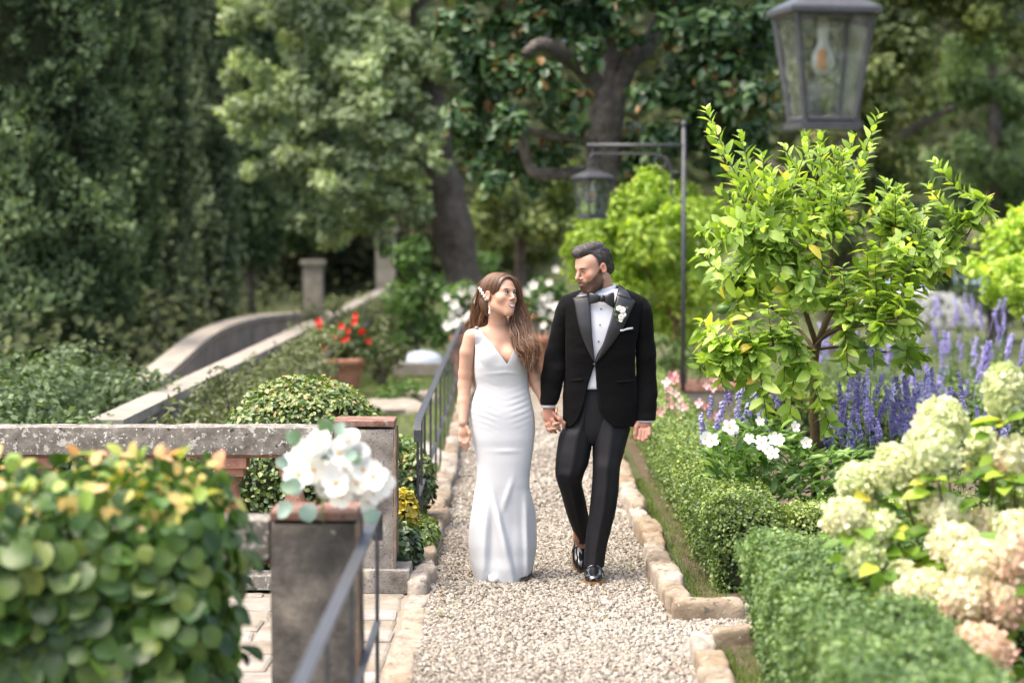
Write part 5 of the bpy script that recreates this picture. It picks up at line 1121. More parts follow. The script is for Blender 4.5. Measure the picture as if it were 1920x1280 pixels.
# ================================================================== the couple
class Field:
    """signed distance grid with smooth unions; meshed by surface nets"""
    def __init__(s, lo, hi, h):
        s.lo = np.asarray(lo, float); s.h = h; s.n = np.ceil((np.asarray(hi) - s.lo) / h).astype(int) + 1
        s.f = np.full(s.n, 1.0, np.float32)
    def _win(s, lo, hi):
        a = np.clip(np.floor((lo - s.lo) / s.h).astype(int), 0, s.n); b = np.clip(np.ceil((hi - s.lo) / s.h).astype(int) + 1, 0, s.n)
        if np.any(b <= a): return None, None
        ax = [(s.lo[i] + s.h * np.arange(a[i], b[i])).astype(np.float32) for i in range(3)]
        return tuple(slice(a[i], b[i]) for i in range(3)), np.stack(np.meshgrid(*ax, indexing='ij'), -1)
    def _mix(s, sl, d, k, sub):
        f = s.f[sl]
        if sub:
            d = -d; hh = np.maximum(k - np.abs(f - d), 0) / k; s.f[sl] = np.maximum(f, d) + hh * hh * k * .25
        else:
            hh = np.maximum(k - np.abs(f - d), 0) / k; s.f[sl] = np.minimum(f, d) - hh * hh * k * .25
    def cone(s, a, b, ra, rb, k=.01, sub=False):
        a, b = np.asarray(a, float), np.asarray(b, float); m = max(ra, rb) + k + 3 * s.h
        sl, P = s._win(np.minimum(a, b) - m, np.maximum(a, b) + m)
        if sl is None: return
        ab = b - a; t = np.clip(((P - a.astype(np.float32)) @ ab.astype(np.float32)) / max(ab @ ab, 1e-9), 0, 1)
        d = np.linalg.norm(P - (a + t[..., None] * ab).astype(np.float32), axis=-1) - (ra + (rb - ra) * t)
        s._mix(sl, d, k, sub)
    def chain(s, pts, rs, k=.01):
        for i in range(len(pts) - 1): s.cone(pts[i], pts[i + 1], rs[i], rs[i + 1], k)
    def ell(s, c, r, k=.01, R=None, sub=False):
        c, r = np.asarray(c, float), np.asarray(r, float); m = r.max() + k + 3 * s.h
        sl, P = s._win(c - m, c + m)
        if sl is None: return
        q = P - c.astype(np.float32)
        if R is not None: q = q @ np.asarray(R, np.float32)
        k0 = np.linalg.norm(q / r.astype(np.float32), axis=-1); k1 = np.linalg.norm(q / (r * r).astype(np.float32), axis=-1) + 1e-6
        s._mix(sl, k0 * (k0 - 1) / k1, k, sub)
    def front(s, X, Z, back=False):
        """y of the first surface met from the front at (x, z); nan where there is none"""
        i = np.clip(((np.asarray(X) - s.lo[0]) / s.h), 0, s.n[0] - 1.001); k = np.clip(((np.asarray(Z) - s.lo[2]) / s.h), 0, s.n[2] - 1.001)
        i0, k0 = i.astype(int), k.astype(int); fi, fk = (i - i0)[..., None], (k - k0)[..., None]
        g = s.f[i0, :, k0] * (1 - fi) * (1 - fk) + s.f[i0 + 1, :, k0] * fi * (1 - fk) + s.f[i0, :, k0 + 1] * (1 - fi) * fk + s.f[i0 + 1, :, k0 + 1] * fi * fk
        if back: g = g[..., ::-1]
        ins = g < 0; j = np.argmax(ins, -1); ok = ins.any(-1); j = np.maximum(j, 1)
        b = np.take_along_axis(g, j[..., None], -1)[..., 0]; a = np.take_along_axis(g, (j - 1)[..., None], -1)[..., 0]
        t = a / np.where(np.abs(a - b) < 1e-6, 1, a - b); y = (j - 1 + t)
        y = s.lo[1] + s.h * ((s.n[1] - 1 - y) if back else y)
        return np.where(ok, y, np.nan)
    def sample(s, P):
        q = np.clip((np.asarray(P) - s.lo) / s.h, 0, s.n - 1.001); i = q.astype(int); f = q - i; out = 0
        for a in (0, 1):
            for b in (0, 1):
                for c in (0, 1):
                    w = (f[..., 0] if a else 1 - f[..., 0]) * (f[..., 1] if b else 1 - f[..., 1]) * (f[..., 2] if c else 1 - f[..., 2]); out = out + w * s.f[i[..., 0] + a, i[..., 1] + b, i[..., 2] + c]
        return out
    def cast(s, P, D, L, n=80):
        """first surface point along D from each P (nan where nothing is met)"""
        P, D = np.asarray(P, float), np.asarray(D, float); t = np.linspace(0, L, n); g = s.sample(P[..., None, :] + D[..., None, :] * t[:, None])
        ins = g < 0; j = np.maximum(np.argmax(ins, -1), 1); ok = ins.any(-1); a = np.take_along_axis(g, (j - 1)[..., None], -1)[..., 0]; b = np.take_along_axis(g, j[..., None], -1)[..., 0]
        tt = t[j - 1] + (t[1] - t[0]) * a / np.where(np.abs(a - b) < 1e-6, 1, a - b); return np.where(ok[..., None], P + D * tt[..., None], np.nan)
    def mesh(s, smooth=1):
        f = s.f; ins = f < 0
        c = [ins[a:f.shape[0] - 1 + a, b:f.shape[1] - 1 + b, d:f.shape[2] - 1 + d] for a in (0, 1) for b in (0, 1) for d in (0, 1)]
        allin = c[0].copy(); anyin = c[0].copy()
        for q in c[1:]: allin &= q; anyin |= q
        act = anyin & ~allin; idx = np.argwhere(act); num = np.full(act.shape, -1, np.int64); num[tuple(idx.T)] = np.arange(len(idx))
        acc = np.zeros((len(idx), 3)); cnt = np.zeros(len(idx))
        offs = [np.array(o) for o in ((0, 0, 0), (0, 0, 1), (0, 1, 0), (0, 1, 1), (1, 0, 0), (1, 0, 1), (1, 1, 0), (1, 1, 1))]
        val = [f[tuple((idx + o).T)] for o in offs]
        for i in range(8):
            for j in range(i + 1, 8):
                if np.abs(offs[i] - offs[j]).sum() != 1: continue
                cr = (val[i] < 0) != (val[j] < 0); t = np.where(cr, val[i] / np.where(cr, val[i] - val[j], 1), 0)
                acc += np.where(cr[:, None], offs[i] + t[:, None] * (offs[j] - offs[i]), 0); cnt += cr
        V = s.lo + s.h * (idx + acc / cnt[:, None])
        Fs = []
        for ax in range(3):
            o1, o2 = [a for a in range(3) if a != ax]
            sl0 = [slice(None)] * 3; sl1 = [slice(None)] * 3; sl0[ax] = slice(0, -1); sl1[ax] = slice(1, None)
            a, b = ins[tuple(sl0)], ins[tuple(sl1)]; e = np.argwhere(a != b); e = e[(e[:, o1] > 0) & (e[:, o2] > 0) & (e[:, o1] < act.shape[o1]) & (e[:, o2] < act.shape[o2])]
            flip = a[tuple(e.T)]; u = np.zeros(3, int); w = np.zeros(3, int); u[o1] = 1; w[o2] = 1
            q = np.stack([num[tuple((e - du * u - dw * w).T)] for du, dw in ((1, 1), (0, 1), (0, 0), (1, 0))], 1)
            if ax == 1: flip = ~flip
            q = np.where(flip[:, None], q, q[:, ::-1]); Fs.append(q)
        F = np.concatenate(Fs); F = F[(F >= 0).all(1)]
        for _ in range(smooth):
            A = np.zeros_like(V); n = np.zeros(len(V))
            for i in range(4):
                np.add.at(A, F[:, i], V[F[:, (i + 1) % 4]] + V[F[:, (i + 3) % 4]]); np.add.at(n, F[:, i], 2)
            V = V * .4 + .6 * A / n[:, None]
        return V, F

class Fr:
    """local frame: x to the side, -y forward, z up"""
    def __init__(s, o, yaw, pitch, roll=0.0, sc=1.0):
        s.o = np.asarray(o, float); s.R = np.array(Matrix.Rotation(yaw, 3, 'Z') @ Matrix.Rotation(roll, 3, 'Y') @ Matrix.Rotation(pitch, 3, 'X')); s.sc = sc
    def __call__(s, p): return s.o + s.sc * (np.asarray(p, float) @ s.R.T)
    def inv(s, P): return ((np.asarray(P) - s.o) @ s.R) / s.sc

def head(F, fr, male):
    sc = fr.sc; E = lambda c, r, k=.01, sub=False: F.ell(fr(c), np.array(r) * sc, k * sc, fr.R, sub)
    C = lambda a, b, ra, rb, k=.01: F.cone(fr(a), fr(b), ra * sc, rb * sc, k * sc)
    m = 1.0 if male else .0
    E((0, .018, .048), (.076, .096, .080)); E((0, -.030, .045), (.062 + .003 * m, .060, .062), .03)
    E((0, -.028, -.022 - .003 * m), (.056 + .005 * m, .062, .072 + .006 * m), .03)
    for s in (-1, 1):
        C((s * (.042 + .009 * m), .006, -.046 - .004 * m), (s * (.012 + .010 * m), -.064, -.093 - .006 * m), .019, .016 + .003 * m, .03)
        E((s * .040, -.057, -.018 + .002 * m), (.0255 - .0015 * m, .026 - .001 * m, .024 - .001 * m), .025)
        C((s * .012, -.086, .030), (s * .040, -.074, .031), .008 + .003 * m, .008, .02)
    E((0, -.075, -.095 - .006 * m), (.016 + .008 * m, .017, .015 + .002 * m), .02)
    E((0, -.078, -.056), (.030, .016 + .004 * m, .030), .025)                                    # muzzle
    for s in (-1, 1): E((s * .0315, -.100, .010), (.0175, .017, .0115), .012, True)     # sockets
    for s in (-1, 1): E((s * .0315, -.0755, .009), (.0135, .0135, .0125), .006)         # closed lids / eyeball mound
    C((0, -.086, .026), (0, -.1085 - .007 * m, -.0175 - .002 * m), .0062 + .0008 * m, .0088 + .0027 * m, .010)
    for s in (-1, 1): E((s * (.0105 + .002 * m), -.097, -.0235 - .002 * m), (.0072 + .001 * m, .010, .0065 + .001 * m), .006)
    for s in (-1, 1):
        E((s * .077, .016, .003), (.010, .018, .031), .008); E((s * .087, .010, .004), (.010, .011, .020), .004, True)

def thin(o, ratio):
    """collapse the dense body mesh where it is flat"""
    md = o.modifiers.new('thin', 'DECIMATE'); md.ratio = ratio; dg = bpy.context.evaluated_depsgraph_get(); me = bpy.data.meshes.new_from_object(o.evaluated_get(dg), preserve_all_data_layers=True, depsgraph=dg)
    o.modifiers.clear(); old = o.data; o.data = me; bpy.data.meshes.remove(old); me.name = 'body'
def on_face(F, fr, x, z, off=0.0):
    """point of the face surface at head coordinates (x, z), lifted by off"""
    p = F.cast(fr((x, -.17, z))[None], fr.R[:, 1][None], .16)[0]; return p - fr.R[:, 1] * off
def eye(fr, s, parent, open_, look, lashes):
    """almond eye set in the socket: white, iris, lash line"""
    c = np.array((s * .0315, -.0755, .0095)); R = .0152
    us = np.linspace(-1, 1, 21); vs = np.linspace(-1, 1, 9); V, colr = [], []; R = .0158
    for v in vs:
        for u in us:
            hgt = open_ * (1 - abs(u) ** 2.2); a = u * .80; z = v * hgt - .0005
            d = np.array((math.sin(a) * R, -math.cos(a) * math.sqrt(max(R * R - z * z, 0)), z)); V.append(fr(c + d))
            q = math.hypot(d[0] - look[0], z - look[1]); colr.append((.012, .01, .01) if q < .0030 or v > .86 else ((.075, .042, .02) if q < .0063 else (.72, .70, .68)))
    obj('eye', V, grid_faces(9, 21), M_eye, parent, True, {'col': np.array(colr)})
    if lashes:
        P = [fr(c + np.array((math.sin(u * .86) * (R + .001), -math.cos(u * .86) * (R + .0012), open_ * (1 - abs(u) ** 2.2) + .0004))) for u in np.linspace(-1, 1.12 if s > 0 else 1.12, 10)]
        v, f = tube_vf(P, np.array([.0006] + [lashes] * 8 + [.0008]), 5); obj('lashes', v, f, M_lash, parent)

def attr_mat(name, rough=.5, sss=.0, spec=.4, bump=0.0, bscale=300):
    m, nt, b = node_mat(name); a = N(nt, 'ShaderNodeAttribute', attribute_name='col'); nt.links.new(a.outputs['Color'], b.inputs['Base Color'])
    b.inputs['Roughness'].default_value = rough; b.inputs['Specular IOR Level'].default_value = spec
    if sss: b.inputs['Subsurface Weight'].default_value = sss; b.inputs['Subsurface Radius'].default_value = (1, .32, .18); b.inputs['Subsurface Scale'].default_value = .008
    if bump:
        n2 = N(nt, 'ShaderNodeTexNoise', Scale=bscale, Detail=3); bp = N(nt, 'ShaderNodeBump', Strength=bump, Distance=.002); nt.links.new(n2.outputs['Fac'], bp.inputs['Height']); nt.links.new(bp.outputs[0], b.inputs['Normal'])
    return m
M_skin = attr_mat('skin', .48, .12, .4); M_eye = attr_mat('eye', .12, 0, .6); M_lash = plain('lash', (.012, .009, .008), .6)
def hair_mat(name, stops, rough=.38):
    m = leaf_mat(name, stops, rough, 0, spec=.55); return m
M_hair_b = hair_mat('brunette_hair', [(0, (.030, .014, .008)), (.4, (.088, .042, .021)), (.75, (.20, .10, .05)), (1, (.42, .25, .13))])
M_hair_g = hair_mat('dark_short_hair', [(0, (.012, .010, .009)), (.5, (.035, .028, .025)), (.85, (.09, .078, .072)), (1, (.20, .185, .175))], .42)
M_beard = hair_mat('beard_hair', [(0, (.06, .032, .021)), (.6, (.12, .068, .046)), (1, (.20, .13, .095))], .5)
M_velvet = plain('black_velvet', (.0028, .0028, .0033), .85, .10, sheen=.02)
M_satin = surf_mat('black_satin', [(.3, (.010, .010, .013)), (.7, (.015, .015, .019))], 8, .38, .04, 90, spec=.55)
M_wool = surf_mat('black_wool', [(.3, (.0040, .0043, .006)), (.7, (.0055, .006, .0085))], 20, .6, .08, 500, spec=.3)
M_shirt = plain('white_shirt', (.55, .57, .62), .7, .2)
M_dress = surf_mat('ivory_crepe', [(.3, (.455, .475, .495)), (.7, (.49, .51, .527))], 3, .62, .10, 30, spec=.25)
M_patent = plain('patent_leather', (.006, .006, .007), .07, .6, coat=.8)
M_sole = plain('tan_sole', (.22, .11, .04), .6); M_pearl = plain('pearl', (.85, .83, .80), .18, .6); M_teeth = plain('teeth', (.70, .67, .62), .3); M_lip = plain('lips', (.46, .17, .15), .4, .45)
M_heel = plain('white_satin_shoe', (.78, .78, .76), .35)
GY_ = 13.05
G = lambda x, y, dy=0.0: at(x, y, GY_ + dy)

def section(cx, cy, rx, ry, n, ph):
    c, s = np.cos(ph), np.sin(ph)
    return cx + rx * np.sign(c) * np.abs(c) ** (2 / n), cy - ry * np.sign(s) * np.abs(s) ** (2 / n)
def zof(py, Y): return at(960, py, Y)[2]
def xof(px, py, Y): return at(px, py, Y)[0]
xofv = lambda px, py, Y: (np.asarray(px) - 960) / FPX * (np.asarray(Y) / (math.cos(PITCH) + (640 - np.asarray(py)) / FPX * math.sin(PITCH)))
def zofv(py, Y):
    v = (640 - np.asarray(py)) / FPX; t = np.asarray(Y) / (math.cos(PITCH) + v * math.sin(PITCH)); return CAM_H + (v * math.cos(PITCH) - math.sin(PITCH)) * t
def garment(name, keys, mat, parent, n=2.3, nphi=40, nrow=50, caps=True, fold=0.0, crease=0.0, fseed=0, solid=0):
    """tube of cloth through keys (py, x_left, x_right, half depth, depth offset)"""
    K = np.array(keys, float); py = np.linspace(K[0, 0], K[-1, 0], nrow); xl, xr, ry, yo = [ease(K[:, 0], K[:, i], py) for i in (1, 2, 3, 4)]
    ph = np.arange(nphi) * 2 * pi / nphi + .01; Y0 = GY_ + yo; a, b = xofv(xl, py, Y0), xofv(xr, py, Y0)
    X, Y = section(((a + b) / 2)[:, None], Y0[:, None], ((b - a) / 2)[:, None], ry[:, None], n, ph[None])
    Z = np.repeat(zofv(py, Y0)[:, None], nphi, 1)
    if crease:
        Y = Y - crease * np.exp(-((ph[None] - pi / 2) / .16) ** 2)
    P = np.stack((X, Y, Z), -1)
    if fold:
        nrm = np.stack((np.cos(ph), -np.sin(ph), 0 * ph), -1)[None]; q = P * np.array((1, 1, 1.6))
        P = P + nrm * (fold * (vnoise(q, 9, fseed) + .6 * vnoise(q, 19, fseed + 1)) * np.clip(5 * np.sin(pi * np.linspace(0, 1, nrow)), .12, 1)[:, None])[..., None]
    V = P.reshape(-1, 3); F = [grid_faces(nrow, nphi, True)]
    if caps:
        V = np.concatenate((V, [P[0].mean(0), P[-1].mean(0)])); i = np.arange(nphi); j = (i + 1) % nphi; e = (nrow - 1) * nphi
        F += [np.stack((j, i, np.full(nphi, nrow * nphi)), 1), np.stack((e + i, e + j, np.full(nphi, nrow * nphi + 1)), 1)]
    return obj(name, V, F, mat, parent, True)
def strip(name, inner, outer, depth, mat, parent, rows=26, cols=9, off=.004, th=.004):
    """cloth strip between two traced edges, laid on the surface depth(x, z)"""
    I, O = curve(inner, rows), curve(outer, rows); u = np.linspace(0, 1, cols)
    S = I[:, None] * (1 - u)[None, :, None] + O[:, None] * u[None, :, None]
    X = xofv(S[..., 0], S[..., 1], GY_ - .1); Z = zofv(S[..., 1], GY_ - .1); Y = depth(X, Z) - off - .004 * np.sin(pi * u)[None]
    X = X * (Y / (GY_ - .1)); A = np.stack((X, Y, CAM_H + (Z - CAM_H) * (Y / (GY_ - .1))), -1).reshape(-1, 3); B = A + np.array((0, th, 0)); n = len(A)
    g = grid_faces(rows, cols); F = [g, g[:, ::-1] + n]
    edge = [i for i in range(cols)] + [r * cols + cols - 1 for r in range(1, rows)] + [(rows - 1) * cols + i for i in range(cols - 2, -1, -1)] + [r * cols for r in range(rows - 2, 0, -1)]
    e = np.array(edge); e2 = np.roll(e, -1); F.append(np.stack((e2, e, e + n, e2 + n), 1))
    return obj(name, np.concatenate((A, B)), F, mat, parent, True)

# ------------------------------------------------------------------ groom
groom = thing('person', 'bearded man in a black velvet tuxedo and bow tie walking on the gravel', 'person', (.44, 13.05, 0), 'couple walking hand in hand')
gh = Fr(G(1113, 506, -.03), math.radians(-58), math.radians(13), math.radians(-3))
F = Field((.08, 12.72, -.02), (.90, 13.55, 1.88), .004)
head(F, gh, True)
F.chain([gh((0, .028, -.045)), G(1134, 553, .02), G(1132, 590, .03)], [.058, .057, .085], .02)
F.chain([G(1120, 590, .03), G(1120, 680, .02), G(1116, 775, .03)], [.10, .095, .07], .05); F.cone(G(1072, 580, .02), G(1196, 582, .02), .045, .045, .04)
F.chain([G(1062, 582, .02), G(1042, 680, .03), G(1029, 752, -.03)], [.04, .036, .030], .02); F.chain([G(1205, 582, .02), G(1211, 685, .04), G(1210, 782, -.02)], [.04, .036, .030], .02)
F.chain([G(1085, 790, .02), G(1068, 884, -.02), G(1088, 1005, .25), G(1091, 1022, .29), G(1091, 1040, .31)], [.06, .045, .033, .031, .036], .02)
F.chain([G(1145, 790, .02), G(1136, 910, -.03), G(1115, 1050, -.03), G(1114, 1078, -.03)], [.06, .045, .036, .036], .02); F.ell(G(1114, 1084, -.1), (.036, .09, .025), .02)
# right hand round her fingers
F.chain([G(1028, 752, -.03), G(1028.5, 766, -.035)], [.028, .027], .01); F.ell(G(1029.5, 780, -.04), (.035, .019, .043), .02, np.array(Matrix.Rotation(math.radians(-8), 3, 'Y')))
F.chain([G(1039, 775, -.05), G(1049, 785, -.062), G(1057.5, 793, -.055), G(1056.5, 801, -.045)], [.0125, .0112, .0105, .009], .006)
F.chain([G(1036, 787, -.055), G(1044, 799, -.060), G(1049, 806, -.04)], [.0118, .0108, .009], .004); F.chain([G(1030, 794, -.05), G(1037, 806, -.052), G(1042, 810, -.03)], [.0112, .0102, .009], .004); F.chain([G(1024, 796, -.045), G(1029, 806, -.045), G(1035, 809.5, -.025)], [.0102, .0094, .008], .004)
# left hand, loosely closed
F.chain([G(1210, 780, -.02), G(1209, 790, -.03)], [.029, .030], .012); F.ell(G(1208.5, 798, -.035), (.037, .021, .030), .018)
for kx, ky, mx, my, r_ in ((1200.5, 806, 1198.5, 823, .0118), (1207, 807, 1205.5, 825.5, .0118), (1213, 806, 1212, 821, .011), (1218, 803, 1217.5, 814.5, .0098)): F.chain([G(kx, ky, -.055), G(mx, my, -.068), G(mx + 1, my - 1, -.045), G(kx + 1, ky + 8, -.03)], [r_, r_ * .93, r_ * .85, r_ * .8], .0035)
F.chain([G(1198, 790, -.03), G(1192, 801, -.055), G(1190, 813, -.065), G(1191, 822, -.066)], [.015, .0135, .0115, .0095], .005)
V, Fc = F.mesh(1); gF = F
L = gh.inv(V); isH = np.linalg.norm(L, axis=1) < .17; rn = vnoise(V, 260, 3); r2 = vnoise(V, 40, 4)
skin = np.array((.46, .265, .19)); colr = np.tile(skin, (len(V), 1)) * (1 + .05 * r2)[:, None]
hand = ~isH & (V[:, 2] < 1.1); colr[hand] *= np.array((.92, .80, .78))
red = np.exp(-((np.abs(L[:, 0]) - .045) / .02) ** 2 - ((L[:, 1] + .07) / .03) ** 2 - ((L[:, 2] + .015) / .02) ** 2) + np.exp(-(L[:, 0] / .015) ** 2 - ((L[:, 1] + .112) / .015) ** 2 - ((L[:, 2] + .02) / .018) ** 2) + .8 * (np.abs(L[:, 0]) > .074)
colr[isH] *= (1 - red[isH, None].clip(0, 1) * np.array((.0, .26, .24)))
line = np.where(L[:, 1] < -.07, -.040 + .0 * L[:, 1], -.040 + (L[:, 1] + .07) * .75)          # upper edge of the beard climbs to the ear
bm = np.clip((line - L[:, 2]) / .012 + .3 * rn, 0, 1) * np.clip((.012 - L[:, 1]) / .012, 0, 1) * (np.abs(L[:, 0]) < .072) * np.clip((L[:, 2] + .128) / .01, 0, 1)
mou = np.exp(-((L[:, 2] + .047) / .006) ** 2) * (np.abs(L[:, 0]) < .028) * (L[:, 1] < -.08); bm = np.maximum(bm, mou * .9)
lipm = np.exp(-((L[:, 2] + .0595) / .0055) ** 2) * np.clip((.024 - np.abs(L[:, 0])) / .006, 0, 1) * (L[:, 1] < -.085)
bm = bm * (1 - lipm) * isH
beard = np.array((.12, .066, .046)) * (1 + .35 * rn)[:, None]
colr = colr * (1 - .9 * bm[:, None]) + beard * .9 * bm[:, None]; colr = colr * (1 - .7 * lipm[:, None] * isH[:, None]) + np.array((.42, .16, .13)) * .7 * lipm[:, None] * isH[:, None]
thin(obj('body', V, Fc, M_skin, groom, True, {'col': colr}), .45)
eye(gh, 1, groom, .0022, (-.004, -.002), .0016); eye(gh, -1, groom, .0022, (-.004, -.002), .0016)
for s in (-1, 1): v, f = tube_vf([gh((s * q, -.0935 + 9 * (q - .015) ** 2, .0275 + .1 * (q - .014) - 4.5 * (q - .014) ** 2)) for q in np.linspace(.013, .050, 8)], np.array([.0022, .004, .0044, .0042, .0038, .0032, .0025, .001]), 6); obj('eyebrow', v, f, M_lash, groom)
q = np.linspace(-1, 1, 13)
for nm, dz, r_ in (('upper_lip', .0022, .0022), ('lower_lip', -.0032, .0034)):
    P = np.array([on_face(gF, gh, u * .023, -.0590 + .005 * u * u + dz * (1 - abs(u) ** 2.2)) for u in q]) - gh.R[:, 1] * .0012; v, f = tube_vf(P, r_ * (1 - .6 * np.abs(q) ** 3), 7); obj(nm, v, f, plain('man_lips', (.36, .15, .12), .45), groom)
# beard: short hairs rooted in the jaw
bi = np.where((bm > .45) & (np.abs(L[:, 0]) < .068) & (L[:, 1] < .004))[0]; bi = bi[rng.integers(0, len(bi), 2600)]; rp = V[bi] + rng.normal(size=(2600, 3)) * .0015; nn = unit(rp - gh((0, .01, -.02))); dn = nn * .55 + unit(np.array((0, 0, -1.0)) + gh.R @ np.array((0, .25, 0))) * .85 + rng.normal(size=(2600, 3)) * .18
BEARD = (rp, rp + nn * .0012 + dn * .0022, rp + dn * .0046 * rng.uniform(.6, 1.2, (2600, 1)))
# hair: a close cap with a combed top, then single locks
def strands(name, roots, mids, tips, rad, mat, parent, n=10, wave=0.0, wfreq=3.0, k=5, tone=None, keys=None, phase=None):
    m = len(roots if keys is None else keys); K = np.stack([roots] + ([mids] if mids is not None else []) + [tips], 1) if keys is None else keys
    P = np.stack([curve(q, n) for q in K]); s = np.linspace(0, 1, n)
    if wave:
        T = unit(np.gradient(P, axis=1)); side = unit(np.cross(T, np.array((.1, 1.0, .1)))); b = np.cross(T, side); ph_ = rng.normal(0, .3, (m, 1)) + (0 if phase is None else phase[:, None])
        amp = wave * np.clip(s * 1.6 - .5, 0, 1)[None]; P = P + side * (amp * np.sin(wfreq * 2 * pi * s[None] + ph_))[..., None] + b * (amp * .8 * np.cos(wfreq * 2 * pi * s[None] + ph_))[..., None]
    R = np.asarray(rad)[:, None] * (np.minimum(1, .55 + 3 * s) * (1 - .8 * s ** 4))[None]
    V, F = tubes_np(P, R, k); tn = rng.random(m)[:, None] * .6 if tone is None else tone
    r_ = np.clip(np.broadcast_to(tn, (m, n)), 0, 1); return obj(name, V, F, mat, parent, True, {'r': np.repeat(r_.reshape(-1), k)})
hf = Field(gh.o - .17, gh.o + .17, .003)
E = lambda c, r, k=.01, sub=False: hf.ell(gh(c), r, k, gh.R, sub)
E((0, .020, .050), (.0795, .1005, .0835)); E((-.008, -.040, .108), (.058, .056, .034), .02); E((-.006, .01, .122), (.062, .078, .022), .02); E((0, .07, -.005), (.062, .05, .05), .02)
E((0, -.105, -.022), (.072, .062, .084), .006, True); E((0, -.075, -.09), (.12, .10, .098), .01, True); E((0, -.06, -.004), (.062, .05, .044), .01, True)
V, Fc = hf.mesh(1); Lh = gh.inv(V); str_ = vnoise(np.c_[Lh[:, 0] * 5 + Lh[:, 1] * .8, Lh[:, 1] * .6, Lh[:, 2] * 2.5], 110, 2)
obj('hair', V, Fc, M_hair_g, groom, True, {'r': np.clip(.25 + .3 * str_, 0, 1)})
strands('beard', *BEARD, np.full(2600, .0008), M_beard, groom, 4, k=3)
def lay(field, fr, paths, lift):
    """drop head-space polylines (m,k,3) radially onto a hair cap; strands that miss it are dropped"""
    c = np.array((0, .015, .03)); D = unit(paths - c); W = fr(c + D * .19); hit = field.cast(W, -(D @ fr.R.T), .17, 60); ok = ~np.isnan(hit).any((1, 2)); return hit[ok] + (D @ fr.R.T)[ok] * np.asarray(lift)[ok][:, None, None]
n = 2200; s = np.linspace(0, 1, 7)[None]; x0 = rng.uniform(-.03, .046, (n, 1)); y0 = rng.uniform(-.150, .075, (n, 1))
top_p = np.stack((x0 - (.045 + .02 * rng.random((n, 1))) * s, y0 + (.012 + .03 * rng.random((n, 1))) * s + .004 * np.sin(s * 9 + x0 * 90), .13 - .02 * s + 0 * x0), -1); top_p[..., 2] -= np.clip(np.abs(top_p[..., 0]) - .03, 0, 1) * .8
K = lay(hf, gh, top_p, rng.uniform(-.0005, .0035, n)); strands('combed_locks', None, None, None, np.full(len(K), .00125), M_hair_g, groom, 9, k=4, tone=np.clip(rng.random((len(K), 1)) ** 1.5 * .95 + .1, 0, 1), keys=K)
n = 2600; th = rng.uniform(0, 2 * pi, (n, 1)); z0 = rng.uniform(-.05, .135, (n, 1)); sd_p = np.stack((.085 * np.cos(th) + 0 * s, .02 + .10 * np.sin(th) + .016 * s, z0 - .018 * s), -1); keep = (np.sin(th) > -.75)[:, 0]
K = lay(hf, gh, sd_p[keep], rng.uniform(-.0004, .0016, keep.sum())); strands('side_hair', None, None, None, np.full(len(K), .0010), M_hair_g, groom, 6, k=4, tone=np.clip(.15 + rng.random((len(K), 1)) * .85, 0, 1), keys=K)
# trousers
TL = [(760, 1064, 1128, .095, .02), (796, 1059, 1117, .10, .02), (812, 1050, 1113, .102, .015), (828, 1046, 1111, .10, .01), (854, 1043, 1106, .09, -.005), (870, 1042, 1103, .085, -.01), (886, 1041, 1095.5, .083, -.01), (904, 1045, 1091, .078, .02), (922, 1051, 1094.6, .075, .06), (952, 1059, 1100.5, .07, .13), (981, 1069, 1105, .065, .2), (1006, 1078.5, 1105, .06, .26), (1017, 1082, 1103, .056, .28)]
TR = [(760, 1102, 1182, .10, .02), (800, 1108, 1182, .108, .01), (827, 1110.5, 1175, .105, 0), (850, 1111, 1169.5, .10, -.01), (875, 1111, 1163, .09, -.03), (916, 1109, 1160, .082, -.035), (958, 1105, 1154, .078, -.03), (996, 1099.5, 1145, .074, -.025), (1035, 1096, 1136, .072, -.025), (1061, 1094.5, 1133, .070, -.03)]
garment('trousers', TR, M_wool, groom, 2.2, 56, 90, True, .0010, .010, 3)
garment('trouser_leg', TL, M_wool, groom, 2.2, 56, 90, True, .0012, .010, 8)
garment('waistband', [(700, 1068, 1184, .095, .02), (722, 1064, 1186, .10, .02), (760, 1058, 1187, .108, .02), (800, 1062, 1180, .102, .018), (822, 1076, 1156, .088, .018), (834, 1098, 1126, .06, .02)], M_wool, groom, 2.4, 48, 20, True, .001)
# shirt, collar, studs
JK = np.array([(536, 1112, 1160, .060, .02), (541, 1098, 1168, .070, .015), (548, 1076, 1188, .088, .012), (556, 1060, 1202, .102, .012), (570, 1055, 1208, .115, .01), (590, 1056, 1204, .124, .005), (620, 1059, 1197, .130, 0), (660, 1060, 1191, .126, 0), (690, 1060, 1190.5, .122, .005), (720, 1058, 1192, .124, .01), (760, 1056, 1194, .130, .015), (797, 1056, 1194, .136, .02)])
def jack(py): return [ease(JK[:, 0], JK[:, i], py) for i in (1, 2, 3, 4)]
def jfront(X, Z):
    """front surface of the jacket at (x, z)"""
    py = np.interp(Z, zofv(np.linspace(800, 530, 200), GY_ - .1), np.linspace(800, 530, 200)); xl, xr, ry, yo = jack(py); Y0 = GY_ + yo
    a, b = xofv(xl, py, Y0), xofv(xr, py, Y0); q = np.clip(np.abs((X - (a + b) / 2) / ((b - a) / 2)), 0, .98); return Y0 - ry * (1 - q ** 2.5) ** (1 / 2.5)
SK = JK.copy(); SK[:, 1] += 8; SK[:, 2] -= 8; SK[:, 3] -= .010; SK = SK[(SK[:, 0] >= 541) & (SK[:, 0] <= 725)]
garment('shirt', [tuple(r) for r in SK] + [(727, 1068, 1182, .110, .01)], M_shirt, groom, 2.5, 60, 60, True, .0012, 0, 5)
ph = np.linspace(0, 2 * pi, 41)[:-1]; cen = G(1131, 549, .0); rows = []
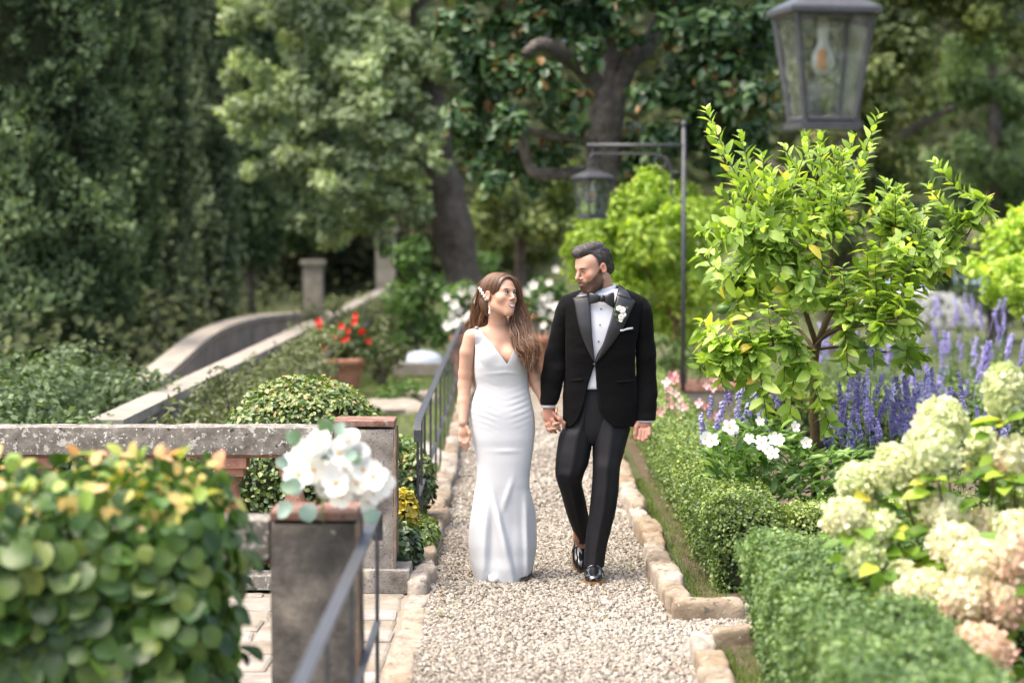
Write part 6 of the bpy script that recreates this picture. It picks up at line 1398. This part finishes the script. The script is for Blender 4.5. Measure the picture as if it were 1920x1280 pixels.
for r_, lift in ((.0745, -.03), (.0725, .0), (.069, .6), (.066, 1.0), (.0635, .98), (.064, .3)):
    hi = .030 + .034 * (.5 + .5 * np.cos(ph - math.radians(-32))); rows.append(np.stack((cen[0] + r_ * np.cos(ph), cen[1] + .01 + r_ * 1.02 * -np.sin(ph), cen[2] - .012 + hi * lift), 1))
obj('shirt_collar', np.concatenate(rows), grid_faces(len(rows), 40, True), M_shirt, groom)
m = MB()
for x, y in ((1127, 579), (1125, 609), (1122.5, 640)):
    p = G(x, y, -.1); yy = float(jfront(np.array(p[0]), np.array(p[2]))); q = at(x, y, yy); v, f = lathe([(0, 0), (.0048, .0), (.0042, .003), (0, .0042)], 10); v = np.c_[v[:, 0], -v[:, 2], v[:, 1]] + q + np.array((0, .0075, 0)); obj('shirt_stud', v, f, M_patent, groom)
# bow tie
def bow(keys, name):
    rowsb = []
    for x, yt, yb, th, dy in keys:
        q = np.linspace(0, 2 * pi, 17)[:-1]; c, hgt = (yt + yb) / 2, (yb - yt) / 2; pt = at(x, c, GY_ - .116 + dy); rowsb.append(np.stack((np.full(16, pt[0]), pt[1] + th * np.cos(q), pt[2] + hgt / 347.0 * np.sign(np.sin(q)) * np.abs(np.sin(q)) ** .6 + .0), 1))
    V = np.concatenate(rowsb); n = len(rowsb); V = np.concatenate((V, [rowsb[0].mean(0), rowsb[-1].mean(0)])); i = np.arange(16); j = (i + 1) % 16; e = (n - 1) * 16
    return obj(name, V, [grid_faces(n, 16, True), np.stack((j, i, np.full(16, n * 16)), 1), np.stack((e + i, e + j, np.full(16, n * 16 + 1)), 1)], M_satin, bt, True)
bt = obj('bow_tie', *lathe([(0, -.020), (.010, -.018), (.0125, 0), (.010, .018), (0, .020)], 14, at(1129, 559.5, GY_ - .120)), M_satin, groom)
bow([(1127, 555, 564, .006, 0), (1120, 552, 567, .010, -.004), (1112, 549.5, 569, .010, -.004), (1105.5, 549, 569.5, .007, .004), (1104, 550, 568, .003, .006)], 'loop')
bow([(1131, 555, 565, .006, 0), (1138, 552, 570, .010, -.004), (1146, 548.5, 575, .010, -.002), (1150.5, 548, 577, .007, .006), (1152, 550, 574, .003, .009)], 'loop')
# jacket: one sheet from front edge round the back to the other front edge
eL = np.array([(536, 1113), (541, 1102), (560, 1105), (620, 1109.5), (668, 1114.5), (680, 1115.2), (686, 1113), (700, 1108.5), (722, 1102), (750, 1096), (772, 1089), (784, 1083), (790, 1078), (797, 1070)]); eR = np.array([(536, 1158), (541, 1160), (560, 1154), (600, 1144.5), (640, 1131), (668, 1117.5), (680, 1115.6), (686, 1116), (700, 1117), (730, 1119), (758, 1122.5), (776, 1130), (788, 1141), (797, 1156)])
nr, nc = 110, 110; py = np.linspace(537, 797, nr); xl, xr, ry, yo = jack(py); Y0 = GY_ + yo; a, b = xofv(xl, py, Y0), xofv(xr, py, Y0); cx, rx = (a + b) / 2, (b - a) / 2
def ph_of(px_): X = xofv(px_, py, Y0 - ry); q = np.clip((X - cx) / rx, -.999, .999); return np.arccos(np.sign(q) * np.abs(q) ** (2.5 / 2))
p0, p1 = ph_of(ease(eL[:, 0], eL[:, 1], py)), ph_of(ease(eR[:, 0], eR[:, 1], py)) + 2 * pi
ph = p0[:, None] + (p1 - p0)[:, None] * np.linspace(0, 1, nc)[None]; X, Y = section(cx[:, None], Y0[:, None], rx[:, None], ry[:, None], 2.5, ph); Z = np.repeat(zofv(py, Y0)[:, None], nc, 1)
P = np.stack((X, Y, Z), -1); nrm = np.stack((np.cos(ph), -np.sin(ph), 0 * ph), -1); P = P + nrm * (.0022 * vnoise(P, 10, 5) + .0018 * vnoise(P * np.array((1, 1, 1.7)), 21, 6))[..., None]
jk = obj('jacket', P.reshape(-1, 3), grid_faces(nr, nc), M_velvet, groom); sm = jk.modifiers.new('thickness', 'SOLIDIFY'); sm.thickness = .005; sm.offset = 0
garment('sleeve', [(551, 1064, 1084, .03, .02), (555, 1055, 1088, .05, .02), (562, 1049.5, 1088, .062, .02), (580, 1042.5, 1084, .067, .015), (605, 1036, 1074, .066, .015), (632, 1030, 1066, .062, .015), (672, 1020.5, 1062, .060, .01), (695, 1016.5, 1060, .058, 0), (720, 1014.5, 1056, .055, -.01), (742, 1013, 1050, .050, -.02), (758, 1013, 1044, .047, -.03)], M_velvet, jk, 2.2, 44, 70, True, .006, 0, 12)
garment('sleeve', [(553, 1180, 1200, .03, .02), (557, 1178, 1209, .05, .02), (564, 1178, 1215.5, .062, .02), (580, 1182, 1222, .067, .015), (605, 1187, 1226, .066, .015), (640, 1191, 1229, .062, .02), (690, 1193, 1231, .060, .025), (740, 1192, 1232, .056, .01), (770, 1191, 1231, .051, -.01), (787, 1191, 1229.5, .048, -.02)], M_velvet, jk, 2.2, 44, 70, True, .0055, 0, 14)
garment('shirt_cuff', [(752, 1015.5, 1042, .041, -.03), (763.5, 1014.8, 1041.5, .040, -.035)], M_shirt, groom, 2.1, 32, 4, True); garment('shirt_cuff', [(780, 1193, 1227.5, .042, -.02), (790.5, 1193.5, 1226.5, .041, -.025)], M_shirt, groom, 2.1, 32, 4, True)
# peaked satin lapels and collar
strip('lapel', [(1104, 553), (1106.5, 570), (1108.5, 600), (1110.5, 630), (1113, 655), (1115.5, 679)], [(1073.5, 559), (1077, 571), (1082, 599), (1091, 632), (1102, 657), (1115, 681)], jfront, M_satin, jk, off=.010)
strip('lapel', [(1158.5, 545), (1152, 575), (1141, 612), (1132, 640), (1124, 658), (1116, 679)], [(1192.5, 565), (1183, 584), (1168, 615), (1150, 642), (1134, 662), (1116.5, 682)], jfront, M_satin, jk, off=.011)
# collar rises round the neck
rows = []
ph = np.linspace(math.radians(158), math.radians(402), 40)
for k_, (r_, dz) in enumerate(((.083, -.014), (.082, .005), (.0775, .5), (.0745, 1.0), (.0715, .95), (.071, .4))):
    hi = (.014 + .034 * (.5 + .5 * np.cos(ph - math.radians(330)))); rows.append(np.stack((cen[0] + r_ * np.cos(ph), cen[1] + .014 - r_ * np.sin(ph), cen[2] - .016 + (hi * dz if dz > .01 else hi * 0 + dz)), 1))
obj('jacket_collar', np.concatenate(rows), grid_faces(6, 40), M_satin, jk)
strip('collar_leaf', [(1160, 533), (1159, 541), (1157, 552)], [(1169, 538), (1178, 549), (1185, 562)], lambda X, Z: np.minimum(jfront(X, Z), GY_ - .02), M_satin, jk, 12, 7, .014)
strip('collar_leaf', [(1102, 545), (1103, 549), (1104, 555)], [(1092, 545), (1086, 550), (1078, 558)], lambda X, Z: np.minimum(jfront(X, Z), GY_ - .02), M_satin, jk, 12, 7, .014)
strip('pocket', [(1160, 618.5), (1175, 617), (1190, 616)], [(1160, 624), (1175, 622.5), (1190, 621.5)], jfront, M_velvet, jk, 10, 4, .007)
strip('pocket_square', [(1162.5, 617.5), (1168, 617.5), (1177, 614.5), (1187, 613.5)], [(1163, 621.5), (1168, 621), (1177, 618.5), (1187, 617)], jfront, M_shirt, groom, 10, 4, .012)
for x0, x1, y0 in ((1158, 1192, 714), (1064, 1092, 712)): strip('pocket_flap', [(x0, y0), ((x0 + x1) / 2, y0 - 1.5), (x1, y0 - 3)], [(x0, y0 + 5), ((x0 + x1) / 2, y0 + 3.5), (x1, y0 + 2)], jfront, M_velvet, jk, 8, 4, .0045, .001)
v, f = lathe([(0, 0), (.009, 0), (.008, .004), (0, .005)], 12); q = at(1115, 683, float(jfront(np.array(G(1115, 683)[0]), np.array(G(1115, 683, -.1)[2])))); obj('jacket_button', np.c_[v[:, 0], -v[:, 2], v[:, 1]] + q - np.array((0, .004, 0)), f, M_satin, jk)
# shoes
def shoe(origin, yaw, pitch, name='shoe'):
    R = np.array(Matrix.Rotation(yaw, 3, 'Z') @ Matrix.Rotation(pitch, 3, 'X')); T = lambda P: np.asarray(P) @ R.T + np.asarray(origin)
    ks = np.array([(-.0, .012, .022), (.006, .026, .030), (.03, .043, .041), (.07, .052, .050), (.11, .052, .066), (.145, .047, .082), (.165, .044, .074), (.20, .040, .058), (.25, .037, .062), (.285, .032, .066), (.298, .018, .060)]); yy = np.linspace(0, .298, 34); w, hgt = ease(ks[:, 0], ks[:, 1], yy), ease(ks[:, 0], ks[:, 2], yy)
    ph = np.linspace(0, pi, 17); V = np.stack((w[:, None] * np.sign(np.cos(ph)) * np.abs(np.cos(ph)) ** .75, np.repeat(yy[:, None], 17, 1), .012 + hgt[:, None] * np.sin(ph) ** .8), -1); V[..., 0] += (.012 * np.sin(yy * 11))[:, None] * 0
    sh = obj(name, T(V.reshape(-1, 3)), grid_faces(34, 17), M_patent, groom)
    outl = np.stack((np.r_[w + .004, -(w + .004)[::-1]], np.r_[yy, yy[::-1]]), 1); n = len(outl); Vs = np.concatenate((np.c_[outl, np.full(n, .0)], np.c_[outl, np.full(n, .0145)])); i = np.arange(n); j = (i + 1) % n
    obj('sole', T(Vs), [tuple(r) for r in np.stack((i, j, j + n, i + n), 1)] + [tuple(range(n))[::-1], tuple(range(n, 2 * n))], M_sole, sh, False)
    MB().box((0, 0, 0), (.06, .07, .02), bev=.004).obj('heel', M_lash, sh).data.transform(Matrix.Translation(Vector(T((0, .255, -.008)) - wloc(sh))) @ Matrix(R.tolist()).to_4x4())
    st = [T((.051 * math.cos(a), .118, .014 + .072 * max(math.sin(a), 0) ** .8)) for a in np.linspace(.15, pi - .15, 12)]; v, f = tube_vf(st, .006, 6); obj('strap', v, f, M_patent, sh)
    tg = np.stack([T((.034 * math.cos(a) * (1 - .2 * q), .125 + .05 * q, .020 + (.070 + .024 * q) * max(math.sin(a), 0) ** .7)) for q in np.linspace(0, 1, 5) for a in np.linspace(.5, pi - .5, 9)]); obj('tongue', tg, grid_faces(5, 9), M_patent, sh)
    return sh
fp = at(1113, 1100, 12.85); shoe((fp[0], 12.835, .006), math.radians(-3), 0)
rp = at(1091, 1076, 13.28); shoe((rp[0], 13.27, .010), math.radians(2), math.radians(38))
# boutonniere
bo = thing('boutonniere', 'small white flower boutonniere pinned on the groom\'s lapel', 'flower', at(1164, 590, 12.90))
for x, y, s, me in ((1161, 578, .013, ROSE), (1167, 581, .015, ROSE), (1165, 594, .014, ROSE), (1169, 590, .013, ROSE), (1164, 600, .012, ORC)): inst('bloom', me, bo, at(x, y, 12.905), face_rot(rng.normal() * .3, -1, .2, rng.uniform(0, 6)), s)
EUC_S = big_leaf('leaf', obj_leaf_mat('boutonniere_leaf', [(0, (.05, .09, .03)), (1, (.10, .16, .06))]), 'round')
for x, y, dx, dz in ((1157, 580, -1, .3), (1157, 588, -1, -.2), (1163, 574, 0, 1), (1172, 577, 1, .5), (1160, 597, -.5, -1)): inst('leaf', EUC_S, bo, at(x, y, 12.91), leaf_rot((dx, -.2, dz), (0, -1, .3)), .018)

# ------------------------------------------------------------------ bride
bride = thing('person', 'long haired woman in a white fitted gown holding the groom\'s hand', 'person', (-.07, 13.05, 0), 'couple walking hand in hand')
bh = Fr(G(936.5, 557, -.02), math.radians(45), math.radians(-9), math.radians(7), .98)
F = Field((-.36, 12.76, -.01), (.36, 13.42, 1.72), .004)
head(F, bh, False)
F.chain([bh((0, .026, -.045)), G(934, 607, .03), G(935, 630, .035)], [.050, .047, .056], .025)
F.cone(G(936, 622, .04), G(893, 630, .03), .040, .043, .03); F.cone(G(936, 622, .04), G(978, 630, .03), .040, .043, .03)
F.ell(G(938, 652, .04), (.130, .080, .10), .04); F.ell(G(941, 700, .035), (.122, .085, .13), .04)
for x in (919, 961): F.ell(G(x, 668, -.026), (.058, .052, .058), .04)
F.ell(G(943, 780, .03), (.128, .09, .15), .05)
F.chain([G(925, 800, .02), G(922, 930, 0), G(918, 1062, .03)], [.085, .055, .035], .03); F.chain([G(962, 800, .02), G(964, 935, .05), G(973, 1052, .12)], [.085, .055, .035], .03); F.ell(G(921, 1074, -.02), (.034, .085, .028), .02)
F.chain([G(884.5, 632, .03), G(877, 660, .03), G(873, 700, .045), G(871, 722, .045), G(869, 752, .02), G(868, 792, -.03)], [.045, .0425, .0385, .036, .032, .0235], .012)
F.ell(G(868.5, 811, -.035), (.029, .0145, .036), .015, np.array(Matrix.Rotation(math.radians(4), 3, 'Y')))
for kx, tx, ty, r_ in ((861.5, 866, 836, .0075), (866, 870.5, 843, .0079), (871, 875.5, 844.5, .0079), (875.5, 879, 838, .0074)): F.chain([G(kx, 818, -.035), G((kx + tx) / 2 - .5, (818 + ty) / 2, -.047), G(tx, ty, -.040)], [.0092, r_ + .0006, r_ - .001], .0035)
F.chain([G(875, 801, -.04), G(880.5, 812, -.05), G(881.5, 823, -.05)], [.0115, .0092, .0072], .006)
F.chain([G(985, 632, .03), G(994, 668, .035), G(1003, 708, .04), G(1010, 725, .03), G(1022, 750, .0), G(1030, 763, -.005)], [.044, .0415, .037, .035, .029, .024], .012)
F.ell(G(1038, 781, -.005), (.026, .017, .038), .015, np.array(Matrix.Rotation(math.radians(-25), 3, 'Y')))
F.chain([G(1048, 786, -.02), G(1049.5, 792.5, -.055), G(1043, 793.5, -.075), G(1036.5, 795.5, -.075)], [.0085, .0082, .0078, .0066], .003)
F.chain([G(1046, 797, -.02), G(1048.5, 802, -.05), G(1040, 803, -.070), G(1033, 803.5, -.068)], [.0085, .008, .0076, .0066], .003)
F.chain([G(1040, 801, -.02), G(1039, 807.5, -.045), G(1032, 806, -.062), G(1027, 803, -.06)], [.0082, .0078, .0072, .0062], .003)
F.chain([G(1040, 768, -.02), G(1043.5, 766, -.05), G(1043, 772.5, -.066)], [.010, .0092, .0074], .004)
V, Fc = F.mesh(1); bF = F; L = bh.inv(V); isH = np.linalg.norm(L, axis=1) < .15; r2 = vnoise(V, 30, 4)
colr = np.tile(np.array((.47, .282, .20)), (len(V), 1)) * (1 + .035 * r2)[:, None]
red = .75 * np.exp(-((np.abs(L[:, 0]) - .043) / .02) ** 2 - ((L[:, 1] + .07) / .03) ** 2 - ((L[:, 2] + .02) / .018) ** 2) + .6 * (np.abs(L[:, 0]) > .074); colr[isH] *= (1 - red[isH, None].clip(0, 1) * np.array((.02, .22, .20)))
lid = np.exp(-((np.abs(L[:, 0]) - .032) / .016) ** 2 - ((L[:, 2] - .017) / .006) ** 2) * (L[:, 1] < -.07); colr[isH] *= (1 - .45 * lid[isH, None] * np.array((.9, 1.1, 1.1)))
colr[isH] *= 1.08
nail = (V[:, 0] > .18) & (V[:, 2] < .95); colr[nail] = colr[nail] * np.array((1.05, 1.02, 1.0))
thin(obj('body', V, Fc, M_skin, bride, True, {'col': colr}), .5)
eye(bh, 1, bride, .0062, (.0035, .0015), .0028); eye(bh, -1, bride, .0062, (.0035, .0015), .0028)
for s in (-1, 1): v, f = tube_vf([bh((s * q, -.0915 + 8.5 * (q - .015) ** 2, .0295 + .14 * (q - .014) - 5 * (q - .014) ** 2)) for q in np.linspace(.014, .050, 8)], np.array([.0022, .0032, .0035, .0034, .0030, .0025, .0018, .0008]), 6); obj('eyebrow', v, f, plain('brow', (.04, .02, .012), .7), bride)
# smile: lips round a row of teeth
q = np.linspace(-1, 1, 17)
def mouth(u, dz): return on_face(F, bh, u * .0275, -.0585 + .0095 * u * u + dz * (1 - abs(u) ** 2.2), 0)
fw = -bh.R[:, 1]
V = np.stack([mouth(u * .95, -.0066 + .0060 * w_) + fw * .0018 for w_ in (0, 1, 2) for u in q]); obj('teeth', V, grid_faces(3, 17), M_teeth, bride)
for nm, dz, r_ in (('upper_lip', .0072, .0024), ('lower_lip', -.0088, .0031)):
    P = np.array([mouth(u, dz + (.0008 * math.cos(u * 6) if dz > 0 else 0)) for u in q]) + fw * .0010; v, f = tube_vf(P, r_ * (1 - .6 * np.abs(q) ** 3), 8); obj(nm, v, f, M_lip, bride)
# gown
DK = np.array([(600, 888, 989, .060, .035), (612, 887, 990, .066, .035), (640, 889, 990, .085, .025), (662, 890.5, 990, .098, .015), (681, 890, 989, .100, .015), (701, 890.5, 989, .094, .02), (723, 894, 990.5, .090, .025), (740, 889.5, 994, .096, .025), (758, 884.5, 997.5, .105, .025), (775, 882.3, 1001, .112, .025), (800, 883.5, 1003, .114, .025), (820, 886, 1002, .112, .02), (840, 890, 999.5, .106, .015), (869, 894.5, 995.5, .104, .01), (898, 894, 992.5, .106, .01), (912, 892, 992.5, .110, .012), (934, 888, 997.5, .125, .02), (960, 884, 1003.5, .145, .03), (990, 880, 1005.8, .165, .04), (1017, 879, 1006, .18, .045), (1040, 881, 1003.5, .19, .05), (1060, 884, 1000, .20, .05), (1079, 888.5, 996, .20, .05), (1098, 894, 992, .20, .05)])
np_, nr = 220, 206; ph = np.linspace(0, 2 * pi, np_ + 1)[:-1] + .003
pxa = 941.5 + 52 * np.sign(np.cos(ph)) * np.abs(np.cos(ph)) ** (2 / 2.2); fr_ = np.sin(ph) > 0
top_f = np.interp(pxa, [889, 890.5, 892.2, 893, 897.5, 954, 973, 985, 988, 991, 993], [668, 660, 636, 611.5, 611.5, 681, 634, 611.5, 611.5, 640, 668]); top_b = np.interp(pxa, [889, 893, 898, 941, 984, 988, 993], [668, 612, 612, 700, 612, 612, 668]); top = np.where(fr_, top_f, top_b)
hem_f = np.interp(pxa, [888, 897, 911, 925, 946, 963, 966.5, 969.5, 985, 994], [1079, 1083, 1087, 1088, 1093, 1093.5, 1091, 1078, 1073, 1066]); hem = np.where(fr_, hem_f, 1076 + 0 * hem_f)
nom = np.concatenate((np.linspace(608, 700, 56), np.linspace(701.5, 960, 110)))[:, None]; t_ = np.linspace(.02, 1, nr - 166)[:, None]; PY = np.concatenate((np.maximum(nom, top[None]), 960 + (hem - 960)[None] * t_))
xl, xr, ry, yo = [ease(DK[:, 0], DK[:, i], PY.ravel()).reshape(PY.shape) for i in (1, 2, 3, 4)]; Y0 = GY_ + yo; a, b = xofv(xl, PY, Y0), xofv(xr, PY, Y0)
X, Y = section((a + b) / 2, Y0, (b - a) / 2, ry, 2.2, ph[None]); Z = zofv(PY, Y0)
PX = 960 + X * FPX / Y
rmp = np.clip((PY - 900) / 90, 0, 1); rmp = rmp * rmp * (3 - 2 * rmp)
fold = np.interp(PY, [905, 925, 1000, 1050, 1095], [922, 926, 946, 958, 967]); sgn = np.clip((PX - fold) / 9, -1, 1)
front = np.clip(np.sin(ph)[None] * 3, 0, 1)
Y = Y + front * rmp * (.034 * (np.clip((PX - fold) / 6, 0, 1)) - .022 * np.exp(-((PX - fold + 5) / 8) ** 2))
f2 = np.interp(PY, [880, 1095], [915, 903]); Y = Y - front * rmp * .022 * np.exp(-((PX - f2) / 8) ** 2) + front * rmp * .014 * np.exp(-((PX - f2 - 15) / 8) ** 2)
f3 = np.interp(PY, [900, 1060], [985, 990]); Y = Y - front * rmp * .025 * np.exp(-((PX - f3) / 6) ** 2)
f4 = np.interp(PY, [890, 960], [962, 940]); Y = Y - front * .010 * np.exp(-((PX - f4) / 6) ** 2) * np.exp(-((PY - 925) / 28) ** 2)
wr = np.exp(-((PY - 758) / 32) ** 2); Y = Y - front * .0019 * wr * np.sin((PY + .35 * np.abs(PX - 944)) * .55 + 1.2 * np.sin(PX * .05)) * np.clip(np.abs(PX - 944) / 30, .15, 1)
Y = Y - front * .004 * np.exp(-((PY - 696 - .08 * np.abs(PX - 948)) / 3.5) ** 2) * np.exp(-((PX - 945) / 32) ** 2) - front * .004 * np.exp(-((PY - 842) / 4) ** 2) * np.exp(-((PX - 950) / 25) ** 2)
nz = np.stack((PX * .02, PY * .006, 0 * PX), -1); Y = Y - front * rmp * .007 * vnoise(nz * np.array((1, .5, 1)), 3.2, 31)
yf = F.front(X, Z); yb = F.front(X, Z, True); up_ = (PY < 720) & (np.abs(PX - 941) < 43)
tgt = np.where(np.isnan(yf), Y + 1, yf - .003); hh = np.maximum(.03 - np.abs(Y - tgt), 0) / .03; Y = np.where(fr_[None] & up_, np.minimum(Y, tgt) - hh * hh * .03 * .25, Y); hi_ = PY < 645; Y = np.where(fr_[None] & hi_ & ~np.isnan(yf), yf - .005, Y); Y = np.where(~fr_[None] & up_ & ~np.isnan(yb), np.maximum(Y, yb + .0055), Y)
X = X + (Y / Y0 - 1) * X * .0
dr = obj('gown', np.stack((X, Y, Z), -1).reshape(-1, 3), grid_faces(nr, np_, True), M_dress, bride); bm_ = bmesh.new(); bm_.from_mesh(dr.data); bmesh.ops.remove_doubles(bm_, verts=bm_.verts, dist=2e-5); bmesh.ops.dissolve_degenerate(bm_, dist=1e-5, edges=bm_.edges); bm_.to_mesh(dr.data); bm_.free(); sm = dr.modifiers.new('thickness', 'SOLIDIFY'); sm.thickness = .003; sm.offset = 0
v, f = lathe([(0, -.0), (.02, .0), (.03, .015), (.026, .04), (0, .052)], 16); v = v * np.array((1.1, 2.4, 1)) + np.array((at(926, 1088, 12.93)[0], 12.94, .004)); obj('shoe', v, f, M_heel, bride)
v = v + np.array((.155, .22, .0)); obj('shoe', v, f, M_heel, bride)
# hair
hf = Field(bh.o - .17, bh.o + .17, .003); E = lambda c, r, k=.01, sub=False: hf.ell(bh(c), np.array(r), k, bh.R, sub)
E((0, .020, .050), (.0825, .102, .086)); E((0, -.034, .056), (.071, .070, .068), .02); E((0, .07, -.02), (.07, .055, .08), .02); E((.074, .0, .0), (.016, .05, .07), .02)
E((-.014, -.105, -.016), (.066, .070, .114), .008, True); E((-.03, -.06, -.10), (.12, .115, .085), .01, True); E((-.084, .004, -.004), (.022, .026, .032), .008, True)
V, Fc = hf.mesh(1); Lh = bh.inv(V); sn = vnoise(np.c_[Lh[:, 0] * 1.2, Lh[:, 1] * 4, Lh[:, 2] * .8], 90, 2); obj('hair', V, Fc, M_hair_b, bride, True, {'r': np.clip(.34 + .28 * sn, 0, 1)})
def hair_mass(n, outer, inner, rad, wave, wf, name, tone0, ends, pts=34, thick=.03):
    O, I = np.array([G(*p) for p in outer]), np.array([G(*p) for p in inner]); u = rng.random(n) ** .9
    dep = rng.normal(size=(n, 1)) * thick * .4; env = np.linspace(.15, 1, len(O))[None]
    K = I[None] * (1 - u)[:, None, None] + O[None] * u[:, None, None]; K[..., 1] += dep * env; K += rng.normal(size=K.shape) * np.array((.003, .003, .004)) * env[..., None]
    s = np.linspace(0, 1, pts); tn = np.clip(tone0 + .28 * rng.random((n, 1)) + .25 * (rng.random((n, 1)) > .82) + ends * s[None] ** 1.5 * rng.random((n, 1)), 0, 1)
    cut = rng.uniform(.86, 1.0, n)
    K2 = np.stack([curve(k, 40)[np.linspace(0, 39 * c, len(O) + 3).astype(int)] for k, c in zip(K, cut)])
    strands(name, None, None, None, np.full(n, rad) * rng.uniform(.7, 1.3, n), M_hair_b, bride, pts, wave, wf, 4, tn, K2, 3.0 * u)
# over her left shoulder to the front
hair_mass(700, [(930, 519, .03), (955, 519, .02), (970, 538, .03), (978, 565, .045), (985, 588, .05), (996, 614, .01), (1006, 645, -.06), (1011, 675, -.08), (1007, 706, -.075)], [(938, 525, -.04), (955, 530, -.015), (964, 548, .04), (962, 575, .05), (957, 598, .01), (958, 625, -.06), (966, 650, -.09), (974, 668, -.10), (986, 690, -.09)], .0023, .0125, 4.6, 'front_locks', .14, .6, 30, .06)
hair_mass(22, [(955, 600, -.02), (957, 628, -.07), (965, 650, -.10), (972, 662, -.105), (970, 676, -.105)], [(955, 600, -.02), (956, 628, -.07), (962, 648, -.10), (976, 655, -.105), (979, 668, -.10)], .0032, .004, 1.2, 'loose_curl', .1, .15, 24, .01)
# behind the right shoulder
hair_mass(340, [(926, 518, .0), (906, 527, .02), (898, 545, .04), (891, 567, .06), (886, 590, .075), (880, 612, .085), (877, 628, .09)], [(934, 523, -.03), (921, 538, -.03), (914, 552, .0), (918, 578, .045), (919, 600, .065), (908, 616, .085), (900, 630, .095)], .0024, .008, 3.2, 'back_locks', .14, .6, 24, .04)
hair_mass(160, [(934, 517, .02), (945, 518, .06), (955, 530, .09), (950, 570, .10), (940, 610, .10), (930, 650, .12)], [(920, 518, .02), (908, 530, .06), (902, 555, .09), (900, 590, .10), (898, 620, .115), (900, 650, .13)], .0045, .006, 1.8, 'nape_locks', .1, .2, 24, .03)
# loose flyaways round both sides
hair_mass(46, [(930, 515, .03), (962, 516, .02), (977, 540, .03), (986, 570, .04), (995, 600, .03), (1005, 630, .0), (1016, 665, -.04), (1016, 700, -.05)], [(938, 525, -.02), (958, 528, .0), (972, 548, .04), (970, 575, .05), (975, 600, .03), (990, 640, -.04), (1000, 665, -.06), (990, 708, -.07)], .0011, .02, 3.4, 'flyaways', .4, .6, 30, .08)
hair_mass(30, [(926, 515, .0), (902, 524, .02), (893, 545, .04), (885, 567, .06), (878, 592, .075), (872, 612, .085), (868, 632, .09)], [(934, 520, -.03), (915, 530, .0), (902, 552, .03), (897, 578, .05), (892, 600, .065), (888, 616, .085), (880, 634, .095)], .0011, .012, 2.5, 'flyaways', .4, .6, 24, .05)
# the combed surface of the crown: strands from the parting to both sides
n = 1100; s = np.linspace(0, 1, 9)[None]; y0 = rng.uniform(-.085, .09, (n, 1)); sg = np.where(rng.random((n, 1)) < .55, -1.0, 1.0); a = (.1 + 1.75 * s) * 1.0
cp_ = np.stack((.02 + sg * .10 * np.sin(a), y0 + (.045 + .02 * rng.random((n, 1))) * s ** 1.3, .03 + .11 * np.cos(a) + 0 * y0), -1); K = lay(hf, bh, cp_, rng.uniform(-.0003, .0022, n)); strands('crown_hair', None, None, None, np.full(len(K), .0016), M_hair_b, bride, 12, k=4, tone=np.clip(.12 + .55 * rng.random((len(K), 1)) + .2 * (rng.random((len(K), 1)) > .85), 0, 1), keys=K)
# pearls
v, f = lathe([(0, -1), (.5, -.87), (.87, -.5), (1, 0), (.87, .5), (.5, .87), (0, 1)], 9)
clip = obj('hair_clip', *tube_vf([G(899.5, 540, -.045), G(905.5, 551, -.055), G(911.5, 561, -.055)], .003, 5), M_pearl, bride)
for i in range(9):
    q = i / 8; obj('pearl', v * (.0058 if i % 2 else .0072) + G(899.5 + 12 * q + (1.2 if i % 2 else -1), 540.5 + 20.5 * q, -.052 - .008 * math.sin(pi * q)), f, M_pearl, clip)
er = obj('earring', *tube_vf([G(917.5, 574, -.052), G(918, 586, -.052)], .0015, 5), M_pearl, bride)
for x, y, s in ((918, 575, .0042), (918.5, 579, .0038), (917.5, 583, .005), (919, 585.5, .0042), (917, 587, .0042)): obj('pearl', v * s + G(x, y, -.055), f, M_pearl, er)
